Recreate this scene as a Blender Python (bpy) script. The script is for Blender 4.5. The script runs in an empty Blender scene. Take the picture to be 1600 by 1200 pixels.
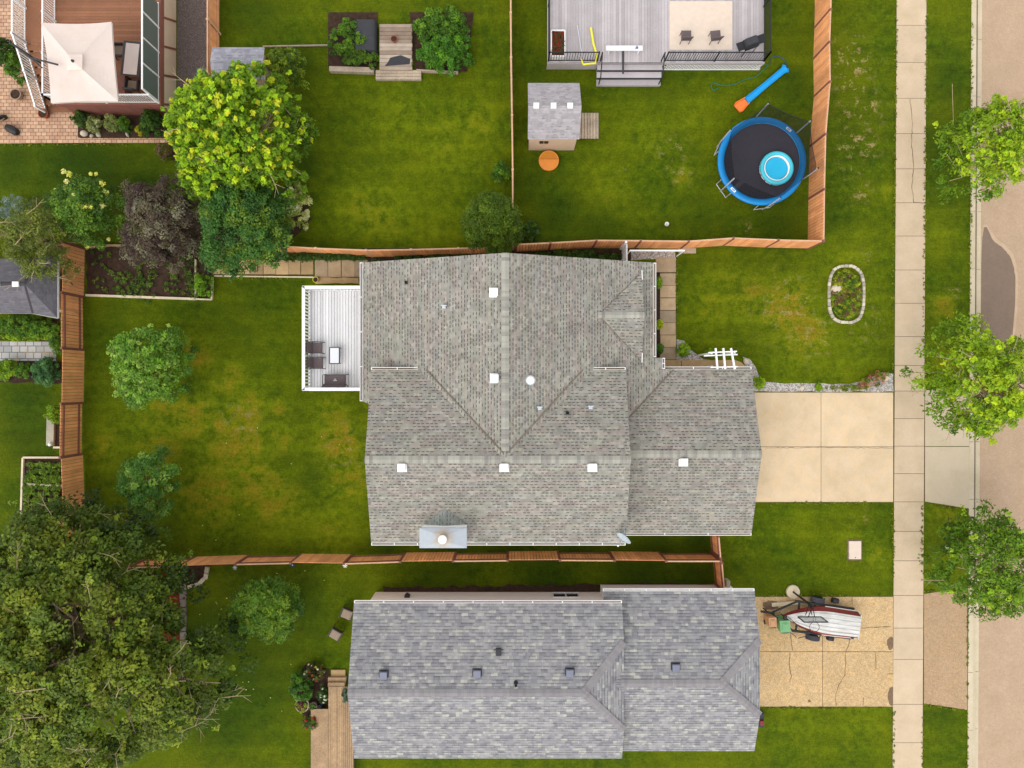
import bpy, bmesh, math, random
import numpy as np
from mathutils import Vector, Matrix
PI = math.pi
R = math.radians
SC = bpy.context.scene
COL = SC.collection
# ---------------------------------------------------------------- camera, sky, sun, exposure
CAM_H = 36.0
FPX = 1080.0
cam_d = bpy.data.cameras.new('camera')
cam = bpy.data.objects.new('camera', cam_d)
COL.objects.link(cam)
cam.location = (0, 0, CAM_H)
cam.rotation_euler = (0, 0, 0)
cam_d.sensor_width = 36
cam_d.lens = 36 * FPX / 1600
cam_d.clip_start = 0.5
cam_d.clip_end = 8000
SC.camera = cam
SUN_DIR = Vector((-0.45, -0.62, 1.05)).normalized()      # towards the sun
world = bpy.data.worlds.new('World')
SC.world = world
world.use_nodes = True
wn = world.node_tree
wn.nodes.clear()
sky = wn.nodes.new('ShaderNodeTexSky')
sky.sky_type = 'NISHITA'
sky.sun_disc = False
sky.sun_elevation = math.asin(SUN_DIR.z)
sky.sun_rotation = math.atan2(SUN_DIR.x, SUN_DIR.y)
sky.dust_density = 0.7
sky.air_density = 1.0
hs = wn.nodes.new('ShaderNodeHueSaturation')
hs.inputs['Saturation'].default_value = 0.12
bg = wn.nodes.new('ShaderNodeBackground')
bg.inputs['Strength'].default_value = 0.15
wo = wn.nodes.new('ShaderNodeOutputWorld')
wn.links.new(sky.outputs[0], hs.inputs['Color'])
wn.links.new(hs.outputs[0], bg.inputs['Color'])
wn.links.new(bg.outputs[0], wo.inputs['Surface'])
sun_d = bpy.data.lights.new('sun', 'SUN')
sun_d.energy = 0.55
sun_d.angle = R(55)
sun_d.color = (1.0, 0.955, 0.89)
sun = bpy.data.objects.new('sun', sun_d)
COL.objects.link(sun)
sun.rotation_euler = (-SUN_DIR).to_track_quat('-Z', 'Y').to_euler()
sun.location = (-20, -28, 60)
SC.view_settings.view_transform = 'Standard'
SC.view_settings.look = 'None'
SC.view_settings.exposure = 1.22
SC.view_settings.gamma = 1
SC.view_settings.use_curve_mapping = False

# ---------------------------------------------------------------- helpers
def P(px, py, h=0.0):
    """plan position of a point h metres up, measured on the survey sheet (30 px per metre on the ground)"""
    s = (CAM_H - h) / FPX
    return ((px - 800) * s, (600 - py) * s)

def P3(px, py, h=0.0):
    x, y = P(px, py, h)
    return (x, y, h)

def S(r, g, b):
    f = lambda c: (c / 255 / 12.92) if c <= 10 else ((c / 255 + 0.055) / 1.055) ** 2.4
    return (f(r), f(g), f(b), 1.0)

def tag(o, label=None, cat=None, group=None, kind=None):
    if label: o['label'] = label
    if cat: o['category'] = cat
    if group: o['group'] = group
    if kind: o['kind'] = kind
    return o

def thing(name, label, cat, loc=(0, 0, 0), rz=0, group=None):
    o = bpy.data.objects.new(name, None)
    COL.objects.link(o)
    o.empty_display_size = 0.2
    o.location = loc
    o.rotation_euler = (0, 0, rz)
    return tag(o, label, cat, group)

class MB:
    def __init__(s):
        s.v = []; s.f = []; s.m = []; s.uv = {}
    def add(s, vs, fs, m=0):
        b = len(s.v)
        s.v += [tuple(v) for v in vs]
        for f in fs:
            s.f.append([b + i for i in f]); s.m.append(m)
        return s
    def box(s, c, d, rz=0, m=0, tilt=None, taper=1.0):
        hx, hy, hz = d[0] / 2, d[1] / 2, d[2] / 2
        vs = []
        ca, sa = math.cos(rz), math.sin(rz)
        for z in (-hz, hz):
            k = taper if z > 0 else 1.0
            for x, y in ((-hx, -hy), (hx, -hy), (hx, hy), (-hx, hy)):
                p = Vector((x * k, y * k, z))
                if tilt is not None: p = tilt @ p
                vs.append((c[0] + p.x * ca - p.y * sa, c[1] + p.x * sa + p.y * ca, c[2] + p.z))
        return s.add(vs, [(0, 3, 2, 1), (4, 5, 6, 7), (0, 1, 5, 4), (1, 2, 6, 5), (2, 3, 7, 6), (3, 0, 4, 7)], m)
    def bb(s, x0, x1, y0, y1, z0, z1, m=0):
        return s.box(((x0 + x1) / 2, (y0 + y1) / 2, (z0 + z1) / 2), (abs(x1 - x0), abs(y1 - y0), abs(z1 - z0)), 0, m)
    def bar(s, a, b, w, h, m=0):
        """box beam between two points, w wide (horizontally) and h deep"""
        a = Vector(a); b = Vector(b); d = (b - a)
        if d.length < 1e-6: return s
        d.normalize()
        up = Vector((0, 0, 1)) if abs(d.z) < 0.95 else Vector((1, 0, 0))
        r = d.cross(up).normalized(); u = r.cross(d).normalized()
        vs = []
        for p in (a, b):
            for i, j in ((-1, -1), (1, -1), (1, 1), (-1, 1)):
                vs.append(p + r * (w / 2 * i) + u * (h / 2 * j))
        return s.add(vs, [(0, 1, 2, 3), (7, 6, 5, 4), (0, 4, 5, 1), (1, 5, 6, 2), (2, 6, 7, 3), (3, 7, 4, 0)], m)
    def tube(s, pts, r, n=8, m=0, cap=True):
        pts = [Vector(p) for p in pts]
        k = len(pts)
        rs = r if isinstance(r, (list, tuple)) else [r] * k
        vs = []
        prev = None
        for i, p in enumerate(pts):
            d = (pts[min(i + 1, k - 1)] - pts[max(i - 1, 0)])
            if d.length < 1e-6: d = Vector((0, 0, 1))
            d.normalize()
            if prev is None:
                a = Vector((0, 0, 1)) if abs(d.z) < 0.9 else Vector((1, 0, 0))
                e = d.cross(a).normalized()
            else:
                e = (prev - d * prev.dot(d))
                e = e.normalized() if e.length > 1e-5 else d.orthogonal().normalized()
            prev = e
            f = d.cross(e)
            for j in range(n):
                t = 2 * PI * j / n
                vs.append(p + e * (rs[i] * math.cos(t)) + f * (rs[i] * math.sin(t)))
        fs = []
        for i in range(k - 1):
            for j in range(n):
                fs.append((i * n + j, i * n + (j + 1) % n, (i + 1) * n + (j + 1) % n, (i + 1) * n + j))
        if cap:
            fs.append(tuple(range(n))[::-1]); fs.append(tuple((k - 1) * n + j for j in range(n)))
        return s.add(vs, fs, m)
    def lathe(s, c, prof, n=24, m=0, closed=False):
        """prof: list of (r, z)"""
        vs = []
        for r, z in prof:
            for j in range(n):
                t = 2 * PI * j / n
                vs.append((c[0] + r * math.cos(t), c[1] + r * math.sin(t), c[2] + z))
        fs = []
        k = len(prof)
        for i in range(k - 1 if not closed else k):
            i2 = (i + 1) % k
            for j in range(n):
                fs.append((i * n + j, i * n + (j + 1) % n, i2 * n + (j + 1) % n, i2 * n + j))
        if not closed:
            fs.append(tuple(range(n))[::-1]); fs.append(tuple((k - 1) * n + j for j in range(n)))
        return s.add(vs, fs, m)
    def prism(s, pts, z0, z1, m=0, mside=None):
        """flat polygon (ccw list of xy) from z0 to z1"""
        n = len(pts)
        vs = [(p[0], p[1], z0) for p in pts] + [(p[0], p[1], z1) for p in pts]
        s.add(vs, [tuple(range(n, 2 * n)), tuple(range(n))[::-1]], m)
        b = len(s.v) - 2 * n
        for i in range(n):
            j = (i + 1) % n
            s.f.append([b + i, b + j, b + n + j, b + n + i]); s.m.append(m if mside is None else mside)
        return s
    def plane(s, pts, th=0.16, m=0, ms=1, uo=0.0):
        """sloped slab: top polygon pts (3D, ccw seen from above) with metre UVs along the slope"""
        a = [Vector(p) for p in pts]
        nrm = Vector((0, 0, 0))
        for i in range(len(a)):
            nrm += (a[i]).cross(a[(i + 1) % len(a)])
        if nrm.z < 0:
            a.reverse(); nrm = -nrm
        nrm.normalize()
        u = Vector((0, 0, 1)).cross(nrm)
        u = u.normalized() if u.length > 1e-4 else Vector((1, 0, 0))
        w = nrm.cross(u)
        n = len(a)
        b = len(s.v)
        s.v += [tuple(p) for p in a] + [(p.x, p.y, p.z - th) for p in a]
        s.f.append(list(range(b, b + n))); s.m.append(m)
        s.uv[len(s.f) - 1] = [(p.dot(u) + uo, p.dot(w)) for p in a]
        s.f.append(list(range(b + n, b + 2 * n))[::-1]); s.m.append(ms)
        for i in range(n):
            j = (i + 1) % n
            s.f.append([b + i, b + n + i, b + n + j, b + j]); s.m.append(ms)
        return s
    def sphere(s, c, r, n=12, m=0, sz=1.0):
        prof = []
        k = max(4, n // 2)
        for i in range(1, k):
            t = PI * i / k
            prof.append((r * math.sin(t), -r * sz * math.cos(t)))
        return s.lathe(c, prof, n, m)
    def build(s, name, mats, parent=None, off=None, smooth=False, bevel=0.0):
        if not isinstance(mats, (list, tuple)): mats = [mats]
        me = bpy.data.meshes.new(name)
        o0 = Vector((0, 0, 0))
        if off is None and parent is not None:
            p = parent
            while p is not None:
                o0 += p.location; p = p.parent
        elif off is not None: o0 = Vector(off)
        me.from_pydata([(v[0] - o0.x, v[1] - o0.y, v[2] - o0.z) for v in s.v], [], s.f)
        for mt in mats: me.materials.append(mt)
        me.polygons.foreach_set('material_index', s.m)
        if s.uv:
            ul = me.uv_layers.new(name='UVMap')
            for fi, uvs in s.uv.items():
                ls = me.polygons[fi].loop_start
                for k, q in enumerate(uvs): ul.data[ls + k].uv = q
        if smooth: me.polygons.foreach_set('use_smooth', [True] * len(me.polygons))
        me.update()
        o = bpy.data.objects.new(name, me)
        COL.objects.link(o)
        if parent is not None: o.parent = parent
        if bevel > 0:
            md = o.modifiers.new('bevel', 'BEVEL'); md.width = bevel; md.segments = 2; md.limit_method = 'ANGLE'
        return o
    def top(s, name, mats, label, cat, group=None, loc=None, **k):
        """a thing that is one mesh"""
        loc = loc or (0, 0, 0)
        o = s.build(name, mats, None, off=loc, **k)
        o.location = loc
        return tag(o, label, cat, group)
L0 = (0, 0, 0)          # build in the thing's own frame

def copy_tree(o, parent=None):
    c = o.copy(); COL.objects.link(c)
    if parent is not None: c.parent = parent
    for ch in [x for x in COL.objects if x.parent == o]:
        copy_tree(ch, c)
    return c

# ---------------------------------------------------------------- node helpers
class NT:
    def __init__(s, name, rough=0.8, spec=0.3):
        s.mat = bpy.data.materials.new(name)
        s.mat.use_nodes = True
        s.t = s.mat.node_tree
        s.t.nodes.clear()
        s.out = s.t.nodes.new('ShaderNodeOutputMaterial')
        s.b = s.t.nodes.new('ShaderNodeBsdfPrincipled')
        s.b.inputs['Roughness'].default_value = rough
        s.b.inputs['Specular IOR Level'].default_value = spec
        s.t.links.new(s.b.outputs[0], s.out.inputs['Surface'])
    def n(s, typ, **props):
        nd = s.t.nodes.new(typ)
        for k, v in props.items(): setattr(nd, k, v)
        return nd
    def l(s, a, b): s.t.links.new(a, b)
    def put(s, sock, v):
        if hasattr(v, 'is_output'): s.l(v, sock)
        else: sock.default_value = v
    def math(s, op, a, b=None, c=None, clamp=False):
        nd = s.n('ShaderNodeMath', operation=op, use_clamp=clamp)
        s.put(nd.inputs[0], a)
        if b is not None: s.put(nd.inputs[1], b)
        if c is not None: s.put(nd.inputs[2], c)
        return nd.outputs[0]
    def mix(s, f, a, b, mode='MIX'):
        nd = s.n('ShaderNodeMix', data_type='RGBA', blend_type=mode)
        s.put(nd.inputs[0], f); s.put(nd.inputs[6], a); s.put(nd.inputs[7], b)
        return nd.outputs[2]
    def coord(s, kind='Object'):
        return s.n('ShaderNodeTexCoord').outputs[kind]
    def pos(s): return s.n('ShaderNodeNewGeometry').outputs['Position']
    def scaled(s, v, sc):
        nd = s.n('ShaderNodeMapping'); s.l(v, nd.inputs[0]); nd.inputs['Scale'].default_value = sc
        return nd.outputs[0]
    def noise(s, v, scale, detail=3, rough=0.55, dist=0):
        nd = s.n('ShaderNodeTexNoise'); s.l(v, nd.inputs['Vector'])
        nd.inputs['Scale'].default_value = scale; nd.inputs['Detail'].default_value = detail
        nd.inputs['Roughness'].default_value = rough; nd.inputs['Distortion'].default_value = dist
        return nd.outputs[0]
    def vor(s, v, scale, feature='F1', out=0):
        nd = s.n('ShaderNodeTexVoronoi', feature=feature); s.l(v, nd.inputs['Vector']); nd.inputs['Scale'].default_value = scale
        return nd.outputs[out]
    def ramp(s, f, stops, interp='LINEAR'):
        nd = s.n('ShaderNodeValToRGB'); cr = nd.color_ramp; cr.interpolation = interp
        while len(cr.elements) > 1: cr.elements.remove(cr.elements[0])
        for i, (p, c) in enumerate(stops):
            e = cr.elements[0] if i == 0 else cr.elements.new(p)
            e.position = p
            e.color = c if isinstance(c, (tuple, list)) else (c, c, c, 1)
        s.l(f, nd.inputs[0])
        return nd.outputs[0]
    def attr(s, name, out='Fac'):
        nd = s.n('ShaderNodeAttribute'); nd.attribute_name = name
        return nd.outputs[out]
    def color(s, c): s.put(s.b.inputs['Base Color'], c)
    def bump(s, h, strength=0.4, dist=0.02):
        nd = s.n('ShaderNodeBump'); nd.inputs['Strength'].default_value = strength; nd.inputs['Distance'].default_value = dist
        s.l(h, nd.inputs['Height']); s.l(nd.outputs[0], s.b.inputs['Normal'])

def m_plain(name, c, rough=0.6, spec=0.3, var=0.12, scale=6, metal=0.0, bump=0.0):
    t = NT(name, rough, spec)
    v = t.pos()
    n = t.noise(v, scale, 4)
    k = t.ramp(n, [(0.3, 1 - var), (0.7, 1 + var)])
    t.color(t.mix(1.0, c, k, 'MULTIPLY'))
    t.b.inputs['Metallic'].default_value = metal
    if bump: t.bump(t.noise(v, scale * 6, 3), bump, 0.01)
    return t.mat

def m_concrete(name, c, speck=0.25, spscale=60, stain=0.12, rough=0.9, warm=None):
    t = NT(name, rough, 0.2)
    v = t.pos()
    col = t.mix(t.ramp(t.noise(v, 0.9, 5, 0.6), [(0.35, 0.0), (0.7, 1.0)]), c, [c[0] * (1 - stain), c[1] * (1 - stain), c[2] * (1 - stain * 1.3), 1])
    if warm: col = t.mix(t.ramp(t.noise(v, 1.7, 4, 0.65), [(0.5, 0.0), (0.75, 0.6)]), col, warm)
    sp = t.ramp(t.noise(v, spscale, 2, 0.7), [(0.3, 1 - speck), (0.7, 1 + speck)])
    col = t.mix(1.0, col, sp, 'MULTIPLY')
    sp2 = t.ramp(t.noise(v, spscale * 0.22, 4, 0.7), [(0.3, 1 - speck * 0.4), (0.7, 1 + speck * 0.4)])
    col = t.mix(1.0, col, sp2, 'MULTIPLY')
    isl = t.n('ShaderNodeNewGeometry').outputs['Random Per Island']
    col = t.mix(1.0, col, t.ramp(isl, [(0.0, 0.96), (1.0, 1.05)]), 'MULTIPLY')
    blot = t.noise(v, 0.45, 6, 0.75, 0.6)
    col = t.mix(t.ramp(blot, [(0.54, 0.0), (0.68, 0.28)]), col, t.mix(1.0, col, (0.80, 0.77, 0.72, 1), 'MULTIPLY'))
    t.color(col)
    t.bump(t.noise(v, spscale, 2), 0.3, 0.01)
    return t.mat

def m_wood(name, c, var=0.25, grain=14, rough=0.75):
    t = NT(name, rough, 0.25)
    v = t.coord('Object')
    g = t.noise(t.scaled(v, (grain, grain, 1.2)), 1.0, 4, 0.6)
    col = t.mix(1.0, c, t.ramp(g, [(0.25, 1 - var), (0.75, 1 + var)]), 'MULTIPLY')
    blot = t.noise(v, 1.6, 3)
    col = t.mix(1.0, col, t.ramp(blot, [(0.3, 1 - var * 0.6), (0.7, 1 + var * 0.6)]), 'MULTIPLY')
    isl = t.n('ShaderNodeNewGeometry').outputs['Random Per Island']
    col = t.mix(1.0, col, t.ramp(isl, [(0.0, 0.84), (1.0, 1.14)]), 'MULTIPLY')
    t.color(col)
    return t.mat

def m_shingle(name, stops, ex=0.14, w=0.30, dash=0.6, dashw=0.2, dark=0.62, tints=None, line=0.25, cellc=1.0, big=0.10, dashf=0.66):
    """laminated shingles: courses ex high, colour drifting from shingle to shingle, shadow lines of the thick tabs painted as dark butt dashes"""
    t = NT(name, 0.95, 0.15)
    uv = t.coord('UV')
    sp = t.n('ShaderNodeSeparateXYZ'); t.l(uv, sp.inputs[0])
    u, v = sp.outputs[0], sp.outputs[1]
    vr = t.math('DIVIDE', v, ex)
    row = t.math('FLOOR', vr)
    fv = t.math('FRACT', vr)
    wr = t.n('ShaderNodeTexWhiteNoise', noise_dimensions='1D'); t.put(wr.inputs['W'], row)
    ro = t.math('MULTIPLY', wr.outputs[0], 7.3)
    def cell(width, k, out=0):
        cr_ = t.math('ADD', t.math('DIVIDE', u, width), t.math('ADD', ro, k))
        cb = t.n('ShaderNodeCombineXYZ'); t.l(t.math('FLOOR', cr_), cb.inputs[0]); t.l(row, cb.inputs[1]); cb.inputs[2].default_value = k
        wn_ = t.n('ShaderNodeTexWhiteNoise', noise_dimensions='3D'); t.l(cb.outputs[0], wn_.inputs['Vector'])
        return wn_.outputs[out], t.math('FRACT', cr_)
    c1, f1 = cell(w, 1.5)
    c2, f2 = cell(w * 0.47, 4.2)
    f = t.math('ADD', t.math('MULTIPLY', c1, 0.65), t.math('MULTIPLY', c2, 0.35))
    col = t.ramp(f, stops)
    if tints:
        ct, ft = cell(0.95, 2.7)
        col = t.mix(1.0, col, t.ramp(ct, tints, 'CONSTANT'), 'MULTIPLY')
    c3, f3 = cell(dashw, 9.1)
    isd = t.math('MULTIPLY', t.math('GREATER_THAN', c3, 1 - dash), t.math('LESS_THAN', f3, dashf))
    edge = t.math('LESS_THAN', fv, 0.34)
    thin = t.math('LESS_THAN', fv, 0.16)
    dk = t.math('MAXIMUM', t.math('MULTIPLY', isd, edge), t.math('MULTIPLY', thin, line))
    col = t.mix(dk, col, t.mix(1.0, col, [dark, dark, dark * 1.01, 1], 'MULTIPLY'))  # tab shadow painted in: dashes plus a thin line along each course
    pos = t.pos()
    bign = t.noise(pos, 0.6, 5, 0.65)
    col = t.mix(1.0, col, t.ramp(bign, [(0.3, 1 - big), (0.7, 1 + big)]), 'MULTIPLY')
    gr = t.noise(pos, 38, 3, 0.75)
    col = t.mix(1.0, col, t.ramp(gr, [(0.25, 0.80), (0.75, 1.20)]), 'MULTIPLY')
    t.color(col)
    t.bump(t.math('ADD', fv, t.math('MULTIPLY', c3, 0.5)), 0.3, 0.012)
    return t.mat

def m_leaf(name, trans=0.3, rough=0.55):
    t = NT(name, rough, 0.25)
    c = t.attr('leafcol', 'Color')
    t.color(c)
    tr = t.n('ShaderNodeBsdfTranslucent'); t.put(tr.inputs[0], t.mix(1.0, c, (1.25, 1.35, 0.6, 1), 'MULTIPLY'))
    mx = t.n('ShaderNodeMixShader'); mx.inputs[0].default_value = trans
    t.l(t.b.outputs[0], mx.inputs[1]); t.l(tr.outputs[0], mx.inputs[2])
    t.l(mx.outputs[0], t.out.inputs['Surface'])
    return t.mat

M = {}
M['leaf'] = m_leaf('leaf')
M['bark'] = m_plain('bark', S(120, 100, 80), 0.95, 0.1, 0.3, 9)
M['bark_pale'] = m_plain('bark_pale', S(165, 145, 115), 0.95, 0.1, 0.25, 9)
TINT = [(0.0, (1.02, 0.96, 0.96, 1)), (0.26, (0.96, 0.99, 0.95, 1)), (0.5, (1.0, 1.0, 1.0, 1)), (0.68, (1.03, 1.01, 0.95, 1)), (0.82, (0.95, 0.97, 0.98, 1))]
M['shingle_main'] = m_shingle('shingle_main', [(0.0, S(120, 115, 108)), (0.4, S(134, 130, 122)), (0.6, S(140, 136, 127)), (1.0, S(156, 151, 141))], ex=0.145, w=0.26, dash=0.66, dashw=0.20, dark=0.40, tints=TINT, line=0.2, big=0.09)
M['shingle_south'] = m_shingle('shingle_south', [(0.0, S(112, 111, 115)), (0.3, S(128, 126, 128)), (0.55, S(138, 136, 136)), (0.75, S(147, 145, 143)), (0.9, S(163, 161, 151)), (1.0, S(172, 170, 158))],
                               ex=0.145, w=0.32, dash=0.6, dashw=0.34, dark=0.60, big=0.06, line=0.5, dashf=0.9)
M['shingle_grey'] = m_shingle('shingle_grey', [(0.0, S(120, 118, 122)), (0.5, S(140, 138, 142)), (1.0, S(158, 156, 158))], ex=0.16, w=0.3, dash=0.5, dashw=0.3, dark=0.75, big=0.08)
M['shingle_dark'] = m_shingle('shingle_dark', [(0.0, S(90, 87, 91)), (0.5, S(98, 95, 99)), (1.0, S(108, 105, 108))], ex=0.13, w=0.3, dash=0.3, dashw=0.3, dark=0.8, big=0.06)
M['cap_main'] = m_shingle('cap_main', [(0.0, S(120, 115, 110)), (0.3, S(134, 130, 123)), (0.6, S(146, 144, 133)), (1.0, S(158, 155, 144))], ex=5.0, w=0.16, dash=0.0, line=0)
M['cap_south'] = m_shingle('cap_south', [(0.0, S(118, 114, 116)), (0.5, S(126, 122, 123)), (1.0, S(133, 130, 130))], ex=5.0, w=0.15, dash=0.0, line=0)
M['white'] = m_plain('white_paint', (0.78, 0.77, 0.75, 1), 0.5, 0.4, 0.05, 3)
M['white_metal'] = m_plain('white_metal', (0.8, 0.79, 0.77, 1), 0.4, 0.5, 0.03, 3)
M['fascia'] = m_plain('fascia', (0.62, 0.6, 0.56, 1), 0.6, 0.3, 0.06, 3)
M['fascia_brown'] = m_plain('fascia_brown', S(150, 120, 105), 0.6, 0.3, 0.08, 3)
M['siding'] = m_plain('siding', S(205, 196, 180), 0.7, 0.3, 0.05, 2)
M['siding_white'] = m_plain('siding_white', S(247, 246, 243), 0.7, 0.3, 0.02, 2)
M['vent_grey'] = m_plain('vent_grey', S(108, 111, 126), 0.5, 0.4, 0.05, 5)
M['galv'] = m_plain('galvanised', S(175, 185, 190), 0.45, 0.5, 0.12, 5, metal=0.2)
M['black'] = m_plain('black_metal', (0.012, 0.012, 0.013, 1), 0.5, 0.4, 0.1, 3)
M['charcoal'] = m_plain('charcoal', (0.035, 0.035, 0.04, 1), 0.7, 0.3, 0.15, 4)
M['soil'] = m_plain('soil', S(62, 47, 38), 0.98, 0.1, 0.35, 5, bump=0.8)
M['mulch'] = m_plain('mulch', S(110, 45, 30), 0.98, 0.1, 0.35, 9, bump=0.8)
M['glass'] = m_plain('window_glass', (0.02, 0.025, 0.028, 1), 0.08, 0.6, 0.05, 1)
M['fence'] = m_wood('fence_stain', S(232, 160, 106), 0.16)
M['fence_dark'] = m_wood('fence_stain_dark', S(126, 80, 68), 0.2)
M['fence_pale'] = m_wood('fence_weathered', S(196, 156, 124), 0.2)
M['timber'] = m_wood('weathered_timber', S(165, 148, 128), 0.28)
M['timber_pale'] = m_wood('pale_timber', S(205, 190, 160), 0.18)
M['deck_white'] = m_wood('painted_deck', (0.70, 0.685, 0.68, 1), 0.05)
M['deck_grey'] = m_wood('composite_deck', S(168, 160, 160), 0.1)
M['deck_brown'] = m_wood('brown_deck', S(136, 92, 66), 0.15)
M['deck_tan'] = m_wood('tan_deck', S(158, 130, 98), 0.25)
M['drive'] = m_concrete('driveway_concrete', S(205, 182, 151), 0.07, 50, 0.16, warm=S(212, 180, 135))
M['walk'] = m_concrete('sidewalk_concrete', S(193, 172, 145), 0.09, 50, 0.14)
M['apron'] = m_concrete('apron_concrete', S(186, 170, 145), 0.06, 50, 0.08)
M['aggregate'] = m_concrete('exposed_aggregate', S(186, 158, 118), 0.42, 28, 0.12, warm=S(205, 165, 110))
M['apron_brown'] = m_concrete('worn_apron', S(165, 138, 108), 0.3, 30, 0.1, warm=S(172, 142, 104))
M['asphalt'] = m_concrete('worn_asphalt', S(172, 147, 122), 0.2, 32, 0.09)
M['kerb'] = m_concrete('kerb_concrete', S(192, 178, 152), 0.14, 50, 0.16)
M['gutterc'] = m_concrete('gutter_silt', S(128, 112, 98), 0.1, 50, 0.2)
M['joint'] = m_plain('joint_dirt', S(110, 92, 72), 0.95, 0.1, 0.2, 8)
M['stone'] = m_concrete('garden_stone', S(172, 165, 150), 0.2, 25, 0.25)
M['slab'] = m_concrete('tan_slab', S(176, 148, 108), 0.12, 30, 0.2)
M['slab_grey'] = m_concrete('grey_slab', S(158, 142, 122), 0.12, 30, 0.25)
M['rock'] = m_concrete('pale_rock', S(200, 185, 165), 0.15, 14, 0.2)
M['terracotta'] = m_plain('terracotta', S(150, 80, 50), 0.8, 0.2, 0.1, 5)
M['taupe'] = m_plain('taupe_cushion', S(150, 132, 114), 0.9, 0.1, 0.08, 8)
# ---------------------------------------------------------------- special ground materials
def m_lawn():
    t = NT('lawn_grass', 0.95, 0.1)
    v = t.pos()
    fine = t.noise(t.scaled(v, (1, 1, 1)), 17, 4, 0.75)
    mid = t.noise(v, 2.6, 5, 0.65)
    big = t.noise(v, 0.32, 4, 0.6)
    a = S(48, 69, 4); b = S(80, 97, 5)
    col = t.mix(t.ramp(mid, [(0.33, 0.0), (0.68, 1.0)]), a, b)
    col = t.mix(t.ramp(big, [(0.38, 0.0), (0.66, 0.55)]), col, S(103, 109, 5))
    dry = t.attr('dry'); lush_shade = t.attr('lush_shade'); bare = t.attr('bare')
    dn = t.math('MULTIPLY', dry, t.ramp(t.noise(v, 1.3, 6, 0.72), [(0.36, 0.2), (0.58, 1.25)]), clamp=True)
    dcol = t.mix(t.ramp(t.noise(v, 5.5, 5, 0.7), [(0.35, 0.0), (0.65, 1.0)]), S(104, 100, 8), S(138, 116, 30))
    col = t.mix(t.math('MULTIPLY', dn, 1.7, clamp=True), col, t.mix(t.ramp(mid, [(0.3, 0.0), (0.7, 1.0)]), S(90, 108, 8), S(112, 120, 12)))
    col = t.mix(t.math('MULTIPLY', t.math('SUBTRACT', dn, 0.34), 2.0, clamp=True), col, dcol)
    ln = t.math('MULTIPLY', lush_shade, t.ramp(mid, [(0.25, 0.6), (0.7, 1.0)]), clamp=True)
    col = t.mix(ln, col, t.mix(t.ramp(mid, [(0.3, 0.0), (0.7, 1.0)]), S(24, 46, 4), S(40, 66, 6)))  # deep green turf; also paints tree and fence shade into the grass
    # bare, sandy spots
    bn = t.math('MULTIPLY', t.ramp(t.noise(v, 2.3, 6, 0.72), [(0.54, 0.0), (0.60, 1.0)]), bare, clamp=True)
    col = t.mix(bn, col, S(160, 138, 92))
    # mowing passes, across the plots
    sp = t.n('ShaderNodeSeparateXYZ'); t.l(v, sp.inputs[0])
    ny = t.math('ADD', t.math('MULTIPLY', sp.outputs[1], 5.6), t.math('MULTIPLY', t.noise(v, 0.5, 2), 3.0))
    st = t.math('SINE', ny)
    col = t.mix(1.0, col, t.ramp(st, [(0.0, 0.95), (1.0, 1.06)]), 'MULTIPLY')
    streak = t.noise(t.scaled(v, (0.35, 6.0, 1)), 2.0, 4, 0.65)
    col = t.mix(1.0, col, t.ramp(streak, [(0.3, 0.93), (0.7, 1.07)]), 'MULTIPLY')
    m8 = t.noise(v, 8, 3, 0.7)
    col = t.mix(1.0, col, t.ramp(m8, [(0.3, 0.80), (0.7, 1.18)]), 'MULTIPLY')
    col = t.mix(1.0, col, t.ramp(fine, [(0.25, 0.66), (0.75, 1.36)]), 'MULTIPLY')
    spk = t.noise(v, 45, 2, 0.8)
    col = t.mix(t.ramp(spk, [(0.60, 0.0), (0.72, 0.4)]), col, S(130, 134, 40))
    t.color(col)
    t.bump(t.math('ADD', fine, t.math('MULTIPLY', spk, 0.5)), 0.7, 0.05)
    return t.mat
M['lawn'] = m_lawn()

def m_pavers():
    t = NT('brick_pavers', 0.9, 0.2)
    v = t.pos()
    br = t.n('ShaderNodeTexBrick'); t.l(v, br.inputs['Vector'])
    br.inputs['Color1'].default_value = S(176, 138, 112); br.inputs['Color2'].default_value = S(198, 162, 132)
    br.inputs['Mortar'].default_value = S(98, 72, 56); br.inputs['Scale'].default_value = 1.0
    br.inputs['Mortar Size'].default_value = 0.012; br.inputs['Brick Width'].default_value = 0.28; br.inputs['Row Height'].default_value = 0.19
    br.inputs['Mortar Smooth'].default_value = 0.1
    col = t.mix(1.0, br.outputs[0], t.ramp(t.noise(v, 3, 4), [(0.3, 0.85), (0.7, 1.15)]), 'MULTIPLY')
    t.color(col); t.bump(t.noise(v, 30, 2), 0.3, 0.01)
    return t.mat
M['pavers'] = m_pavers()

def m_greypavers():
    t = NT('grey_pavers', 0.9, 0.2)
    v = t.pos()
    br = t.n('ShaderNodeTexBrick'); t.l(v, br.inputs['Vector'])
    br.offset = 0.3
    br.inputs['Color1'].default_value = S(150, 148, 146); br.inputs['Color2'].default_value = S(186, 182, 176)
    br.inputs['Mortar'].default_value = S(100, 98, 98); br.inputs['Scale'].default_value = 1.0
    br.inputs['Mortar Size'].default_value = 0.02; br.inputs['Brick Width'].default_value = 0.42; br.inputs['Row Height'].default_value = 0.33
    col = t.mix(t.ramp(t.noise(v, 1.5, 3), [(0.55, 0.0), (0.65, 0.5)]), br.outputs[0], S(165, 140, 100))
    t.color(col)
    return t.mat
M['grey_pavers'] = m_greypavers()

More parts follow.
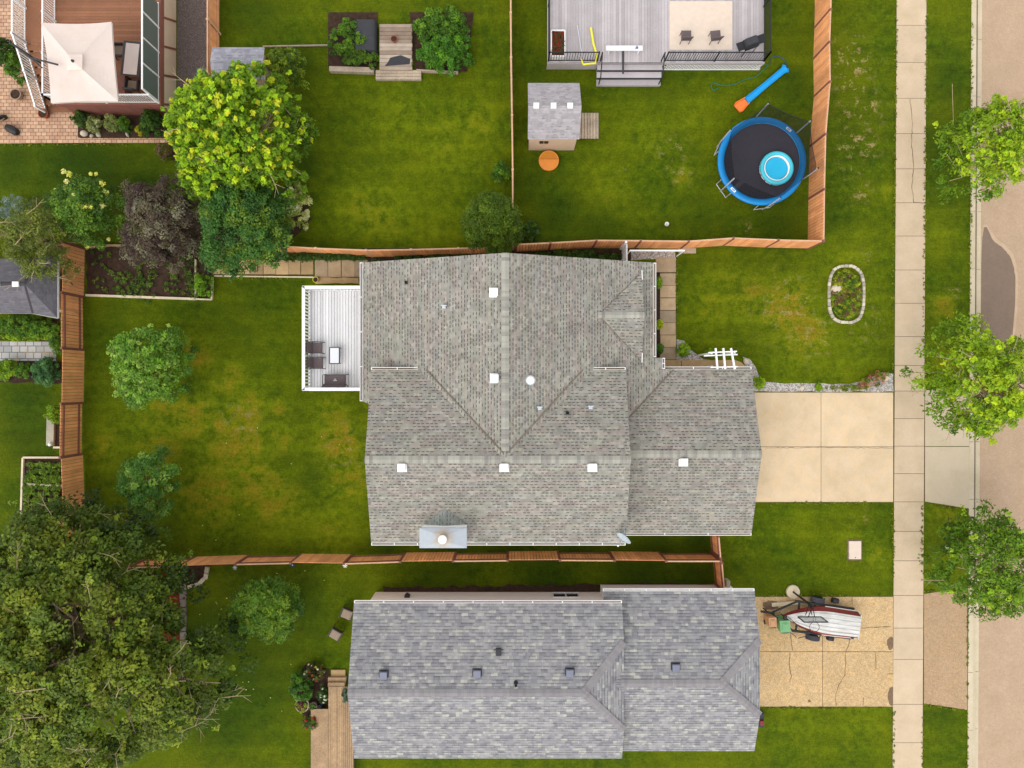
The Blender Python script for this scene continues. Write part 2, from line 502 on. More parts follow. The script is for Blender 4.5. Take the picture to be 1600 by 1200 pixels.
def m_gravel(name, c1, c2, sc=22):
    t = NT(name, 0.95, 0.15)
    v = t.pos()
    nd = t.n('ShaderNodeTexVoronoi'); t.l(v, nd.inputs['Vector']); nd.inputs['Scale'].default_value = sc
    sp = t.n('ShaderNodeSeparateColor'); t.l(nd.outputs['Color'], sp.inputs[0])
    col = t.mix(sp.outputs[0], c1, c2)
    col = t.mix(1.0, col, t.ramp(nd.outputs[0], [(0.0, 1.15), (0.8, 0.5)]), 'MULTIPLY')
    t.color(col); t.bump(nd.outputs[0], -0.8, 0.03)
    return t.mat
M['gravel'] = m_gravel('dark_gravel', S(90, 80, 78), S(130, 118, 112), 30)
M['white_gravel'] = m_gravel('pale_gravel', S(150, 140, 134), S(215, 208, 198), 17)

def m_net():
    t = NT('safety_net', 0.8, 0.1)
    t.color((0.008, 0.009, 0.012, 1))
    tr = t.n('ShaderNodeBsdfTransparent')
    mx = t.n('ShaderNodeMixShader'); mx.inputs[0].default_value = 0.48
    t.l(tr.outputs[0], mx.inputs[1]); t.l(t.b.outputs[0], mx.inputs[2]); t.l(mx.outputs[0], t.out.inputs['Surface'])
    return t.mat
M['net'] = m_net()

def m_clear(name, c, f):
    t = NT(name, 0.15, 0.5); t.color(c)
    tr = t.n('ShaderNodeBsdfTransparent')
    mx = t.n('ShaderNodeMixShader'); mx.inputs[0].default_value = f
    t.l(tr.outputs[0], mx.inputs[1]); t.l(t.b.outputs[0], mx.inputs[2]); t.l(mx.outputs[0], t.out.inputs['Surface'])
    return t.mat
M['frost'] = m_clear('frosted_glass', (0.13, 0.17, 0.15, 1), 0.8)
M['backboard'] = m_clear('clear_backboard', (0.35, 0.38, 0.4, 1), 0.4)

# ---------------------------------------------------------------- lines of the street, west to east
def xw(y):   # a street line drifts a little east towards the north
    return y * 0.0052
WALK0, WALK1 = 19.92, 21.46
KERB0 = 23.82
ROAD0 = 24.42
ROAD1 = 33.2
N_TOP, N_BOT = 60.0, -60.0

# lawn: one sheet with painted dryness, bare ground (wear that belongs to the turf) and lushness mixed with tree and fence shade
def g(px, py, r, a): 
    x, y = P(px, py); return (x, y, r / 30.0, a)
DRY = [g(310, 555, 34, .8), g(345, 600, 26, .5), g(300, 655, 50, .7), g(370, 690, 60, .8), g(345, 665, 26, .8), g(440, 690, 40, .5), g(330, 770, 70, .7), g(250, 640, 60, .5),
       g(430, 780, 60, .7), g(530, 690, 40, 1.0), g(385, 640, 40, .7), g(250, 700, 50, .7), g(400, 760, 60, .7), g(360, 590, 24, .9), g(300, 540, 22, .8), g(520, 640, 30, .7), g(545, 750, 50, .6), g(160, 700, 45, .5), g(200, 830, 60, .5), g(440, 640, 22, .7), g(465, 800, 60, .4), g(520, 830, 50, .5),
       g(1230, 480, 50, .9), g(1260, 520, 44, .8), g(1170, 460, 50, .6), g(1130, 440, 40, .4), g(1310, 585, 60, .3), g(1110, 480, 45, .45), g(1240, 560, 40, .4), g(1120, 540, 25, .3), g(1350, 470, 40, .3), g(1320, 400, 50, .35),
       g(600, 340, 60, .45), g(700, 220, 60, .4), g(560, 320, 40, .5), g(750, 190, 40, .45), g(620, 180, 60, .3), g(1080, 180, 30, .35), g(1067, 275, 18, .55), g(950, 300, 45, .35), g(1010, 210, 50, .3),
       g(1475, 480, 26, .7), g(1480, 560, 30, .8), g(1475, 800, 30, .6), g(1470, 360, 30, .3), g(1465, 900, 26, .6), g(1370, 870, 30, .4), g(1240, 820, 40, .2), g(1390, 300, 22, .4), g(1330, 840, 26, .3),
       g(1050, 930, 10, .2), g(670, 380, 70, .3), g(1250, 1120, 60, .3), g(1350, 1120, 50, .3), g(1165, 865, 30, .25), g(1340, 545, 30, .3)]
LUSH_SHADE = [g(130, 260, 110, 1.0), g(20, 250, 60, .9), g(230, 300, 60, .9), g(40, 680, 60, .8), g(40, 620, 50, .8), g(1030, 120, 60, .5), g(870, 330, 60, .8), g(830, 290, 40, .7), g(1100, 340, 60, .5), g(1220, 340, 50, .8), g(930, 360, 60, .7),
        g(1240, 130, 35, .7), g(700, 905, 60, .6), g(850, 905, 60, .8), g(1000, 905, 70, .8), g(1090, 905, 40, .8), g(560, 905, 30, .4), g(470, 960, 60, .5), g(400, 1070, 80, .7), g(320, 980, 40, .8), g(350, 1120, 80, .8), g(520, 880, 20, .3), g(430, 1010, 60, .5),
        g(800, 855, 40, .7), g(900, 855, 40, .8), g(1020, 853, 50, .8), g(600, 858, 30, .6), g(700, 858, 30, .6), g(1090, 845, 30, .8), g(470, 200, 25, .8), g(480, 260, 25, .8), g(390, 490, 90, .35), g(170, 500, 60, .4), g(480, 530, 60, .3), g(450, 720, 25, .5), g(480, 750, 40, .5),  # some of these are painted shade beside trees and fences
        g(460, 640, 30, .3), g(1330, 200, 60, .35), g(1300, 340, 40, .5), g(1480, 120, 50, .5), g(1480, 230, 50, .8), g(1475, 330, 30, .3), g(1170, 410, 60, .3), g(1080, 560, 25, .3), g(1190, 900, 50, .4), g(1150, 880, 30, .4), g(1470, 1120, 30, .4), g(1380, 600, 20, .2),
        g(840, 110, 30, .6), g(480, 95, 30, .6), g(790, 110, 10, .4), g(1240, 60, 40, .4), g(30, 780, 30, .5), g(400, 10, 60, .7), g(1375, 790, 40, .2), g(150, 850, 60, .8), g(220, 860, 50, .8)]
BARE = [g(1325, 80, 24, 1), g(1340, 100, 26, 1), g(1320, 105, 20, .9), g(1330, 140, 26, 1), g(1355, 170, 26, 1), g(1325, 170, 18, .8), g(1340, 215, 26, .9), g(1355, 230, 22, .8), g(1315, 235, 14, .9), g(1345, 300, 18, .8), g(1330, 260, 20, .6),
        g(1050, 235, 22, .7), g(1065, 275, 15, .6), g(1350, 400, 14, .6), g(1298, 530, 10, .8), g(1230, 480, 50, .55), g(1270, 520, 40, .5), g(1165, 360, 12, .5), g(1045, 252, 14, .7), g(1345, 810, 14, .5), g(375, 660, 30, .45), g(540, 700, 40, .35), g(1490, 455, 10, .8), g(575, 327, 5, .9), g(970, 262, 6, .8),
        g(1350, 500, 40, .35), g(1160, 870, 60, .0)]
def field(lst, X, Y):
    a = np.zeros_like(X)
    for (x, y, r, k) in lst:
        a = np.maximum(a, k * np.exp(-((X - x) ** 2 + (Y - y) ** 2) / (2 * (r * 0.62) ** 2)))
    return np.clip(a, 0, 1)

def lawn_sheet(name, nx, ny, x0, x1f, y0, y1, z):
    us = np.linspace(0, 1, nx); ys = np.linspace(y0, y1, ny)
    U, Y = np.meshgrid(us, ys)
    X = x0 + (x1f(Y) - x0) * U
    Z = np.full_like(X, z)
    co = np.stack([X, Y, Z], -1).reshape(-1, 3)
    idx = np.arange(nx * ny).reshape(ny, nx)
    f = np.stack([idx[:-1, :-1], idx[:-1, 1:], idx[1:, 1:], idx[1:, :-1]], -1).reshape(-1, 4)
    me = mesh_np(name, co, f)
    for nm, lst in (('dry', DRY), ('lush_shade', LUSH_SHADE), ('bare', BARE)):
        at = me.attributes.new(nm, 'FLOAT', 'POINT')
        at.data.foreach_set('value', field(lst, X, Y).reshape(-1).astype(np.float32))
    me.materials.append(M['lawn'])
    o = bpy.data.objects.new(name, me); COL.objects.link(o)
    return tag(o, kind='structure')

def mesh_np(name, co, f, cols=None):
    me = bpy.data.meshes.new(name)
    me.vertices.add(len(co)); me.vertices.foreach_set('co', np.ascontiguousarray(co, dtype=np.float32).reshape(-1))
    k = f.shape[1]
    me.loops.add(f.size); me.loops.foreach_set('vertex_index', np.ascontiguousarray(f, dtype=np.int32).reshape(-1))
    me.polygons.add(len(f))
    me.polygons.foreach_set('loop_start', np.arange(0, f.size, k, dtype=np.int32))
    me.polygons.foreach_set('loop_total', np.full(len(f), k, dtype=np.int32))
    me.update(calc_edges=True)
    if cols is not None:
        at = me.attributes.new('leafcol', 'FLOAT_COLOR', 'FACE')
        c4 = np.ones((len(f), 4), dtype=np.float32); c4[:, :3] = cols
        at.data.foreach_set('color', c4.reshape(-1))
    return me

lawn_sheet('lawn', 260, 240, -36.0, lambda Y: KERB0 + Y * 0.0052 + 0.02, -30.0, 30.0, 0.0)
def sheet(name, pts, z, m, th=0.03):
    return tag(MB().prism(pts, z - th, z, 0).build(name, m), kind='structure')
sheet('ground', [(-3500, -3500), (3500, -3500), (3500, 3500), (-3500, 3500)], -0.22, M['lawn'], 0.02)
far = MB()
far.prism([(-900, 30), (KERB0 + xw(30), 30), (KERB0 + xw(200), 200), (-900, 200)], -0.1, 0.0)
far.prism([(-900, -200), (KERB0 + xw(-200), -200), (KERB0 + xw(-30), -30), (-900, -30)], -0.1, 0.0)
far.prism([(-900, -30), (-36, -30), (-36, 30), (-900, 30)], -0.1, 0.0)
far.prism([(ROAD1 + 0.6, -200), (900, -200), (900, 200), (ROAD1 + 0.6, 200)], -0.1, 0.0)
tag(far.build('terrain', M['lawn']), kind='structure')
# road, kerb and gutter pan
def strip(x0, x1, z0, z1, name, m, ya=-200, yb=200):
    q = [(x0 + xw(ya), ya), (x1 + xw(ya), ya), (x1 + xw(yb), yb), (x0 + xw(yb), yb)]
    return tag(MB().prism(q, z0, z1).build(name, m), kind='structure')
strip(ROAD0, ROAD1, -0.2, -0.10, 'road', M['asphalt'])
kb = MB()
ya = -60.0
while ya < 60:
    yb = ya + 2.98
    for x0, x1, z in ((KERB0, KERB0 + 0.25, 0.035), (KERB0 + 0.40, KERB0 + 0.62, -0.085)):
        kb.prism([(x0 + xw(ya), ya), (x1 + xw(ya), ya), (x1 + xw(yb), yb), (x0 + xw(yb), yb)], -0.25, z)
    ya += 3.0
kb.prism([(KERB0 + 0.24 + xw(-10.9), -10.9), (KERB0 + 0.41 + xw(-10.9), -10.9), (KERB0 + 0.41 + xw(60), 60), (KERB0 + 0.24 + xw(60), 60)], -0.25, -0.098, 1)
kb.prism([(KERB0 + 0.24 + xw(-60), -60), (KERB0 + 0.41 + xw(-60), -60), (KERB0 + 0.41 + xw(-10.9), -10.9), (KERB0 + 0.24 + xw(-10.9), -10.9)], -0.25, -0.03, 0)
for ya in (ROAD1,):
    kb.prism([(ya + xw(-120), -120), (ya + 0.62 + xw(-120), -120), (ya + 0.62 + xw(120), 120), (ya + xw(120), 120)], -0.25, 0.035)
tag(kb.build('kerb', [M['kerb'], M['gutterc']]), kind='structure')
# damp patch in the road by the kerb
pts = [P(1537, 372), P(1556, 378), P(1572, 390), P(1582, 405), P(1588, 430), P(1588, 470), P(1584, 520), P(1578, 590), P(1560, 640), P(1537, 655)]
M['damp'] = m_concrete('damp_asphalt', S(122, 104, 90), 0.2, 32, 0.1, rough=0.75)
M['silt'] = m_concrete('dried_silt', S(184, 158, 132), 0.15, 32, 0.1)
def smooth_poly(pts, n=6, jit=0.0, seed=1):
    rnd = random.Random(seed); out = []
    k = len(pts)
    for i in range(k):
        p0, p1, p2, p3 = [Vector(pts[(i + j - 1) % k]) for j in range(4)]
        for s_ in range(n):
            t = s_ / n
            q = 0.5 * ((2 * p1) + (-p0 + p2) * t + (2 * p0 - 5 * p1 + 4 * p2 - p3) * t * t + (-p0 + 3 * p1 - 3 * p2 + p3) * t ** 3)
            out.append((q.x + rnd.uniform(-jit, jit), q.y + rnd.uniform(-jit, jit)))
    return out
dp = smooth_poly(pts, 5, 0.02, 3)[::-1]
dmp = [(max(x, ROAD0 + xw(y) + 0.01), y) for x, y in dp]
out2 = [(max(x + (0.14 if x > 25 else 0), ROAD0 + xw(y) + 0.01), y + (0.14 if y > 6 else -0.1 if y < -1.5 else 0)) for x, y in dp]
tag(MB().prism(out2, -0.1, -0.096).build('road_silt', M['silt']), kind='structure')
tag(MB().prism(dmp, -0.099, -0.092).build('road_stain', M['damp']), kind='structure')

# pavement slabs (joint rows read off the pavement)
def crack(mb, pts, w, z, m=1, seed=0, jit=0.03):
    rnd = random.Random(seed)
    q = []
    for i in range(len(pts) - 1):
        a = Vector(pts[i]); b = Vector(pts[i + 1]); k = max(2, int((b - a).length / 0.15))
        for j in range(k): q.append(a.lerp(b, j / k) + Vector((rnd.uniform(-jit, jit), rnd.uniform(-jit, jit))))
    q.append(Vector(pts[-1]))
    vs = []; fs = []
    for i, p in enumerate(q):
        d = (q[min(i + 1, len(q) - 1)] - q[max(i - 1, 0)]).normalized(); nn = Vector((-d.y, d.x)) * (w / 2 * rnd.uniform(0.5, 1.3))
        vs += [(p.x + nn.x, p.y + nn.y, z), (p.x - nn.x, p.y - nn.y, z)]
        if i: fs.append((2 * i - 2, 2 * i - 1, 2 * i + 1, 2 * i))
    mb.add(vs, fs, m)
JY = [-3000 + 60 * i for i in range(47)] + [-140, -80, -20, 40, 98, 154, 209, 264, 317, 369, 422, 474, 526, 571, 611, 654, 697, 740, 784, 830, 876, 930, 981, 1030, 1100, 1160, 1220, 1280, 1340, 1400] + [1460 + 60 * i for i in range(46)]
wk = MB()
wk.prism([(WALK0 + xw(-120) , -120), (WALK1 + xw(-120), -120), (WALK1 + xw(120), 120), (WALK0 + xw(120), 120)], -0.05, 0.012, 1)
rr = random.Random(5)
for a, b in zip(JY, JY[1:]):
    y1 = (600 - a) / 30 - 0.012; y0 = (600 - b) / 30 + 0.012
    dz = rr.uniform(-0.003, 0.003)
    wk.prism([(WALK0 + xw(y0), y0), (WALK1 + xw(y0), y0), (WALK1 + xw(y1), y1), (WALK0 + xw(y1), y1)], 0.0, 0.035 + dz, 0)
for seg, sd in (([(1421, 156), (1424, 180), (1425, 209)], 2), ([(1424, 209), (1424, 230), (1427, 262)], 3), ([(1427, 264), (1424, 290), (1427, 317)], 4), ([(1427, 317), (1446, 318)], 5)):
    crack(wk, [P(*p) for p in seg], 0.03, 0.0395, 1, sd, 0.02)
tag(wk.build('sidewalk', [M['walk'], M['joint']]), kind='structure')

# driveways and their aprons
def slabs(name, xs, ys, m, z=0.03, gap=0.02, cr=(), joint='joint', crw=0.03, skew=0.0):
    b = MB()
    X = [P(x, 0)[0] for x in xs]; Y = [P(0, y)[1] for y in ys]
    b.bb(X[0], X[-1], Y[-1], Y[0], -0.05, z - 0.02, 1)
    for i in range(len(X) - 1):
        for j in range(len(Y) - 1):
            b.bb(X[i] + gap / 2, X[i + 1] - gap / 2, Y[j + 1] + gap / 2, Y[j] - gap / 2, z - 0.03, z, 0)
    for k, c in enumerate(cr): crack(b, [P(*p) for p in c], crw, z + 0.004, 1, k + 11, 0.025)
    return tag(b.build(name, [m, M[joint]]), kind='structure')
slabs('driveway', [1150, 1282.5, 1395.5], [613, 698, 784.5], M['drive'], gap=0.025, cr=[[(1196, 700), (1290, 699)], [(1290, 699), (1395, 700)]], crw=0.02)
slabs('driveway', [1150, 1285, 1395.5], [932, 1018, 1104], M['aggregate'], z=0.026, gap=0.03,
      cr=[[(1327, 999), (1325, 1010), (1321, 1018), (1320, 1055), (1310, 1070), (1305, 1085), (1306, 1103)], [(1345, 981), (1372, 980), (1392, 979)], [(1234, 1020), (1233, 1040), (1236, 1056), (1234, 1066)],
          [(1234, 985), (1238, 1016)], [(1367, 1020), (1368, 1045)], [(1331, 932), (1331, 945)], [(1388, 1053), (1396, 1052)], [(1349, 1090), (1348, 1103)]], crw=0.035)
ap = MB()
for q in ([(1445, 610), (1514, 603), (1514, 697), (1445, 697)], [(1445, 698), (1514, 698), (1514, 794.5), (1445, 783.5)]):
    p = [P(*a) for a in q][::-1]; ap.prism(p, -0.02, 0.03)
ap.prism([P(*a) for a in [(1444, 611), (1445, 611), (1445, 783), (1444, 783)]][::-1], -0.02, 0.02, 1)
tag(ap.build('driveway_apron', [M['apron'], M['joint']]), kind='structure')
ap = MB()
ap.prism([P(*a) for a in [(1443.5, 928), (1476, 923), (1511, 927), (1511, 1109), (1480, 1104), (1443.5, 1099)]][::-1], -0.02, 0.022)
tag(ap.build('driveway_apron', M['apron_brown']), kind='structure')
# oil and grime on the lower driveway
M['grime'] = m_concrete('grime', S(120, 98, 78), 0.3, 28, 0.2)
gr = MB()
for (cx, cy, rx, ry, sd) in ((1391, 1005, 6, 12, 1), (1393, 1088, 6, 18, 2), (1264, 1095, 2.5, 2.5, 3), (1203, 945, 14, 8, 5)):
    gr.prism(smooth_poly([P(cx + rx * math.cos(-a) * random.Random(sd * 9 + i).uniform(.75, 1.1), cy + ry * math.sin(-a) * random.Random(sd + i).uniform(.75, 1.1)) for i, a in enumerate([k * PI / 4 for k in range(8)])], 4, 0.03, sd), 0.0, 0.0305)
tag(gr.build('driveway_stain', M['grime']), kind='structure')

# paths, patios and beds (flat, a few mm above the lawn)
def poly(name, pts, m, z=0.012, jit=0.0, label=None):
    q = [P(*a) for a in pts]
    ar = sum(q[i][0] * q[(i + 1) % len(q)][1] - q[(i + 1) % len(q)][0] * q[i][1] for i in range(len(q)))
    if ar < 0: q = q[::-1]
    if jit:
        out = []; rd = random.Random(len(pts) * 7 + int(pts[0][0]))
        for i in range(len(q)):
            a = Vector(q[i]); b = Vector(q[(i + 1) % len(q)]); k = max(1, int((b - a).length / 0.35))
            for j in range(k): out.append(tuple(a.lerp(b, j / k) + Vector((rd.uniform(-jit, jit), rd.uniform(-jit, jit)))))
        q = out
    return tag(MB().prism(q, -0.05, z).build(name, m), kind='structure')
poly('patio', [(-90, -60), (40, -60), (60, 60), (150, 110), (150, 206), (122, 216), (262, 216), (262, 223), (-90, 225)], M['pavers'], 0.02)
poly('flower_bed', [(122, 176), (262, 176), (262, 215), (122, 215)], M['soil'], 0.026)
poly('flower_bed', [(262, 222), (300, 215), (300, 250), (268, 250)], M['soil'], 0.014, 0.08)
poly('gravel_path', [(277, -200), (323, -200), (323, 130), (277, 140)], M['gravel'], 0.016)
poly('vegetable_bed', [(136, 386), (303, 392), (303, 466), (136, 461)], M['soil'], 0.03, 0.05)
poly('shrub_bed', [(305, 400), (330, 400), (330, 466), (305, 466)], M['soil'], 0.03)
poly('shade_bed', [(240, 330), (420, 350), (415, 388), (240, 388)], M['soil'], 0.014, 0.1)
poly('shade_bed', [(445, 290), (480, 290), (485, 345), (450, 378)], M['soil'], 0.014, 0.1)
poly('shade_bed', [(567, 388), (1000, 388), (985, 405), (985, 430), (567, 430)], M['soil'], 0.01, 0.03)
poly('flower_bed', [(1018, 420), (1031, 420), (1031, 562), (1018, 562)], M['soil'], 0.014, 0.02)
poly('gravel_bed', [(986, 392), (1054, 392), (1054, 404), (986, 406)], M['white_gravel'], 0.014, 0.05)
poly('gravel_bed', [(1057, 530), (1068, 532), (1078, 545), (1098, 560), (1115, 563), (1057, 564)], M['white_gravel'], 0.014, 0.04)
poly('gravel_bed', [(1160, 557), (1172, 560), (1180, 575), (1186, 590), (1196, 597), (1300, 600), (1340, 598), (1360, 590), (1378, 583), (1396, 583), (1396, 612), (1150, 612), (1150, 578), (1165, 575)], M['white_gravel'], 0.014, 0.04)
poly('soil_strip', [(600, 918), (935, 912), (1130, 912), (1130, 960), (600, 960)], M['soil'], 0.012, 0.08)
poly('flower_bed', [(255, 884), (283, 885), (283, 1060), (255, 1060)], M['mulch'], 0.02, 0.1)
poly('flower_bed', [(292, 884), (324, 880), (320, 900), (309, 913), (294, 917)], M['soil'], 0.018, 0.02)
poly('flower_bed', [(462, 1060), (480, 1036), (515, 1046), (517, 1090), (490, 1140), (462, 1100)], M['soil'], 0.018, 0.04)
poly('hedge_bed', [(-30, 500), (93, 500), (96, 532), (-30, 530)], M['soil'], 0.014, 0.05)
poly('hedge_bed', [(-30, 563), (97, 565), (97, 600), (-30, 596)], M['soil'], 0.014, 0.05)
poly('vegetable_bed', [(36, 716), (97, 716), (97, 830), (34, 830)], M['soil'], 0.014)
poly('planter_bed', [(76, 640), (97, 640), (97, 700), (86, 700)], M['soil'], 0.014)
poly('paver_path', [(-300, 531), (88, 534), (88, 564), (-300, 562)], M['grey_pavers'], 0.022)
poly('planter_bed', [(513, 20), (590, 20), (590, 106), (513, 104)], M['soil'], 0.05)
poly('planter_bed', [(640, 20), (740, 20), (730, 112), (650, 112)], M['soil'], 0.05)
# ---------------------------------------------------------------- plants
def leaf_cloud(cc, cr, n_per, size, ccol, rng, flat=0.6, up=0.55, aspect=0.5, cvar=0.32, shell=0.45):
    """cc clump centres, cr clump radii, ccol clump colours: rhombus leaves spread through each clump"""
    cc = np.asarray(cc); N = len(cc)
    cr = np.broadcast_to(np.asarray(cr, dtype=float), (N,)); ccol = np.asarray(ccol)
    idx = np.repeat(np.arange(N), n_per)
    n = len(idx)
    d = rng.normal(size=(n, 3)); d /= np.linalg.norm(d, axis=1)[:, None]
    d[:, 2] = np.where(d[:, 2] < -0.3, -d[:, 2], d[:, 2])
    rad = cr[idx] * (shell + (1 - shell) * rng.random(n) ** 0.6) * rng.uniform(0.85, 1.15, n)
    p = cc[idx] + d * rad[:, None] * np.array([1, 1, flat])
    nn = d * 0.55 + np.array([0, 0, up]) + rng.normal(size=(n, 3)) * 0.42
    nn /= np.linalg.norm(nn, axis=1)[:, None]
    t = np.cross(nn, rng.normal(size=(n, 3))); t /= np.linalg.norm(t, axis=1)[:, None]
    b = np.cross(nn, t)
    L = size * rng.uniform(0.65, 1.35, n); W = L * aspect
    t *= (L / 2)[:, None]; b *= (W / 2)[:, None]
    v = np.stack([p - t, p + b - t * 0.1, p + t, p - b - t * 0.1], 1).reshape(-1, 3)
    f = np.arange(n * 4).reshape(n, 4)
    c = ccol[idx] * rng.uniform(1 - cvar, 1 + cvar, (n, 1)) * rng.uniform(0.94, 1.06, (n, 3))
    gq = (c[:, 1] > c[:, 0]) & (c[:, 1] > c[:, 2] * 1.6); c[gq, 2] *= 0.6; c[gq, 0] *= 1.06
    return v, f, c

def cloud_obj(name, parts, parent=None, loc=(0, 0, 0)):
    off = 0; V = []; F = []; C = []
    for v, f, c in parts:
        V.append(v); F.append(f + off); C.append(c); off += len(v)
    V = np.concatenate(V) - np.array(loc); F = np.concatenate(F); C = np.concatenate(C)
    me = mesh_np(name, V, F, np.clip(C, 0, 1))
    me.materials.append(M['leaf'])
    o = bpy.data.objects.new(name, me); COL.objects.link(o)
    if parent is not None: o.parent = parent
    return o

def pal(*cols): return np.array([S(*c)[:3] for c in cols])

def crown_clumps(rng, cx, cy, Rr, z0, z1, n, cr, lobes=0.16, squash=1.0, fill=0.5, outline=None, rot=0.0, gap=0.0):
    """clump centres over a lumpy dome: more on the outside, some inside and below"""
    ph = rng.uniform(0, 2 * PI, 6); am = rng.uniform(0.4, 1.0, 6) * lobes
    out = []; rel = []
    gaps = [(rng.uniform(-.75, .75) * Rr, rng.uniform(-.75, .75) * Rr, rng.uniform(.10, .2) * Rr) for _ in range(int(gap))]
    while len(out) < n:
        th = rng.uniform(0, 2 * PI)
        k = 1 + sum(am[i] * math.sin((i + 2) * th + ph[i]) for i in range(6)) / 1.6
        if outline is not None:
            k *= np.interp((math.degrees(th)) % 360, *outline)
        rr_ = math.sqrt(rng.random())
        r = rr_ * Rr * k * (1 - cr / Rr * 0.8)
        x = math.cos(th) * r; y = math.sin(th) * r * squash
        if any((x - a) ** 2 + (y - b) ** 2 < c * c for a, b, c in gaps) and rng.random() < 0.85: continue
        dome = math.sqrt(max(0.0, 1 - rr_ ** 2.6))
        ztop = z0 + (z1 - z0) * (0.28 + 0.72 * dome)
        deep = rng.random() < fill
        z = ztop - (rng.random() ** 1.4 * (z1 - z0) * 0.55 if deep else rng.random() * cr * 0.5)
        z += rng.normal() * cr * 0.5
        z = max(z, z0 - 0.1)
        ca, sa = math.cos(rot), math.sin(rot)
        out.append((cx + x * ca - y * sa, cy + x * sa + y * ca, z)); rel.append((z - z0) / max(0.1, z1 - z0))
    return np.array(out), np.array(rel)

def rosettes(rng, cl, rel, n, r, per, leaf, cols, lift):
    """young shoots standing on the outside of the crown: tight little fans of leaves"""
    top = np.argsort(-rel + rng.random(len(rel)) * 0.5)[: max(1, int(len(rel) * .75))]
    k = rng.choice(top, n)
    c = cl[k] + np.stack([rng.normal(size=n) * lift, rng.normal(size=n) * lift, rng.uniform(.5, 1.0, n) * lift], 1)
    return leaf_cloud(c, r * rng.uniform(.7, 1.3, n), per, leaf, cols[rng.integers(0, len(cols), n)] * rng.uniform(.8, 1.2, (n, 1)), rng, flat=.6, aspect=.5, up=.8, shell=.2, cvar=.15)

def limbs(x, y, h, clumps, rng, r0, k, r1=0.02, sides=5):
    """trunk plus limbs that run out to some of the leaf clumps"""
    b = MB()
    fork = h * 0.42
    b.tube([(x, y, -0.1), (x + 0.03, y, fork * 0.5), (x, y + 0.04, fork), (x + .05, y, h * 0.8)], [r0 * 1.25, r0, r0 * 0.8, r0 * 0.3], 8)
    sel = rng.choice(len(clumps), min(k, len(clumps)), replace=False)
    for i in sel:
        c = clumps[i]
        zs = rng.uniform(0.35, 0.75) * h
        a = Vector((x, y, min(zs, c[2] - 0.1)))
        e = Vector(c); d = e - a
        m1 = a + d * 0.4 + Vector((rng.normal() * 0.06, rng.normal() * 0.06, 0.10)) * d.length
        m2 = a + d * 0.75 + Vector((rng.normal() * 0.05, rng.normal() * 0.05, 0.07)) * d.length
        rr0 = r0 * rng.uniform(0.22, 0.45)
        b.tube([a, m1, m2, e], [rr0, rr0 * 0.65, rr0 * 0.4, r1], sides)
        for q in range(2):
            s_ = m2 if q else m1
            e2 = s_ + Vector((rng.normal(), rng.normal(), rng.uniform(0.1, .6))) * d.length * 0.16
            b.tube([s_, e2], [rr0 * 0.35, r1 * 0.6], 4)
    return b

def tree(name, label, cat, px, py, Rpx, z0, z1, n, per, leaf, cols, seed, cr=0.35, group=None, trunk=0.11, nl=24, lobes=0.16, fill=0.5, squash=1.0, rot=0.0,
         bark='bark', outline=None, topcol=None, aspect=0.5, flat=0.65, gap=0, hp=0.7, base=None, up=0.55, bright=1.0, twigs=0, ros=None):
    """px,py and Rpx are the crown's plan position and radius on the survey sheet at crown height"""
    hmid = z0 + (z1 - z0) * hp
    x, y = P(px, py, hmid); Rr = Rpx * (CAM_H - hmid) / FPX
    rng = np.random.default_rng(seed)
    bx, by = (x, y) if base is None else P(*base)
    t = thing(name, label, cat, (bx, by, 0), 0, group)
    cl, rel = crown_clumps(rng, x, y, Rr, z0, z1, n, cr, lobes, squash, fill, outline, rot, gap)
    ci = rng.integers(0, len(cols), n)
    cc = cols[ci] * rng.uniform(0.75, 1.25, (n, 1)) * bright
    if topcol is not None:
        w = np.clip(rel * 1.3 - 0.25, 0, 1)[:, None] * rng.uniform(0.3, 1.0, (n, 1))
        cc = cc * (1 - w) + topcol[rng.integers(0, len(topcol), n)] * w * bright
    radii = cr * rng.uniform(0.6, 1.3, n)
    cc = cc * 0.92
    parts = [leaf_cloud(cl, radii, per, leaf, cc, rng, flat=flat, aspect=aspect, up=up)]
    if ros: parts.append(rosettes(rng, cl, rel, *ros))
    o = cloud_obj('crown', parts, t, (bx, by, 0))
    limb = limbs(bx, by, z1 * 0.85, cl, rng, trunk, nl)
    if twigs:
        # bare twigs that stand clear of the leaves
        for _ in range(twigs):
            c = Vector(cl[rng.integers(0, n)]) + Vector((0, 0, cr * 0.5))
            a = rng.uniform(0, 2 * PI); L = rng.uniform(0.6, 1.5)
            d = Vector((math.cos(a), math.sin(a), rng.uniform(-0.1, 0.25)))
            m_ = c + d * L * 0.5 + Vector((rng.normal(), rng.normal(), 0)) * 0.08
            limb.tube([c, m_, c + d * L], [0.02, 0.014, 0.006], 4)
            e = m_ + Vector((math.cos(a + 0.7), math.sin(a + 0.7), 0.1)) * L * 0.4
            limb.tube([m_, e], [0.011, 0.005], 4)
            e = c + d * L * .75; f_ = e + Vector((math.cos(a - 0.6), math.sin(a - 0.6), 0.1)) * L * 0.35
            limb.tube([e, f_], [0.009, 0.004], 4)
    limb.build('trunk', M[bark], t)
    return t

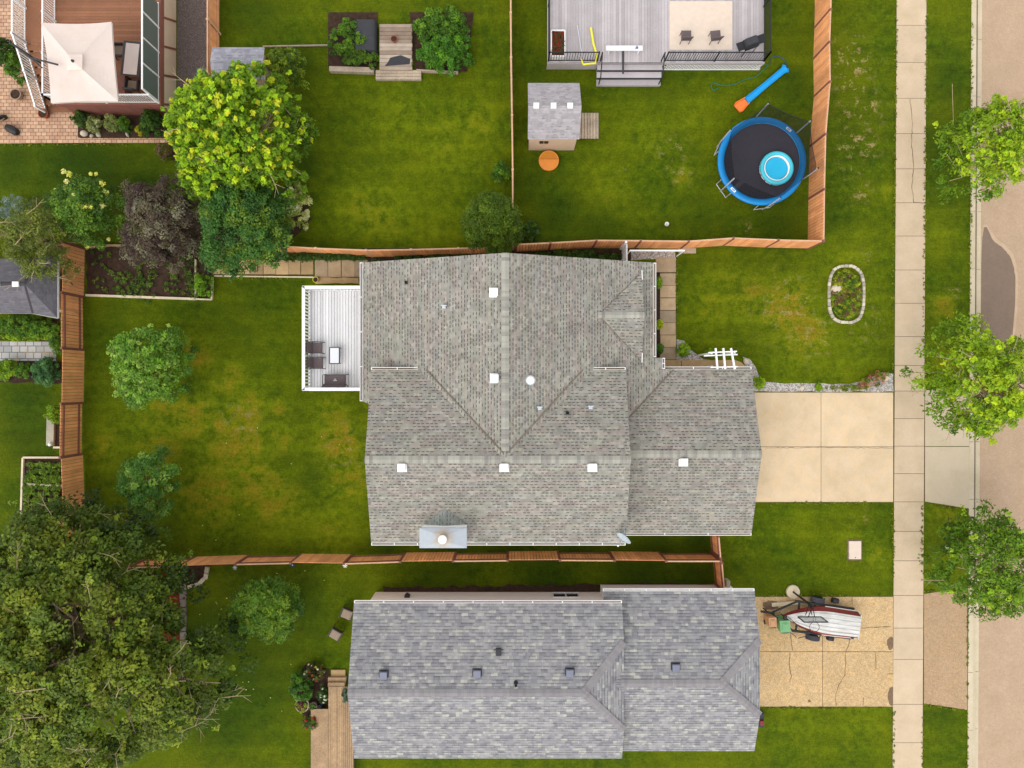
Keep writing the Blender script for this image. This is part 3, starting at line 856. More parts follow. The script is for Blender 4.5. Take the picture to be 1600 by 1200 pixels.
def shrub(name, label, cat, px, py, Rpx, h, n, per, leaf, cols, seed, cr=0.16, group=None, squash=1.0, rot=0.0, aspect=0.5, lobes=0.12, flowers=None, fcol=None, bright=1.0, z0=0.05, flat=0.7):
    hm = h * 0.6
    x, y = P(px, py, hm); Rr = Rpx * (CAM_H - hm) / FPX
    rng = np.random.default_rng(seed)
    cl, rel = crown_clumps(rng, x, y, Rr, z0, h, n, cr, lobes, squash, 0.45, None, rot)
    cc = cols[rng.integers(0, len(cols), n)] * rng.uniform(0.75, 1.25, (n, 1)) * bright
    parts = [leaf_cloud(cl, cr * rng.uniform(0.6, 1.3, n), per, leaf, cc, rng, aspect=aspect, flat=flat)]
    if flowers:
        s_ = rng.choice(n, min(flowers, n), replace=False)
        fc = cl[s_] + np.array([0, 0, cr * 0.5])
        parts.append(leaf_cloud(fc, cr * 0.45, 26, leaf * 0.8, fcol[rng.integers(0, len(fcol), len(s_))], rng, aspect=0.9, shell=0.1))
    o = cloud_obj(name, parts, None, (x, y, 0))
    o.location = (x, y, 0)
    return tag(o, label, cat, group)

GREEN = pal((50, 80, 28), (66, 98, 34), (84, 116, 40), (44, 72, 30))
# --- trees of the north-west corner
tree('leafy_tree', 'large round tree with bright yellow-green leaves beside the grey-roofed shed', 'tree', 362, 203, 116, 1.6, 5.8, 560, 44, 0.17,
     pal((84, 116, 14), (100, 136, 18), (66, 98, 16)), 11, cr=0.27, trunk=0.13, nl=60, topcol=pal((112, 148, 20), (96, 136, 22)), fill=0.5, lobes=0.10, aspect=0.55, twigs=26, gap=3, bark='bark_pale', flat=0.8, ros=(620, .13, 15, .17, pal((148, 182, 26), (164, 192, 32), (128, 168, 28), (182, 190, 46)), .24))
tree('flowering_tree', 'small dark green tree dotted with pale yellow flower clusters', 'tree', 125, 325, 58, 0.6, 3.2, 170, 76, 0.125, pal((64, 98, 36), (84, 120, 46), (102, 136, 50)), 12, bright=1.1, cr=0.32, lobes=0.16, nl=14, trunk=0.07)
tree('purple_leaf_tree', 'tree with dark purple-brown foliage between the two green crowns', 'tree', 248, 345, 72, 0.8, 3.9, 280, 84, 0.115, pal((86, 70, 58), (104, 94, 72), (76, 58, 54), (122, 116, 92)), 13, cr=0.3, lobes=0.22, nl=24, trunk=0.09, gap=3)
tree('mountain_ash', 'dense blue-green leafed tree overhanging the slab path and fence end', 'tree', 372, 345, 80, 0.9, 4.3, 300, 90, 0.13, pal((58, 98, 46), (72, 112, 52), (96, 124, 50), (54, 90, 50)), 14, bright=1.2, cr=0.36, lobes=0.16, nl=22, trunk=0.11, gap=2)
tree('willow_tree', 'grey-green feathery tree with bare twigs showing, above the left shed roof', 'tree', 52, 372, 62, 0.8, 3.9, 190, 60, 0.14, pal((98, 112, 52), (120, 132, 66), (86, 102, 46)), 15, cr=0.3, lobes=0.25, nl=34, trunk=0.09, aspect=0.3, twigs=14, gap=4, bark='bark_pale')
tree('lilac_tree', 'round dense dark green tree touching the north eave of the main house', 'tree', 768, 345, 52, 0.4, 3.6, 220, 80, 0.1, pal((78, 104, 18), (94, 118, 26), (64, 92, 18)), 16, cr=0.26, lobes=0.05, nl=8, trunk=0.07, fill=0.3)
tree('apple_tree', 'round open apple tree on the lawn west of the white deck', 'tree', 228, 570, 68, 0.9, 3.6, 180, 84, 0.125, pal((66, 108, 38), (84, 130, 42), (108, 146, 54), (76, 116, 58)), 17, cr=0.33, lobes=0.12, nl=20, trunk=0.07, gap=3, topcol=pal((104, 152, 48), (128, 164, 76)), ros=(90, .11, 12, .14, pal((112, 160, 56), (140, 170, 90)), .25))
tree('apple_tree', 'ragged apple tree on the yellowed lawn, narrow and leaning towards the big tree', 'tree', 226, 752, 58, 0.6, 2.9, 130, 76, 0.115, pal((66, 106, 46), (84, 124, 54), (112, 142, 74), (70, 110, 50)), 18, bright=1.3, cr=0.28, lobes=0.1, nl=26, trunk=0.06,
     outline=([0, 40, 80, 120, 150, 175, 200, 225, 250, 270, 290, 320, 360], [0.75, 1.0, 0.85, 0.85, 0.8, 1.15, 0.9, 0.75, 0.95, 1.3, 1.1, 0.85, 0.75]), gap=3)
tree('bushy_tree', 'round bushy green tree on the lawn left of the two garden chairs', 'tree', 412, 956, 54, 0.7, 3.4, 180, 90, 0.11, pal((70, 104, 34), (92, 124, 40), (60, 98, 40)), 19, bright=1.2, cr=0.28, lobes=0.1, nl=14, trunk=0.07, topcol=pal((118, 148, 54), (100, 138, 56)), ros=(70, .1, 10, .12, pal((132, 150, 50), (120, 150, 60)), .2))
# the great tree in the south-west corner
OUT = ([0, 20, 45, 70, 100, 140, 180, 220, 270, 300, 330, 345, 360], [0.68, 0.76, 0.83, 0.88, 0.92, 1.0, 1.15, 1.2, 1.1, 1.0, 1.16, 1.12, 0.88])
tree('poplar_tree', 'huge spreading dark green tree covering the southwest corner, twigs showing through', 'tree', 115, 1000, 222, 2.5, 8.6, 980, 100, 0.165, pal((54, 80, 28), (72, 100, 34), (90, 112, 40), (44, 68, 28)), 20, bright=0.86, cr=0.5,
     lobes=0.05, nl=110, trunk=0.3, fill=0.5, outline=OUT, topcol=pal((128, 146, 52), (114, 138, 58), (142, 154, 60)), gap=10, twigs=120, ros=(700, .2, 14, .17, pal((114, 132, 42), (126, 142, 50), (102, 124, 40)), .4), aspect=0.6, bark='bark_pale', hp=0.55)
# street trees
ST = pal((84, 122, 20), (104, 142, 26), (72, 108, 24)); STT = pal((146, 176, 34), (166, 190, 40), (128, 162, 36))
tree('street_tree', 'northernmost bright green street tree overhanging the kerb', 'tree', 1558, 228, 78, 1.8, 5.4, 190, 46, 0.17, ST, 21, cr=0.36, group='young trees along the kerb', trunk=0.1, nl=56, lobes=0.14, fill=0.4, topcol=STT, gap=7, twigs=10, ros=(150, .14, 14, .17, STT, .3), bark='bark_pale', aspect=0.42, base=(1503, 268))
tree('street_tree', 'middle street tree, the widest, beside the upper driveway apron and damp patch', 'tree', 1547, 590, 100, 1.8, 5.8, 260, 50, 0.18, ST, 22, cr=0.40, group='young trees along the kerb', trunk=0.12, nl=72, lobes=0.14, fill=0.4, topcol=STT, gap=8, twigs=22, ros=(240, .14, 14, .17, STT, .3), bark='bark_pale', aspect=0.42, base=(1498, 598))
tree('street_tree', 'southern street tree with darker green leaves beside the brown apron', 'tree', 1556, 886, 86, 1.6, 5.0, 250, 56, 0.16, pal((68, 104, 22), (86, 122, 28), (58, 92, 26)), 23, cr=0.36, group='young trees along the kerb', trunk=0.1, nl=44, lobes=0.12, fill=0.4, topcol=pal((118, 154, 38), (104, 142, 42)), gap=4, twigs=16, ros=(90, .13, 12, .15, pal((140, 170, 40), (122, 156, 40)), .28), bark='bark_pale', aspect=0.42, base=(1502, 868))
# flower clusters on the flowering tree
rng = np.random.default_rng(5)
ft = [o for o in COL.objects if o.name == 'flowering_tree'][0]
fc = [P3(*p) for p in ((100, 268, 2.6), (108, 272, 2.7), (104, 284, 2.9), (102, 293, 2.9), (87, 297, 2.5), (76, 316, 2.2), (78, 322, 2.2), (142, 272, 2.5), (150, 272, 2.4), (160, 287, 2.6), (165, 300, 2.5), (168, 309, 2.4), (126, 320, 3.2), (133, 323, 3.2), (141, 322, 3.2), (160, 322, 2.8), (115, 305, 3.2), (88, 344, 2.5), (96, 347, 2.4), (110, 343, 2.7), (123, 352, 2.6), (117, 366, 2.0), (136, 385, 1.4), (170, 374, 1.5))]
cloud_obj('flower_cluster', [leaf_cloud(fc, rng.uniform(.09, .17, len(fc)), 60, 0.07, pal((232, 226, 150), (214, 214, 110))[rng.integers(0, 2, len(fc))], rng, aspect=0.9, shell=0.1)], ft, tuple(ft.location))
# --- shrubs
sh = shrub
LG = pal((104, 140, 26), (126, 158, 30), (88, 124, 28)); MG = pal((76, 114, 30), (94, 132, 36), (64, 102, 32)); DG = pal((56, 86, 28), (70, 100, 32), (48, 76, 28))
sh('lilac_shrub', 'olive-green shrub at the right end of the grey-roofed shed', 'shrub', 446, 106, 33, 2.2, 90, 56, 0.13, pal((72, 98, 24), (92, 118, 30), (110, 132, 34)), 31, cr=0.22)
sh('dogwood_shrub', 'cream and green variegated shrub at the edge of the middle lawn', 'shrub', 464, 322, 22, 1.3, 60, 60, 0.11, pal((176, 182, 130), (204, 206, 166), (136, 152, 92)), 32, cr=0.17, squash=1.9, rot=0.25)
sh('blue_spruce', 'small pale blue-grey conifer by the left edge', 'conifer', 20, 326, 24, 1.1, 60, 80, 0.08, pal((120, 138, 132), (140, 156, 150), (100, 120, 116)), 33, cr=0.15, aspect=0.25)
sh('leafy_shrub', 'broad bright green shrub right of the wooden garden steps', 'shrub', 697, 82, 44, 1.3, 150, 60, 0.12, pal((62, 108, 26), (84, 132, 32), (70, 118, 40)), 34, cr=0.2, squash=0.75)
sh('leafy_shrub', 'loose weedy shrub between the dark tarp and the planter timber', 'shrub', 562, 92, 30, 0.7, 70, 40, 0.1, pal((58, 88, 20), (76, 106, 26), (88, 124, 34)), 35, cr=0.15, squash=0.45)
sh('leafy_shrub', 'small bright shrub beside the thin fence above the round lilac', 'shrub', 783, 268, 16, 0.9, 40, 50, 0.1, MG, 36, cr=0.14, squash=1.3)
sh('leafy_shrub', 'dark leafy weeds at the fence corner below the orange disc', 'shrub', 826, 362, 20, 0.5, 40, 36, 0.13, DG, 37, cr=0.15)
sh('leafy_shrub', 'bright green shrub in the timber box beside the vegetable bed', 'shrub', 317, 445, 15, 0.9, 46, 50, 0.09, pal((92, 134, 28), (110, 150, 34)), 38, cr=0.13, squash=1.5)
sh('leafy_shrub', 'mass of green growth in the planter bed above the left timber edge', 'shrub', 545, 60, 34, 0.7, 90, 44, 0.11, MG, 133, cr=0.16, squash=0.9)
sh('leafy_shrub', 'tall bright green growth at the top edge right of the plank walk', 'shrub', 690, 40, 44, 1.2, 130, 56, 0.12, MG, 134, cr=0.2, squash=0.7)
sh('climbing_shrub', 'green bush beside the white stair railing in the northwest', 'shrub', 24, 104, 16, 1.0, 60, 50, 0.11, MG, 39, cr=0.17, squash=2.1, rot=0.25)
sh('dark_shrub', 'dark green shrub left of the stair railing, cut by the photo edge', 'shrub', 4, 80, 22, 1.2, 50, 50, 0.11, DG, 40, cr=0.18)
sh('leafy_shrub', 'rounded dark shrub under the brown deck, beside the pale variegated ones', 'shrub', 128, 186, 17, 0.8, 40, 50, 0.1, DG, 41, cr=0.13, squash=0.6)
sh('variegated_shrub', 'left of two silvery variegated shrubs below the brown deck', 'shrub', 148, 194, 14, 0.7, 40, 50, 0.08, pal((140, 150, 110), (110, 128, 78), (168, 174, 140)), 42, cr=0.12, group='variegated shrubs below the deck')
sh('variegated_shrub', 'right of two silvery variegated shrubs below the brown deck', 'shrub', 174, 192, 14, 0.7, 40, 50, 0.08, pal((130, 142, 100), (100, 120, 70), (150, 160, 120)), 43, cr=0.12, group='variegated shrubs below the deck')
sh('leafy_shrub', 'round mid-green shrub at the right end of the silvery pair', 'shrub', 195, 194, 12, 0.8, 36, 50, 0.09, MG, 44, cr=0.12)
sh('leafy_shrub', 'dark green shrub at the corner of the brown deck by the big bright tree', 'shrub', 238, 192, 22, 1.1, 60, 50, 0.11, pal((50, 82, 26), (66, 100, 32)), 45, cr=0.16)
sh('golden_grass', 'tuft of golden yellow foliage at the edge of the paver strip', 'plant', 222, 204, 11, 0.5, 30, 60, 0.13, pal((150, 150, 24), (176, 168, 30), (126, 130, 26)), 46, cr=0.11, aspect=0.15)
sh('rusty_shrub', 'small reddish shrub on the lawn edge west of the bright tree', 'shrub', 256, 236, 14, 0.7, 36, 40, 0.09, pal((110, 84, 60), (88, 92, 40), (124, 96, 80)), 47, cr=0.12)
sh('hedge', 'dark green hedge under the left shed eave', 'hedge', 40, 508, 52, 1.1, 170, 50, 0.1, MG, 48, cr=0.16, squash=0.34, lobes=0.03)
sh('hedge', 'low yellow-green hedge along the upper side of the grey stone path', 'hedge', 40, 523, 52, 0.5, 110, 50, 0.09, pal((120, 150, 26), (98, 132, 26)), 49, cr=0.12, squash=0.16, lobes=0.03)
sh('leafy_shrub', 'yellow-green shrub below the grey stone path, leftmost of three', 'shrub', 12, 578, 22, 0.8, 60, 50, 0.1, LG, 50, cr=0.16, squash=0.75)
sh('leafy_shrub', 'small light green shrub below the grey stone path, between two larger ones', 'shrub', 37, 580, 12, 0.7, 34, 46, 0.1, pal((96, 140, 40), (78, 118, 40)), 51, cr=0.13, squash=1.2)
sh('hosta', 'blue-green broad-leaved shrub by the fence below the grey stone path', 'shrub', 72, 580, 24, 0.8, 70, 46, 0.15, pal((64, 108, 70), (80, 122, 84), (52, 94, 62)), 52, cr=0.17, squash=0.95)
sh('climbing_shrub', 'leafy growth against the outside of the left fence beside the stone path', 'shrub', 92, 530, 12, 1.3, 50, 44, 0.1, MG, 53, cr=0.14, squash=2.6)
sh('leafy_shrub', 'light green shrub over the top end of the narrow concrete kerb by the fence', 'shrub', 87, 647, 14, 1.0, 50, 44, 0.1, LG, 54, cr=0.14, squash=1.3)
sh('leafy_shrub', 'low dark growth in the shaded bed below the north fence, left part', 'shrub', 690, 408, 110, 0.4, 200, 34, 0.12, DG, 55, cr=0.14, squash=0.09, lobes=0.02)
sh('leafy_shrub', 'low dark growth in the shaded bed north of the house, right part', 'shrub', 890, 402, 90, 0.4, 170, 34, 0.12, DG, 56, cr=0.14, squash=0.11, lobes=0.02)
sh('leafy_shrub', 'narrow dark hedge growth along the fence behind the tan slab path', 'shrub', 500, 401, 75, 0.6, 150, 34, 0.1, DG, 57, cr=0.13, squash=0.07, lobes=0.02)
sh('leafy_shrub', 'green plants along the east eave at the north end of the slab walk', 'plant', 1029.5, 442, 5, 0.6, 40, 40, 0.09, LG, 58, cr=0.1, squash=3.8)
sh('spirea_shrub', 'vivid yellow-green shrub against the house wall beside the slab walk', 'shrub', 1030, 507, 6, 0.5, 30, 40, 0.08, pal((150, 172, 20), (168, 184, 30)), 59, cr=0.1, squash=1.8)
sh('leafy_shrub', 'dark green shrub against the house wall at the south end of the slab walk', 'shrub', 1030, 545, 6, 0.6, 34, 40, 0.1, MG, 60, cr=0.11, squash=2.0)
sh('spirea_shrub', 'round yellow-green shrub at the south end of the slab walk by the lawn', 'shrub', 1068, 546, 12, 0.6, 44, 44, 0.08, pal((126, 156, 30), (104, 140, 30)), 61, cr=0.12)
sh('leafy_shrub', 'small plants at the foot of the white pergola', 'plant', 1112, 552, 12, 0.4, 26, 40, 0.08, LG, 62, cr=0.1, squash=0.6)
sh('spirea_shrub', 'round yellow-green shrub at the northeast corner of the garage', 'shrub', 1186, 599, 10, 0.8, 40, 44, 0.08, pal((140, 168, 28), (116, 150, 30)), 63, cr=0.12, squash=1.3)
sh('flowering_plants', 'small yellow-green plant in the pale gravel strip', 'plant', 1280, 604, 7, 0.35, 20, 40, 0.08, LG, 64, cr=0.09)
sh('flowering_plants', 'low rusty red and green plants near the sidewalk end of the gravel strip', 'plant', 1365, 594, 26, 0.3, 60, 34, 0.08, pal((150, 92, 60), (112, 132, 36), (90, 116, 34), (170, 120, 90)), 65, cr=0.1, squash=0.42, rot=0.35)
sh('flowering_plants', 'low green plants in the middle of the gravel strip beside the driveway', 'plant', 1320, 606, 30, 0.25, 44, 30, 0.07, pal((112, 132, 40), (140, 112, 60), (90, 116, 34)), 66, cr=0.08, squash=0.14)
sh('ground_cover', 'mat of yellow-green plants inside the oval stone ring', 'plant', 1322, 460, 25, 0.25, 420, 40, 0.09, pal((110, 136, 30), (146, 156, 44), (84, 112, 32), (118, 92, 60)), 67, cr=0.13, squash=1.65, lobes=0.01)
sh('climbing_shrub', 'spreading green plant left of the small wooden deck, by the flower pots', 'shrub', 472, 1072, 20, 0.8, 60, 44, 0.12, pal((58, 98, 28), (76, 118, 34)), 68, cr=0.15, squash=1.4)
sh('flower_bush', 'dark bed of mixed red and yellow flowers above the wooden steps', 'flowers', 490, 1050, 18, 0.5, 60, 40, 0.08, pal((60, 74, 30), (78, 62, 40), (88, 104, 44)), 69, cr=0.11, squash=0.9, flowers=22, fcol=pal((170, 50, 40), (210, 190, 60), (220, 214, 200)))
sh('flower_bush', 'white daisies growing left of the small wooden deck', 'flowers', 504, 1085, 11, 0.5, 34, 40, 0.08, pal((64, 92, 40), (52, 78, 34)), 70, cr=0.1, squash=1.6, flowers=11, fcol=pal((225, 225, 215), (235, 235, 230)))
sh('leafy_shrub', 'dark plants squeezed between the small wooden deck and the grey-blue roof', 'plant', 541, 1086, 8, 0.6, 34, 40, 0.08, pal((60, 84, 50), (90, 110, 90)), 71, cr=0.1, squash=1.9)
sh('flower_bush', 'pink flowering bush under the big tree by the stone kerb end', 'flowers', 274, 899, 8, 0.4, 26, 34, 0.08, pal((60, 80, 34), (150, 70, 90)), 72, cr=0.1, flowers=12, fcol=pal((196, 90, 120), (170, 60, 96)))
sh('flower_bush', 'small red flowering plant in the red mulch by the stone kerb', 'flowers', 274, 968, 9, 0.4, 26, 34, 0.1, pal((90, 128, 40), (76, 112, 36)), 73, cr=0.1, squash=1.3, flowers=7, fcol=pal((190, 40, 70), (170, 50, 70)))
sh('flower_bush', 'pink and red flowers at the bottom of the small wooden deck', 'flowers', 484, 1128, 14, 0.5, 40, 40, 0.09, pal((60, 90, 34), (80, 110, 44)), 74, cr=0.12, squash=0.9, flowers=20, fcol=pal((196, 30, 40), (214, 90, 130)))
rngv = np.random.default_rng(77)
# seedlings scattered over the bare vegetable bed
def scatter(name, pts, r, per, leaf, cols, z, seed, kind='stuff', label=None, cat=None):
    rng = np.random.default_rng(seed)
    c = np.array([P3(a, b, z) for a, b in pts])
    o = cloud_obj(name, [leaf_cloud(c, r * rng.uniform(.6, 1.3, len(c)), per, leaf, cols[rng.integers(0, len(cols), len(c))] * rng.uniform(.7, 1.3, (len(c), 1)), rng)])
    return tag(o, label, cat, None, kind)
rd = random.Random(8)
pp = [(rd.uniform(180, 240) , rd.uniform(425, 462)) for _ in range(46)] + [(rd.gauss(221, 9), rd.gauss(445, 12)) for _ in range(36)] + [(rd.uniform(255, 305), rd.uniform(415, 460)) for _ in range(46)] + [(rd.uniform(140, 180), rd.uniform(392, 455)) for _ in range(22)] + [(rd.uniform(205, 300), rd.uniform(392, 425)) for _ in range(50)] + [(rd.uniform(300, 309), rd.uniform(405, 465)) for _ in range(24)]
scatter('seedlings', pp, 0.12, 22, 0.09, pal((84, 112, 34), (64, 96, 34), (100, 118, 60)), 0.12, 81, label='scattered green seedlings in the dark soil bed', cat='seedlings')
pp = []
for row in (727, 737, 746, 752, 763, 772, 781, 789, 798, 806):
    pp += [(rd.uniform(38, 95), row + rd.gauss(0, 1.5)) for _ in range(34)]
scatter('vegetables', pp, 0.12, 24, 0.1, pal((74, 106, 28), (92, 122, 34), (110, 138, 40)), 0.16, 82, label='rows of green vegetables in the white-edged bed by the left fence', cat='vegetables')
pp = [(rd.uniform(296, 400), rd.uniform(930, 1130)) for _ in range(26)] + [(rd.uniform(380, 545), rd.uniform(1000, 1120)) for _ in range(8)] + [(rd.uniform(380, 560), rd.uniform(890, 910)) for _ in range(3)] + [(rd.uniform(290, 560), rd.uniform(640, 850)) for _ in range(9)]
scatter('dandelions', pp, 0.03, 7, 0.05, pal((205, 205, 150), (190, 190, 120)), 0.05, 83, label='scattered tiny pale weed flowers in the west lawns', cat='wildflowers')
# ragged grass tufts that soften the edges of slabs and beds
pp = []
def edge(a, b, n, j=1.6):
    for _ in range(int(n * .4)):
        t = rd.random() * .6 + rd.random() ** 2 * .4; pp.append((a[0] + (b[0] - a[0]) * t + rd.gauss(0, j * .5), a[1] + (b[1] - a[1]) * t + rd.gauss(0, j * .5)))
for a, b, n in (((1401.5, -40), (1393.5, 612), 420), ((1395, 787), (1396.5, 930), 90), ((1397, 1106), (1395, 1240), 80), ((1448.5, -40), (1441.5, 600), 420), ((1440.5, 788), (1440.5, 924), 90), ((1442, 1103), (1440, 1240), 60), ((1185, 786.5), (1395, 785.5), 120), ((1188, 930.5), (1395, 930.5), 120),
                ((1190, 1106), (1395, 1106), 120), ((1519, -40), (1515, 600), 300), ((1513, 797), (1512, 924), 80), ((1512, 1111), (1511, 1240), 50), ((1512.5, 925), (1511.5, 1108), 110), ((1057.5, 404), (1057, 530), 90), ((333, 434), (466, 436), 70), ((136, 463), (303, 468), 50), ((0, 226.5), (258, 225), 120), ((1445, 786), (1512, 797), 40), ((1443, 924), (1476, 921), 20), ((1443, 1101), (1510, 1111), 40)):
    edge(a, b, n)
scatter('grass_tufts', pp, 0.055, 8, 0.09, pal((84, 104, 14), (104, 118, 18), (122, 126, 34)), 0.025, 84, label='ragged grass along the edges of the paving', cat='grass')
# ---------------------------------------------------------------- the main house
K = 0.352
def rect_shift(pts, dz): return [(p[0], p[1], p[2] + dz) for p in pts]
def cap(mb, a, b, w=0.17, th=0.03, m=0, dn=0.06):
    """ridge cap: two narrow leaves folded over the ridge, tabs across its length"""
    a = Vector(a); b = Vector(b); d = (b - a); L = d.length; d.normalize()
    r = d.cross(Vector((0, 0, 1))).normalized()
    for sg in (1, -1):
        e = r * sg * w - Vector((0, 0, dn))
        vs = [a + Vector((0, 0, th)), b + Vector((0, 0, th)), b + e + Vector((0, 0, th)), a + e + Vector((0, 0, th))]
        if sg < 0: vs = vs[::-1]
        k = len(mb.v); mb.add(vs, [(3, 2, 1, 0)], m)
        uv = [(0, .1), (L, .1), (L, .1 + w), (0, .1 + w)]
        if sg < 0: uv = uv[::-1]
        mb.uv[len(mb.f) - 1] = [uv[i] for i in (3, 2, 1, 0)]
def gutter(mb, a, b, m=0, n=None):
    a = Vector(a); b = Vector(b)
    mb.bar(a, b, 0.02, 0.11, m)
    d = (b - a).normalized(); r = Vector((-d.y, d.x, 0))
    return mb
def gutter_run(parent, a, b, out, mat='white_metal', hang=0.9, name='gutter', inner='gutterc'):
    """open trough with hangers; out = unit vector away from the wall"""
    g_ = MB(); a = Vector(a); b = Vector(b); o = Vector(out)
    g_.bar(a + o * 0.012, b + o * 0.012, 0.016, 0.12)
    g_.bar(a + o * 0.115, b + o * 0.115, 0.022, 0.10)
    g_.bar(a + o * 0.06 - Vector((0, 0, 0.05)), b + o * 0.06 - Vector((0, 0, 0.05)), 0.10, 0.012, 1)
    L = (b - a).length; k = max(2, int(L / hang)); d = (b - a) / L
    for i in range(k + 1):
        c = a + d * min(max(L * i / k, 0.02), L - 0.02)
        g_.bar(c + o * 0.005 + Vector((0, 0, 0.055)), c + o * 0.125 + Vector((0, 0, 0.055)), 0.035, 0.014)
    return g_.build(name, [M[mat], M[inner]], parent)

hs_ = thing('house', 'main house with weathered grey shingle roof, square white vents and wide garage wing', 'house', (0, 0, 0))
RX = -0.30; WX = -7.21; EX = 6.84; NY = 5.86
def zA(x): return 5.13 - K * abs(x - RX)
BY = -3.38; BS = -7.42; BN = 0.66; BW = -6.58; BE = 5.31; BH = 3.7
def zB(y): return BH + K * (BN - y) if y > BY else BH + K * (y - BS)
CY = -3.28; CS = -7.28; CN = 0.72; CE = 11.70; CH = 2.24
def zC(y): return CH + K * (CN - y) if y > CY else CH + K * (y - CS)
rf = MB()
rf.plane([(WX, NY, zA(WX)), (WX, -.83, zA(WX)), (RX, -3.3, zA(RX)), (RX, NY, zA(RX))])
ep = [(RX, NY), (RX, -3.3), (4.6, -2.58), (7.9, .72), (7.3, .72), (7.3, 1.27), (EX, 1.27), (EX, NY)]
rf.plane([(x, y, zA(x)) for x, y in ep], uo=.11)
rf.plane([(BW, BS, zB(BS)), (BE, BS, zB(BS)), (BE, BY, zB(BY)), (BW, BY, zB(BY))])
rf.plane([(BW, BY, zB(BY)), (BE, BY, zB(BY)), (BE, BN, zB(BN)), (3.3, BN, zB(BN)), (RX, -3.1, zB(-3.1) - .0), (-4.0, BN, zB(BN)), (BW, BN, zB(BN))], uo=.07)
rf.plane([(4.9, CS, zC(CS)), (CE, CS, zC(CS)), (CE, CY, zC(CY)), (4.9, CY, zC(CY))])
rf.plane([(4.9, CY, zC(CY)), (CE, CY, zC(CY)), (CE, CN, CH), (7.9, CN, CH), (4.9, -2.28, zC(-2.28))], uo=.2)
# small gable over the entrance
GY = 3.23; GX0 = 4.10; GX1 = 6.2; GW = 2.10; gz = zA(GX0) + .05
rf.plane([(GX0, GY, gz), (GX1, GY, gz + .02), (GX1, GY + GW, gz - K * GW + .03)], th=0.12)
rf.plane([(GX0, GY, gz), (GX1, GY - GW, gz - K * GW + .03), (GX1, GY, gz + .02)], th=0.12, uo=.1)
roof = rf.build('roof', [M['shingle_main'], M['fascia']], hs_)
cp = MB()
cap(cp, (RX, NY, zA(RX)), (RX, -3.0, zA(RX))); cap(cp, (BW, BY, zB(BY)), (BE, BY, zB(BY))); cap(cp, (4.95, CY, zC(CY)), (CE, CY, zC(CY))); cap(cp, (GX0 - .1, GY, gz + .01), (GX1, GY, gz + .03), w=0.15)
cp.build('ridge_cap', M['cap_main'], roof)
vf = MB()      # valley flashings, worn brown
for a, c in (((-4.0, BN - .0), (RX - .12, -3.06)), ((3.3, BN - .0), (RX + .12, -3.06)), ((7.85, .67), (5.38, -1.80)), ((GX0 + .02, GY + .04), (GX1 - .02, GY + GW - .04)), ((GX0 + .02, GY - .04), (GX1 - .02, GY - GW + .04))):
    vf.bar((a[0], a[1], zA(a[0]) + .022), (c[0], c[1], zA(c[0]) + .022), .045, .05)
vf.build('valley_flashing', m_plain('worn_flashing', S(112, 100, 88), .8, .2, .2, 9), roof)
# walls
w = MB()
def gable_wall(mb, x0, x1, y0, y1, zf, ax, m=0, z0=0.0):
    """box up to the roof underside with gable ends; ax 'x' when the ridge runs along x"""
    if ax == 'x':
        ym = (y0 + y1) / 2
        for x in (x0, x1):
            pass
        vs = [(x0, y0, z0), (x1, y0, z0), (x1, y1, z0), (x0, y1, z0), (x0, y0, zf(y0) - .2), (x1, y0, zf(y0) - .2), (x1, y1, zf(y1) - .2), (x0, y1, zf(y1) - .2), (x0, ym, zf(ym) - .2), (x1, ym, zf(ym) - .2)]
        fs = [(0, 1, 5, 4), (2, 3, 7, 6), (1, 2, 6, 9, 5), (3, 0, 4, 8, 7), (0, 3, 2, 1), (4, 5, 9, 8), (8, 9, 6, 7)]
    else:
        xm = (x0 + x1) / 2
        vs = [(x0, y0, z0), (x1, y0, z0), (x1, y1, z0), (x0, y1, z0), (x0, y0, zf(x0) - .2), (x1, y0, zf(x1) - .2), (x1, y1, zf(x1) - .2), (x0, y1, zf(x0) - .2), (xm, y0, zf(xm) - .2), (xm, y1, zf(xm) - .2)]
        fs = [(0, 1, 5, 8, 4), (2, 3, 7, 9, 6), (1, 2, 6, 5), (3, 0, 4, 7), (0, 3, 2, 1), (4, 8, 9, 7), (8, 5, 6, 9)]
    mb.add(vs, fs, m)
gable_wall(w, WX + .45, EX - .52, -2.9, NY - .4, zA, 'y')
gable_wall(w, BW + .35, BE - .4, BS + .55, BN - .5, zB, 'x')
gable_wall(w, 4.95, CE - .4, CS + .45, CN - .45, zC, 'x')
w.add([(GX1 - .12, GY, gz - .1), (GX1 - .12, GY + GW - .15, gz - K * GW - .05), (GX1 - .12, GY - GW + .15, gz - K * GW - .05)], [(0, 1, 2)])
w.build('wall', M['siding'], hs_)
# gutters
gutter_run(hs_, (WX, -.83, zA(WX) - .07), (WX, NY, zA(WX) - .07), (-1, 0, 0), hang=1.6)
gutter_run(hs_, (EX, 1.3, zA(EX) - .07), (EX, NY, zA(EX) - .07), (1, 0, 0), hang=1.1)
gutter_run(hs_, (7.3, .74, zA(7.3) - .07), (7.3, 1.27, zA(7.3) - .07), (1, 0, 0), hang=.4)
gutter_run(hs_, (BW, BS, BH - .07), (BE, BS, BH - .07), (0, -1, 0), hang=1.0)
gutter_run(hs_, (BW, BN, BH - .07), (-4.15, BN, BH - .07), (0, 1, 0), hang=1.0)
gutter_run(hs_, (3.45, BN, BH - .07), (BE, BN, BH - .07), (0, 1, 0), hang=.9)
gutter_run(hs_, (5.35, CS, CH - .07), (CE, CS, CH - .07), (0, -1, 0), hang=1.6)
gutter_run(hs_, (7.45, CN, CH - .07), (CE, CN, CH - .07), (0, 1, 0), hang=1.2)
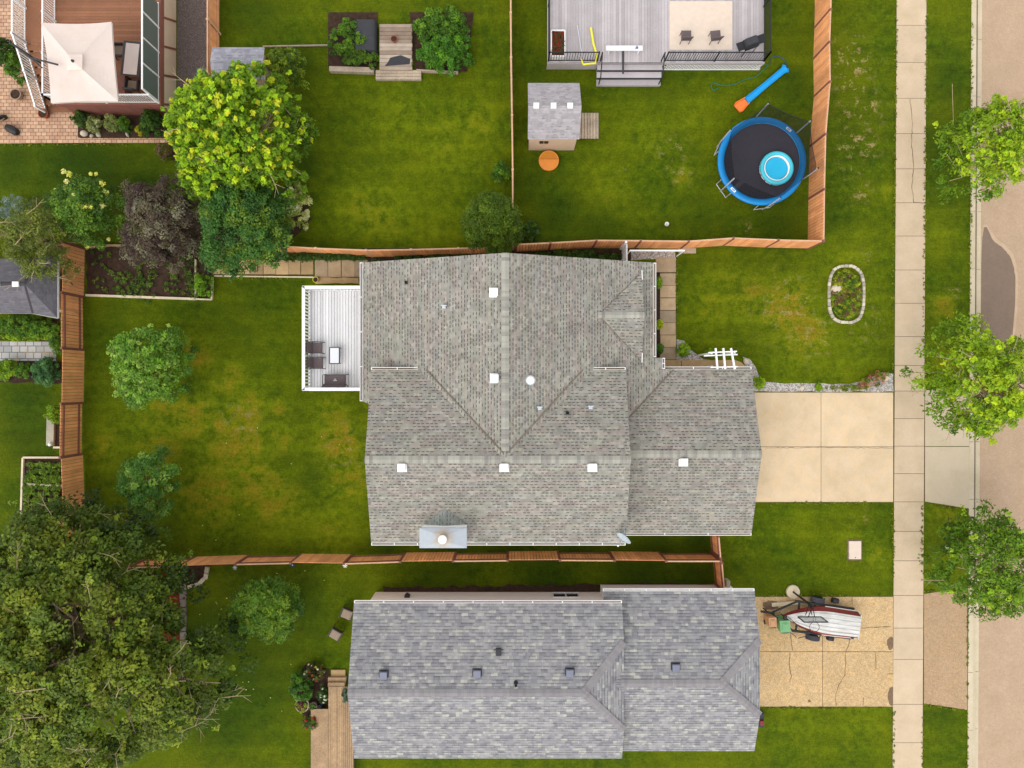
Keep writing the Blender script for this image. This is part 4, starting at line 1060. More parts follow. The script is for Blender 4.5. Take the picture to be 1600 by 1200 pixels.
for a, b in (((GX1 + .01, GY + GW + .1), (GX1 + .01, GY + GW - .35)), ((GX1 + .01, GY - GW - .1), (GX1 + .01, GY - GW + .35))):
    MB().bar((a[0], a[1], gz - K * GW + .05), (b[0], b[1], gz - K * GW + .17), .03, .08).build('rake_trim', M['white_metal'], hs_)
# windows and doors, mostly seen from the side
def window(parent, c, wdt, hgt, nrm, panes=2):
    """c centre on the wall, nrm 'x+','x-','y+','y-'"""
    sx = nrm[0] == 'x'; sg = 1 if nrm[1] == '+' else -1
    f = MB(); p_ = MB()
    def bx(mb, du0, du1, z0, z1, t0, t1):
        if sx: mb.bb(c[0] + sg * t0, c[0] + sg * t1, c[1] + du0, c[1] + du1, c[2] + z0, c[2] + z1)
        else: mb.bb(c[0] + du0, c[0] + du1, c[1] + sg * t0, c[1] + sg * t1, c[2] + z0, c[2] + z1)
    hw, hh = wdt / 2, hgt / 2
    bx(f, -hw - .06, hw + .06, hh, hh + .07, -.02, .05); bx(f, -hw - .08, hw + .08, -hh - .08, -hh, -.02, .07)
    bx(f, -hw - .06, -hw, -hh, hh, -.02, .05); bx(f, hw, hw + .06, -hh, hh, -.02, .05)
    for i in range(1, panes):
        u = -hw + wdt * i / panes; bx(f, u - .03, u + .03, -hh, hh, -.02, .045)
    wf = f.build('window', M['white'], parent)
    bx(p_, -hw, hw, -hh, hh, -.01, .02)
    p_.build('pane', M['glass'], wf)
for yy in (4.2, 2.2): window(hs_, (WX + .45, yy, 1.75), 1.3 if yy < 3 else 1.0, .9, 'x-')
window(hs_, (BW + .35, -3.4, 2.3), 1.6, 1.1, 'x-', 2); window(hs_, (BW + .35, -5.6, .7), .9, .5, 'x-')
for xx in (-5.2, 0.5, 3.3): window(hs_, (xx, BS + .55, 2.3), 1.2, 1.0, 'y-')
window(hs_, (EX - .52, 4.4, 1.5), 1.6, 1.2, 'x+', 3); window(hs_, (1.5, NY - .4, 1.7), 1.2, .8, 'y+'); window(hs_, (-3.5, NY - .4, 1.7), 1.2, .8, 'y+')
d = MB().bb(EX - .53, EX - .48, 1.6, 2.5, .2, 2.2).build('door', M['white'], hs_)
MB().sphere((EX - .45, 2.42, 1.15), .035, 8).build('handle', M['galv'], d)
gd = MB()
for k in range(4): gd.bb(CE - .40, CE - .36, -6.1, -1.0, .06 + k * .5, .52 + k * .5)
gd.build('garage_door', M['white'], hs_)
# square white vents
def vents(parent, spots, zf, mat, s=0.36, h=0.2, base=None, hood=False):
    for (px, py, hh) in spots:
        x, y = P(px, py, hh + h); z = zf(x, y)
        b = MB()
        b.box((x, y, z + .02), (s * 1.22, s * 1.22, .05), 0, 1)
        b.box((x, y, z + h * .5 + .01), (s * .8, s * .8, h), 0, 1)
        b.box((x, y, z + h + .03), (s, s, .09), 0, 0, None, .9)
        b.build('roof_vent', [mat, base or mat], parent, bevel=.012)
def zmain(x, y):
    c = []
    if BW < x < BE and BS < y < BN: c.append(zB(y))
    if WX < x < EX and y < NY: c.append(zA(x)) if y > -3.2 else None
    if x > BE: c.append(zC(y))
    if x > BE and y > CN - (7.9 - x) : c.append(zA(x))
    return max(c)
vents(roof, [(772, 456, 5), (773, 591, 5), (628, 730, 4.9), (788, 730, 4.9), (926, 730, 4.9), (1069, 722, 3.5)], zmain, M['white_metal'])
x, y = P(829, 594, 4.9); z = zA(x)
f = MB().lathe((x, y, z - .05), [(.21, 0), (.21, .14), (.23, .14), (.23, .0)], 20, closed=True).build('sun_tunnel', M['galv'], roof)
MB().lathe((x, y, z + .05), [(.2, 0), (.195, .06), (.16, .12), (.09, .155), (.02, .165)], 20).build('dome', M['white_metal'], f, smooth=True)
for (px, py) in ((631, 438), (886, 645)):
    x, y = P(px, py, 4.2); z = zmain(x, y)
    MB().lathe((x, y, z - .05), [(.10, 0), (.06, .12), (.05, .32), (.04, .32), (.04, .1)], 12).build('vent_pipe', M['black'], roof)
for (px, py, rz_) in ((693, 479, 0), (843, 638, 0), (923, 637, 0)):
    x, y = P(px, py, 4.4); z = zmain(x, y)
    b = MB().box((x, y, z + .05), (.17, .14, .14), rz_).box((x, y + .07, z + .14), (.26, .05, .03), rz_)
    b.build('exhaust_hood', M['galv'], roof, bevel=.01)
# chimney on the south eave with a cricket behind it
ch = thing('chimney', None, None); del_ = [k for k in ch.keys()]
ch.parent = hs_
x0, x1 = -4.15, -2.03; y0, y1 = -7.36, -6.46; zt = 5.0
MB().bb(x0 + .06, x1 - .06, y0 + .06, y1 - .04, 0, zt - .05).build('chimney_chase', M['siding_white'], ch, off=L0)
m_ = (x0 + x1) / 2; my = (y0 + y1) / 2
capm = MB()
corners = [(x0, y0), (x1, y0), (x1, y1), (x0, y1)]
capm.add([(a, b, zt - .12) for a, b in corners] + [(a, b, zt) for a, b in corners] + [(m_ - .35, my - .2, zt + .05), (m_ + .35, my - .2, zt + .05), (m_ + .35, my + .2, zt + .05), (m_ - .35, my + .2, zt + .05)],
         [(0, 1, 5, 4), (1, 2, 6, 5), (2, 3, 7, 6), (3, 0, 4, 7), (4, 5, 9, 8), (5, 6, 10, 9), (6, 7, 11, 10), (7, 4, 8, 11), (8, 9, 10, 11), (3, 2, 1, 0)])
def m_cap():
    t = NT('stained_sheet_metal', 0.38, 0.5)
    v = t.coord('Object')
    d_ = t.n('ShaderNodeVectorMath', operation='DISTANCE'); t.l(v, d_.inputs[0]); d_.inputs[1].default_value = (m_ , my, zt)
    nz = t.noise(v, 3.0, 4, 0.6)
    f = t.ramp(t.math('ADD', d_.outputs['Value'], t.math('MULTIPLY', nz, 0.35)), [(0.28, 1.0), (0.75, 0.0)])
    col = t.mix(f, S(150, 156, 162), S(156, 132, 100))
    col = t.mix(t.ramp(t.noise(v, 7, 4), [(0.5, 0.0), (0.75, 0.4)]), col, S(170, 174, 178))
    t.b.inputs['Metallic'].default_value = 0.1
    t.color(col); return t.mat
capm.build('chimney_cap', m_cap(), ch, off=L0)
MB().lathe((m_, my, zt), [(.13, 0), (.13, .2), (.19, .2), (.19, .34), (.16, .36), (.02, .38)], 20).build('flue', M['white_metal'], ch, off=L0, smooth=False)
ck = MB()
zc = lambda y: zB(y)
ya_ = y1 - .05; ridge = zc(ya_) + .30; yk = ya_ + 0.30 / K * .97
ck.plane([(x0 + .12, ya_, zc(ya_) + .01), (m_, ya_, ridge), (m_, yk, zc(yk) + .01)], th=.03)
ck.plane([(m_, ya_, ridge), (x1 - .12, ya_, zc(ya_) + .01), (m_, yk, zc(yk) + .01)], th=.03)
ck.build('cricket', [m_shingle('shingle_cricket', [(0.0, S(118, 120, 116)), (0.5, S(134, 137, 130)), (1.0, S(150, 152, 144))], ex=.14, w=.28, dark=.5), M['fascia']], roof, off=L0)

# ---------------------------------------------------------------- the house to the south
h2 = thing('house', 'southern neighbour house with blue-grey mottled shingle roof and dark vents', 'house', (0, 0, 0))
NYb = -10.41; HB = 3.2; RYb = -14.09; KB = 0.35; X0 = -7.5; X1 = 5.22
SYb = 2 * RYb - NYb
def z2(y): return HB + KB * ((NYb - y) if y > RYb else (y - SYb))
def z3(y): return 2.6 + KB * ((-10.02 - y) if y > -13.88 else (y + 17.74))
rf = MB()
yc = -12.03; xr = 3.27
rf.plane([(X0, NYb, HB), (X0, RYb, z2(RYb)), (xr, RYb, z2(RYb)), (X1, yc, z2(yc)), (X1, NYb, HB)])
rf.plane([(X0, SYb, HB), (X1, SYb, HB), (X1, 2 * RYb - yc, z2(yc)), (xr, RYb, z2(RYb)), (X0, RYb, z2(RYb))], uo=.13)
rf.plane([(xr, RYb, z2(RYb)), (X1, 2 * RYb - yc, z2(yc)), (X1, yc, z2(yc))], uo=.2)
X2 = 4.8; X3 = 11.72; yg = -12.1; xg = 9.73; RG = -13.88
rf.plane([(X2 - .4, -10.02, 2.6), (X2 - .4, RG, z3(RG)), (xg, RG, z3(RG)), (X3, yg, z3(yg)), (X3, -10.02, 2.6)])
rf.plane([(X2, -17.74, 2.6), (X3, -17.74, 2.6), (X3, 2 * RG - yg, z3(yg)), (xg, RG, z3(RG)), (X2, RG, z3(RG))])
rf.plane([(xg, RG, z3(RG)), (X3, 2 * RG - yg, z3(yg)), (X3, yg, z3(yg))])
roof2 = rf.build('roof', [M['shingle_south'], M['fascia']], h2)
cp = MB()
cap(cp, (X0, RYb, z2(RYb)), (xr, RYb, z2(RYb)), w=.17); cap(cp, (xr, RYb, z2(RYb)), (X1, yc, z2(yc)), w=.18, dn=.03); cap(cp, (xr, RYb, z2(RYb)), (X1, 2 * RYb - yc, z2(yc)), w=.18, dn=.03)
cap(cp, (X1 - .2, RG, z3(RG)), (xg, RG, z3(RG)), w=.17); cap(cp, (xg, RG, z3(RG)), (X3, yg, z3(yg)), w=.18, dn=.03); cap(cp, (xg, RG, z3(RG)), (X3, 2 * RG - yg, z3(yg)), w=.18, dn=.03)
cp.build('ridge_cap', M['cap_south'], roof2)
w = MB()
gable_wall(w, X0 + .4, X1 - .3, SYb + .5, NYb - .42, lambda y: min(z2(y), z2(yc)), 'x')
gable_wall(w, X2 - .2, X3 - .4, -17.3, -10.45, lambda y: min(z3(y), z3(yg)), 'x')
w.build('wall', M['siding_white'], h2)
gutter_run(h2, (X0, NYb, HB - .07), (X1, NYb, HB - .07), (0, 1, 0), hang=1.3, inner='gutter_rust' if 'gutter_rust' in M else 'fascia_brown')
gutter_run(h2, (X2 - .4, -10.02, 2.53), (X3, -10.02, 2.53), (0, 1, 0), hang=.95, inner='fascia')
MB().bb(X0, X0 + .03, RYb, NYb, 0, .01)
window(h2, (2.75, NYb - .42, .62), 1.25, .62, 'y+')
window(h2, (X0 + .4, -13.2, 1.8), 1.3, 1.0, 'x-'); window(h2, (X0 + .4, -16.0, 1.8), 1.0, 1.0, 'x-')
# meter and hose bib on the pale wall
b = MB().bb(-5.45, -5.2, NYb - .42, NYb - .3, .7, 1.0).lathe((-5.32, NYb - .28, .85), [(.09, 0), (.09, .1)], 12)
b.build('meter', M['charcoal'], h2)
def z_s(x, y): return z2(y) if x < X1 else z3(y)
vents(roof2, [(598, 1058, 4.4), (745, 1056, 4.4), (891, 1055, 4.4), (1057, 1045, 3.8)], z_s, M['vent_grey'], s=.36, h=.12, base=M['charcoal'])
b = MB(); x, y = P(779, 1020, 4.1); z = z2(y)
b.box((x, y, z + .1), (.26, .3, .2)).box((x, y + .14, z + .2), (.4, .05, .04)); b.build('exhaust_hood', M['charcoal'], roof2, bevel=.01)
x, y = P(806, 1068, 4.4); z = z2(y)
MB().lathe((x, y, z - .05), [(.12, 0), (.07, .12), (.06, .35), (.045, .35), (.045, .1)], 12).build('vent_pipe', M['black'], roof2)
# terrace flush with the lower left of the frame: a small sunken detail on the wall base
poly('window_well', [(596, 940), (603, 930), (618, 927), (626, 930), (626, 942)], M['stone'], 0.05)
poly('window_well', [(601, 941), (606, 933), (618, 930), (623, 932), (623, 942)], M['soil'], 0.055)

# ---------------------------------------------------------------- white deck of the main house
dk = thing('deck', 'white painted timber deck with white picket railing attached to the main house', 'deck', (0, 0, 0))
DX0, DX1, DY0, DY1, DH = -10.2, -6.78, -.35, 4.78, 1.3
b = MB()
n = 24; wd = (DX1 - DX0) / n
for i in range(n): b.bb(DX0 + i * wd + .011, DX0 + (i + 1) * wd - .011, DY0, DY1, DH - .04, DH)
b.bb(DX0, DX1, DY0 + .01, DY1 - .01, DH - .25, DH - .045)
b.build('deck_floor', M['deck_white'], dk)
def railing(parent, a, b_, h, mat, name='railing', sp=.12, bw=.04, rw=.09, rh=.05, posts=True, low=.08, pw=.1, top_w=None, every=1.8):
    a = Vector(a); b_ = Vector(b_); d = b_ - a; L = d.length; d /= L
    up = Vector((0, 0, 1)); m_b = MB()
    m_b.bar(a + up * h, b_ + up * h, top_w or rw, rh); m_b.bar(a + up * low, b_ + up * low, bw * 1.2, .05)
    k = max(1, int(L / sp))
    rz_ = math.atan2(d.y, d.x)
    for i in range(k + 1):
        c = a + d * (L * i / k)
        m_b.box((c.x, c.y, c.z + (h + low) / 2), (bw, bw, h - low - .04), rz_)
    r_ = m_b.build(name, mat, parent)
    if posts:
        kk = max(1, round(L / every))
        for i in range(kk + 1):
            c = a + d * (L * i / kk)
            MB().box((c.x, c.y, c.z + h / 2 + .01), (pw, pw, h + .08), rz_).build('post', mat, r_)
    return r_
railing(dk, (DX0 + .05, DY0 + .07, DH), (DX0 + .05, DY1 - .05, DH), 1.05, M['white'], top_w=.15, bw=.06, sp=.165)
railing(dk, (DX0 + .06, DY1 - .07, DH), (DX1 - .55, DY1 - .07, DH), 1.05, M['white'], top_w=.15, bw=.06, sp=.165)
railing(dk, (DX0 + .06, DY0 + .1, DH), (DX1 - .03, DY0 + .1, DH), 1.05, M['white'], top_w=.15, bw=.06, sp=.165)
railing(dk, (DX1 - .55, DY1 - .07, DH), (DX1 - .42, DY1 + .3, DH), .98, M['white'], top_w=.13, bw=.045, sp=.13, posts=False)
for px_ in (DX0 + .1, DX1 - .5):
    for py_ in (DY0 + .15, 2.2, DY1 - .15): MB().bb(px_ - .07, px_ + .07, py_ - .07, py_ + .07, 0, DH - .25).build('support_post', M['white'], dk)

# ---------------------------------------------------------------- fences
def fence(name, label, tops, H=1.78, board=.15, t=.02, side=1, mats=('fence', 'fence_dark'), alt=False, postw=.11, toppx=True, group=None, gap=.02, railw=.05, cap_rail=True, under=None, jit=0.012):
    """tops: post positions read at the fence top"""
    q = [P(x, y, H) for x, y in tops] if toppx else [P(x, y) for x, y in tops]
    f = thing(name, label, 'fence', (q[0][0], q[0][1], 0), 0, group)
    rnd = random.Random(int(tops[0][0] * 3 + tops[0][1]))
    for i, (a, c) in enumerate(zip(q, q[1:])):
        a = Vector(a); c = Vector(c); d = c - a; L = d.length; d.normalize(); n_ = Vector((-d.y, d.x)) * side
        rz_ = math.atan2(d.y, d.x)
        s_ = 1 if (not alt or i % 2 == 0) else -1
        pb = MB(); k = max(1, round((L - postw) / board)); bw = (L - postw) / k
        for j in range(k):
            cc = a + d * (postw / 2 + bw * (j + .5)) + n_ * (.035 * s_)
            hh = H - .06 + rnd.uniform(-jit, jit)
            pb.box((cc.x, cc.y, hh / 2 + .04), (bw - gap, t, hh), rz_)
        pb.build('panel', M[mats[0]], f)
        for zz in (.35, H - .22):
            r_ = MB().bar((a.x - n_.x * .012 * s_, a.y - n_.y * .012 * s_, zz), (c.x - n_.x * .012 * s_, c.y - n_.y * .012 * s_, zz), railw, .09)
            r_.build('rail', M[mats[1]], f)
        if cap_rail and s_ == 1:
            MB().bar((a.x, a.y, H + .0), (c.x, c.y, H + .0), .06, .03).build('cap_rail', M[mats[2] if len(mats) > 2 else mats[1]], f)
    for a in q:
        MB().box((a[0], a[1], (H + .05) / 2), (postw, postw, H + .05)).build('post', M[mats[1]], f)
    return f
fence('wood_fence', 'tall brown board fence along the left side of the back yard', [(97, 378), (96, 457), (96.5, 544), (95, 631), (94, 715), (97, 803)], side=1, alt=True, board=.17, cap_rail=False, gap=.022)
fence('wood_fence', 'short dark board fence continuing under the big tree', [(92, 803), (92, 900), (92, 980)], side=1, cap_rail=False, H=1.5)
fence('wood_fence', 'orange-brown board fence between the main house and the southern neighbour', [(200, 887), (281, 885), (368, 882), (454, 880), (537, 881), (625, 878), (708, 877), (793, 876), (875, 875.5), (960, 876), (1041, 877), (1126, 877)], side=-1, alt=True, cap_rail=True, mats=('fence', 'fence_dark', 'fence_pale'), board=.16, gap=.022)
fence('wood_fence', 'worn red-brown board fence behind the tan slab path north of the house', [(426, 384), (493, 388), (572, 391), (642, 390), (716, 388), (760, 387)], side=-1, mats=('fence', 'fence_pale', 'fence_pale'), cap_rail=True, H=1.6)
fence('wood_fence', 'orange board fence along the south side of the trampoline yard', [(806, 382), (860, 379.5), (932, 375.5), (1001, 376), (1076, 377), (1146, 372), (1216, 375), (1287, 376.5)], side=-1, mats=('fence', 'fence_dark', 'fence_pale'), H=1.7)
fence('wood_fence', 'tall orange board fence between the trampoline and the street lawn', [(1299, -60), (1298, 15), (1296, 66), (1297, 128), (1290, 210), (1288, 296), (1287, 376.5)], side=-1, mats=('fence', 'fence_dark', 'fence_pale'))
fence('wood_fence', 'thin weathered fence seen edge-on between the two northern lawns', [(798, -60), (798, 20), (798.5, 90), (800, 180), (801, 265), (801, 340), (802, 380)], side=1, mats=('fence_pale', 'fence_pale'), H=1.6)
fence('wood_fence', 'short orange fence beside the dark gravel path at the top left', [(324, -60), (324, 30), (324, 112)], side=-1, mats=('fence', 'fence_pale', 'fence_pale'), H=1.5)
fence('fence_gate', 'narrow brown wooden gate between the garage and the south fence', [(1123, 838), (1126, 873)], side=1, H=1.7, cap_rail=True, mats=('fence', 'fence_dark', 'fence_pale'))
fence('fence_gate', 'brown wooden gate between the south fence and the blue-grey roof', [(1128, 880), (1132, 926)], side=1, H=1.7, cap_rail=True, mats=('fence', 'fence_dark', 'fence_pale'))
# ---------------------------------------------------------------- furniture on the white deck
M['frame_dark'] = m_plain('dark_frame', S(62, 52, 52), 0.5, 0.4, .1, 5)
M['sling'] = m_plain('sling_fabric', S(98, 86, 86), 0.85, 0.2, .12, 20)
M['glass_white'] = m_plain('frosted_table_glass', (0.66, 0.67, 0.69, 1), 0.15, 0.5, .03, 2)
M['tan_fabric'] = m_plain('tan_fabric', S(150, 132, 114), 0.9, 0.2, .1, 12)
def patio_chair(label, px, py, h, rz, group=None, wid=.56, cat='chair', name='patio_chair', logo=False):
    """faces +x in its own frame"""
    x, y = P(px, py, h + .5)
    t = thing(name, label, cat, (x, y, h), rz, group)
    hw = wid / 2
    s_ = MB().box((.02, 0, .42), (.50, wid - .06, .03), 0).build('seat', M['sling'], t, off=L0, bevel=.01)
    MB().box((-.27, 0, .66), (.04, wid - .06, .5), 0, 0, Matrix.Rotation(R(-16), 3, 'Y')).build('backrest', M['sling'], t, off=L0)
    for sg in (-1, 1):
        yy = sg * hw
        MB().tube([(.27, yy, .42), (.25, yy, .62), (-.05, yy, .64), (-.33, yy, .66)], .022, 6).build('armrest', M['frame_dark'], t, off=L0)
        MB().tube([(.27, yy, .44), (.29, yy, 0)], .02, 6).build('leg', M['frame_dark'], t, off=L0)
        MB().tube([(-.22, yy, .44), (-.32, yy, 0)], .02, 6).build('leg', M['frame_dark'], t, off=L0)
    MB().tube([(.27, -hw, .43), (.27, hw, .43)], .018, 6).tube([(-.20, -hw, .43), (-.20, hw, .43)], .018, 6).tube([(-.2, -hw, .43), (-.36, -hw, .92), (-.36, hw, .92), (-.2, hw, .43)], .02, 6).build('frame', M['frame_dark'], t, off=L0)
    if logo: MB().box((-.02, 0, .438), (.03, .16, .004)).box((.05, .0, .438), (.03, .1, .004)).build('seat_tag', M['fascia'], t, off=L0)
    return t
patio_chair('grey sling patio chair on the white deck, the upper of two by the railing', 494, 543, 1.3, 0, 'patio chairs on the white deck', .55)
patio_chair('grey sling patio chair on the white deck, the lower of two by the railing', 495, 567, 1.3, 0, 'patio chairs on the white deck', .55)
patio_chair('wide grey patio loveseat at the south end of the white deck', 523, 594, 1.3, R(90), None, 1.12, 'loveseat', 'patio_loveseat', True)
x, y = P(522.5, 555.5, 1.72)
t = thing('coffee_table', 'white glass-topped coffee table with dark frame on the white deck', 'table', (x, y, DH))
MB().box((0, 0, .41), (.44, .76, .02)).build('tabletop', M['glass_white'], t, off=L0)
b = MB()
for a, c in (((-.24, -.40), (.24, -.40)), ((.24, -.40), (.24, .40)), ((.24, .40), (-.24, .40)), ((-.24, .40), (-.24, -.40))): b.tube([(a[0], a[1], .415), (c[0], c[1], .415)], .026, 6)
b.build('frame', M['frame_dark'], t, off=L0)
for a in (-.21, .21):
    for c in (-.37, .37): MB().tube([(a, c, .41), (a * 1.05, c * 1.05, 0)], .018, 6).build('leg', M['frame_dark'], t, off=L0)

# ---------------------------------------------------------------- white arbour and gates
t = thing('pergola', 'small white pergola arch over the walk at the north side of the garage', 'pergola', (P(1128, 556, 2.2)[0], P(1128, 556, 2.2)[1], 0))
for (a, c) in (((1118, 544), (1121, 577)), ((1130, 544), (1133, 577)), ((1142, 544), (1148, 577))):
    MB().bar(P3(*a, 2.45), P3(*c, 2.45), .075, .12).build('rafter', M['white'], t)
for (a, c, z) in (((1107, 551), (1151, 549), 2.36), ((1100, 556), (1152, 554), 2.26), ((1110, 574), (1152, 573), 2.36)):
    MB().bar(P3(*a, z), P3(*c, z), .06, .1).build('beam', M['white'], t)
for a in ((1112, 552), (1148, 551), (1113, 573), (1148, 573)):
    x, y = P(*a, 2.3); MB().bb(x - .045, x + .045, y - .045, y + .045, 0, 2.3).build('post', M['white'], t)
t = thing('garden_gate', 'white picket gate between the house and the north fence', 'gate', (P(982, 391, 0)[0], P(982, 391)[1], 0))
xg_ = P(979, 0, 1.6)[0]
b = MB()
for k in range(9):
    yy = 5.86 + k * .13; b.bb(xg_ - .015, xg_ + .015, yy, yy + .085, .08, 1.6)
b.build('picket_panel', M['white'], t)
MB().bar((xg_ + .04, 5.8, 1.45), (xg_ + .04, 7.0, 1.45), .05, .09).bar((xg_ + .04, 5.8, .4), (xg_ + .04, 7.0, .4), .05, .09).build('rail', M['white'], t)
for yy in (6.98, 5.8): MB().bb(xg_ - .1, xg_ - .0, yy, yy + .11, 0, 1.8).build('post', M['white'], t)
t = MB().bb(P(984, 0, 1.6)[0], P(1070, 0, 1.6)[0], P(0, 392.5, 1.6)[1], P(0, 390.2, 1.6)[1], 1.52, 1.6)
o = t.top('white_rail', M['white'], 'long thin white rail on posts standing beside the north fence', 'rail', loc=P3(1027, 391, 0))
tb = MB()
for k in range(14):
    xx = P(984, 0, 1.6)[0] + .03 + k * .188; yy = P(0, 391.3, 1.6)[1]
    tb.bb(xx, xx + .03, yy - .015, yy + .015, 0, 1.53)
tb = MB()
for xx in (P(984, 0, 1.6)[0] + .03, P(1028, 0, 1.6)[0], P(1070, 0, 1.6)[0] - .03): tb = MB().bb(xx - .03, xx + .03, P(0, 391.3, 1.6)[1] - .02, P(0, 391.3, 1.6)[1] + .02, 0, 1.53); tb.build('post', M['white'], o)
MB().bb(P(1060, 0)[0], P(1087, 0)[0], P(0, 396)[1], P(0, 388)[1], .0, .06).top('wood_board', M['timber'], 'grey board lying on the lawn at the end of the white trellis', 'board', loc=P3(1074, 392))

# ---------------------------------------------------------------- slab walks
def slab_row(name, x0, x1, y0, y1, nx, ny, m, gap=.03, z=.04, kind='structure', jit=.012):
    b = MB(); rd_ = random.Random(int(x0 + y0))
    X0_, Y0_ = P(x0, y0); X1_, Y1_ = P(x1, y1)
    b.bb(X0_ - .01, X1_ + .01, Y1_ - .01, Y0_ + .01, -.02, .008, 1)
    for i in range(nx):
        for j in range(ny):
            a0 = X0_ + (X1_ - X0_) * i / nx; a1 = X0_ + (X1_ - X0_) * (i + 1) / nx
            b0 = Y0_ + (Y1_ - Y0_) * j / ny; b1 = Y0_ + (Y1_ - Y0_) * (j + 1) / ny
            b.box(((a0 + a1) / 2 + rd_.uniform(-jit, jit), (b0 + b1) / 2 + rd_.uniform(-jit, jit), z / 2), (abs(a1 - a0) - gap, abs(b1 - b0) - gap, z + rd_.uniform(-.004, .006)), rd_.uniform(-.012, .012), 0)
    return tag(b.build(name, [m, M['joint']]), kind=kind)
def m_slabvar(name, c, c2):
    t = NT(name, .9, .2); v = t.pos()
    isl = t.n('ShaderNodeNewGeometry').outputs['Random Per Island']
    col = t.mix(isl, c, c2)
    col = t.mix(1.0, col, t.ramp(t.noise(v, 2.5, 5, .65), [(.3, .82), (.7, 1.12)]), 'MULTIPLY')
    col = t.mix(1.0, col, t.ramp(t.noise(v, 40, 2), [(.3, .92), (.7, 1.08)]), 'MULTIPLY')
    t.color(col); return t.mat
M['slab'] = m_slabvar('tan_slab_mix', S(160, 134, 96), S(196, 164, 120))
M['slab_grey'] = m_slabvar('grey_slab_mix', S(142, 128, 108), S(182, 156, 122))
slab_row('slab_path', 333, 490, 406, 429, 8, 1, M['slab'])
slab_row('slab_path', 492, 575, 406, 433, 4, 1, M['slab_grey'], z=.035)
poly('slab_path', [(492, 434), (560, 434), (560, 443), (492, 443)], M['slab'], .016, .03)
slab_row('slab_path', 1031, 1056, 427, 562, 1, 7, M['slab_grey'])
slab_row('slab_path', 1024, 1056, 402, 426, 1, 1, M['slab_grey'], z=.03)
b = MB()
b.prism([P(*a) for a in [(1000, 562.5), (1064, 562.5), (1064, 600), (1000, 600)]][::-1], 0, .034); b.prism([P(*a) for a in [(1065, 562.5), (1148, 562.5), (1158, 566), (1165, 573), (1167, 585), (1065, 585)]][::-1], 0, .034)
tag(b.build('path', M['slab']), kind='structure')

# timber edging
def edging(label, pts, m='timber_pale', w=.12, h=.16, name='timber_edging', cat='edging', seg=2.4):
    q = [Vector(P3(a, b_, h)) for a, b_ in pts]
    mb = MB()
    for a, c in zip(q, q[1:]):
        k = max(1, round((c - a).length / seg))
        for i in range(k):
            s0 = a.lerp(c, i / k); s1 = a.lerp(c, (i + 1) / k); d_ = (s1 - s0).normalized() * .008
            mb.bar(s0 + d_ - Vector((0, 0, h / 2)), s1 - d_ - Vector((0, 0, h / 2)), w, h)
    return mb.top(name, M[m], label, cat, loc=tuple(Vector(P3(*pts[0], 0))), bevel=.008)
edging('pale timber edge along the bottom of the soil vegetable bed', [(133, 461), (220, 464), (305, 467)])
edging('pale timber edge around the small shrub box beside the soil bed', [(305, 405), (305, 467), (330, 468), (331, 433)], w=.07)
edging('long pale timber edge under the tan slab path', [(334, 431), (490, 433)], w=.07, h=.08)
edging('thick weathered timber retaining edge left of the wooden garden steps', [(514, 107), (584, 109)], 'timber', .26, .3)
edging('thin timber edge right of the wooden garden steps', [(650, 109), (716, 112)], 'timber', .08, .25)
edging('white painted border around the vegetable rows by the left fence', [(94, 715), (35, 715), (32, 810)], 'timber_pale', .1, .14)
edging('short pale board between the two vegetable plots by the left fence', [(41, 757), (97, 760)], 'timber_pale', .14, .14)
edging('brown edging strip along the top of the shaded bed behind the shrubs', [(240, 384), (170, 383), (140, 386)], 'deck_tan', .1, .15)
edging('faint timber line below the fence behind the top left shed', [(410, 72), (512, 70)], 'timber', .06, .1)
MB().bar(P3(80, 650, .1), P3(79, 696, .1), .38, .14).top('concrete_kerb', M['stone'], 'narrow grey concrete block strip beside the left fence', 'kerb', loc=P3(80, 672))
MB().bar(P3(84, 699, .08), P3(98, 699, .08), .1, .12).top('wood_board', M['timber_pale'], 'short pale board at the lower end of the narrow concrete strip', 'board', loc=P3(90, 699))
MB().sphere(P3(78, 694.5, .25), .1, 10).top('garden_ball', M['white'], 'small white ball at the end of the narrow concrete strip', 'ball', loc=P3(78, 694.5), smooth=True)
# stone kerb of the south-west bed: rows of blocks
def block_row(label, pts, w, l, m='stone', h=.12, name='stone_edging', jit=.01, hv=.0, ms=None):
    q = [Vector(P3(a, b_, 0)) for a, b_ in pts]
    tot = sum((c - a).length for a, c in zip(q, q[1:])); n = max(2, round(tot / l)); mb = MB(); rd_ = random.Random(n)
    def at(s_):
        for a, c in zip(q, q[1:]):
            L_ = (c - a).length
            if s_ <= L_ or (a is q[-2]): return a + (c - a) * (s_ / L_), (c - a).normalized()
            s_ -= L_
    for i in range(n):
        p_, d_ = at(tot * (i + .5) / n)
        mb.box((p_.x + rd_.uniform(-jit, jit), p_.y + rd_.uniform(-jit, jit), h / 2), (tot / n * .93, w * rd_.uniform(.93, 1.05), h * rd_.uniform(.9, 1.1)), math.atan2(d_.y, d_.x) + rd_.uniform(-.03, .03), 0)
    return mb.top(name, M[m], label, 'edging', loc=tuple(q[0]), bevel=.015)
M['stonevar'] = m_slabvar('edging_stone_mix', S(150, 142, 128), S(206, 196, 172))
M['stonegrey'] = m_slabvar('grey_block_mix', S(112, 102, 96), S(138, 126, 116))
block_row('long grey stone kerb running down beside the big tree', [(287, 884), (287, 950), (287, 1000), (285, 1062)], .32, .42, 'stonegrey')
block_row('curved pale stone edging of the small dark bed below the south fence', [(325, 885), (322, 900), (312, 911), (294, 917)], .2, .3, 'stonevar')
ov = []
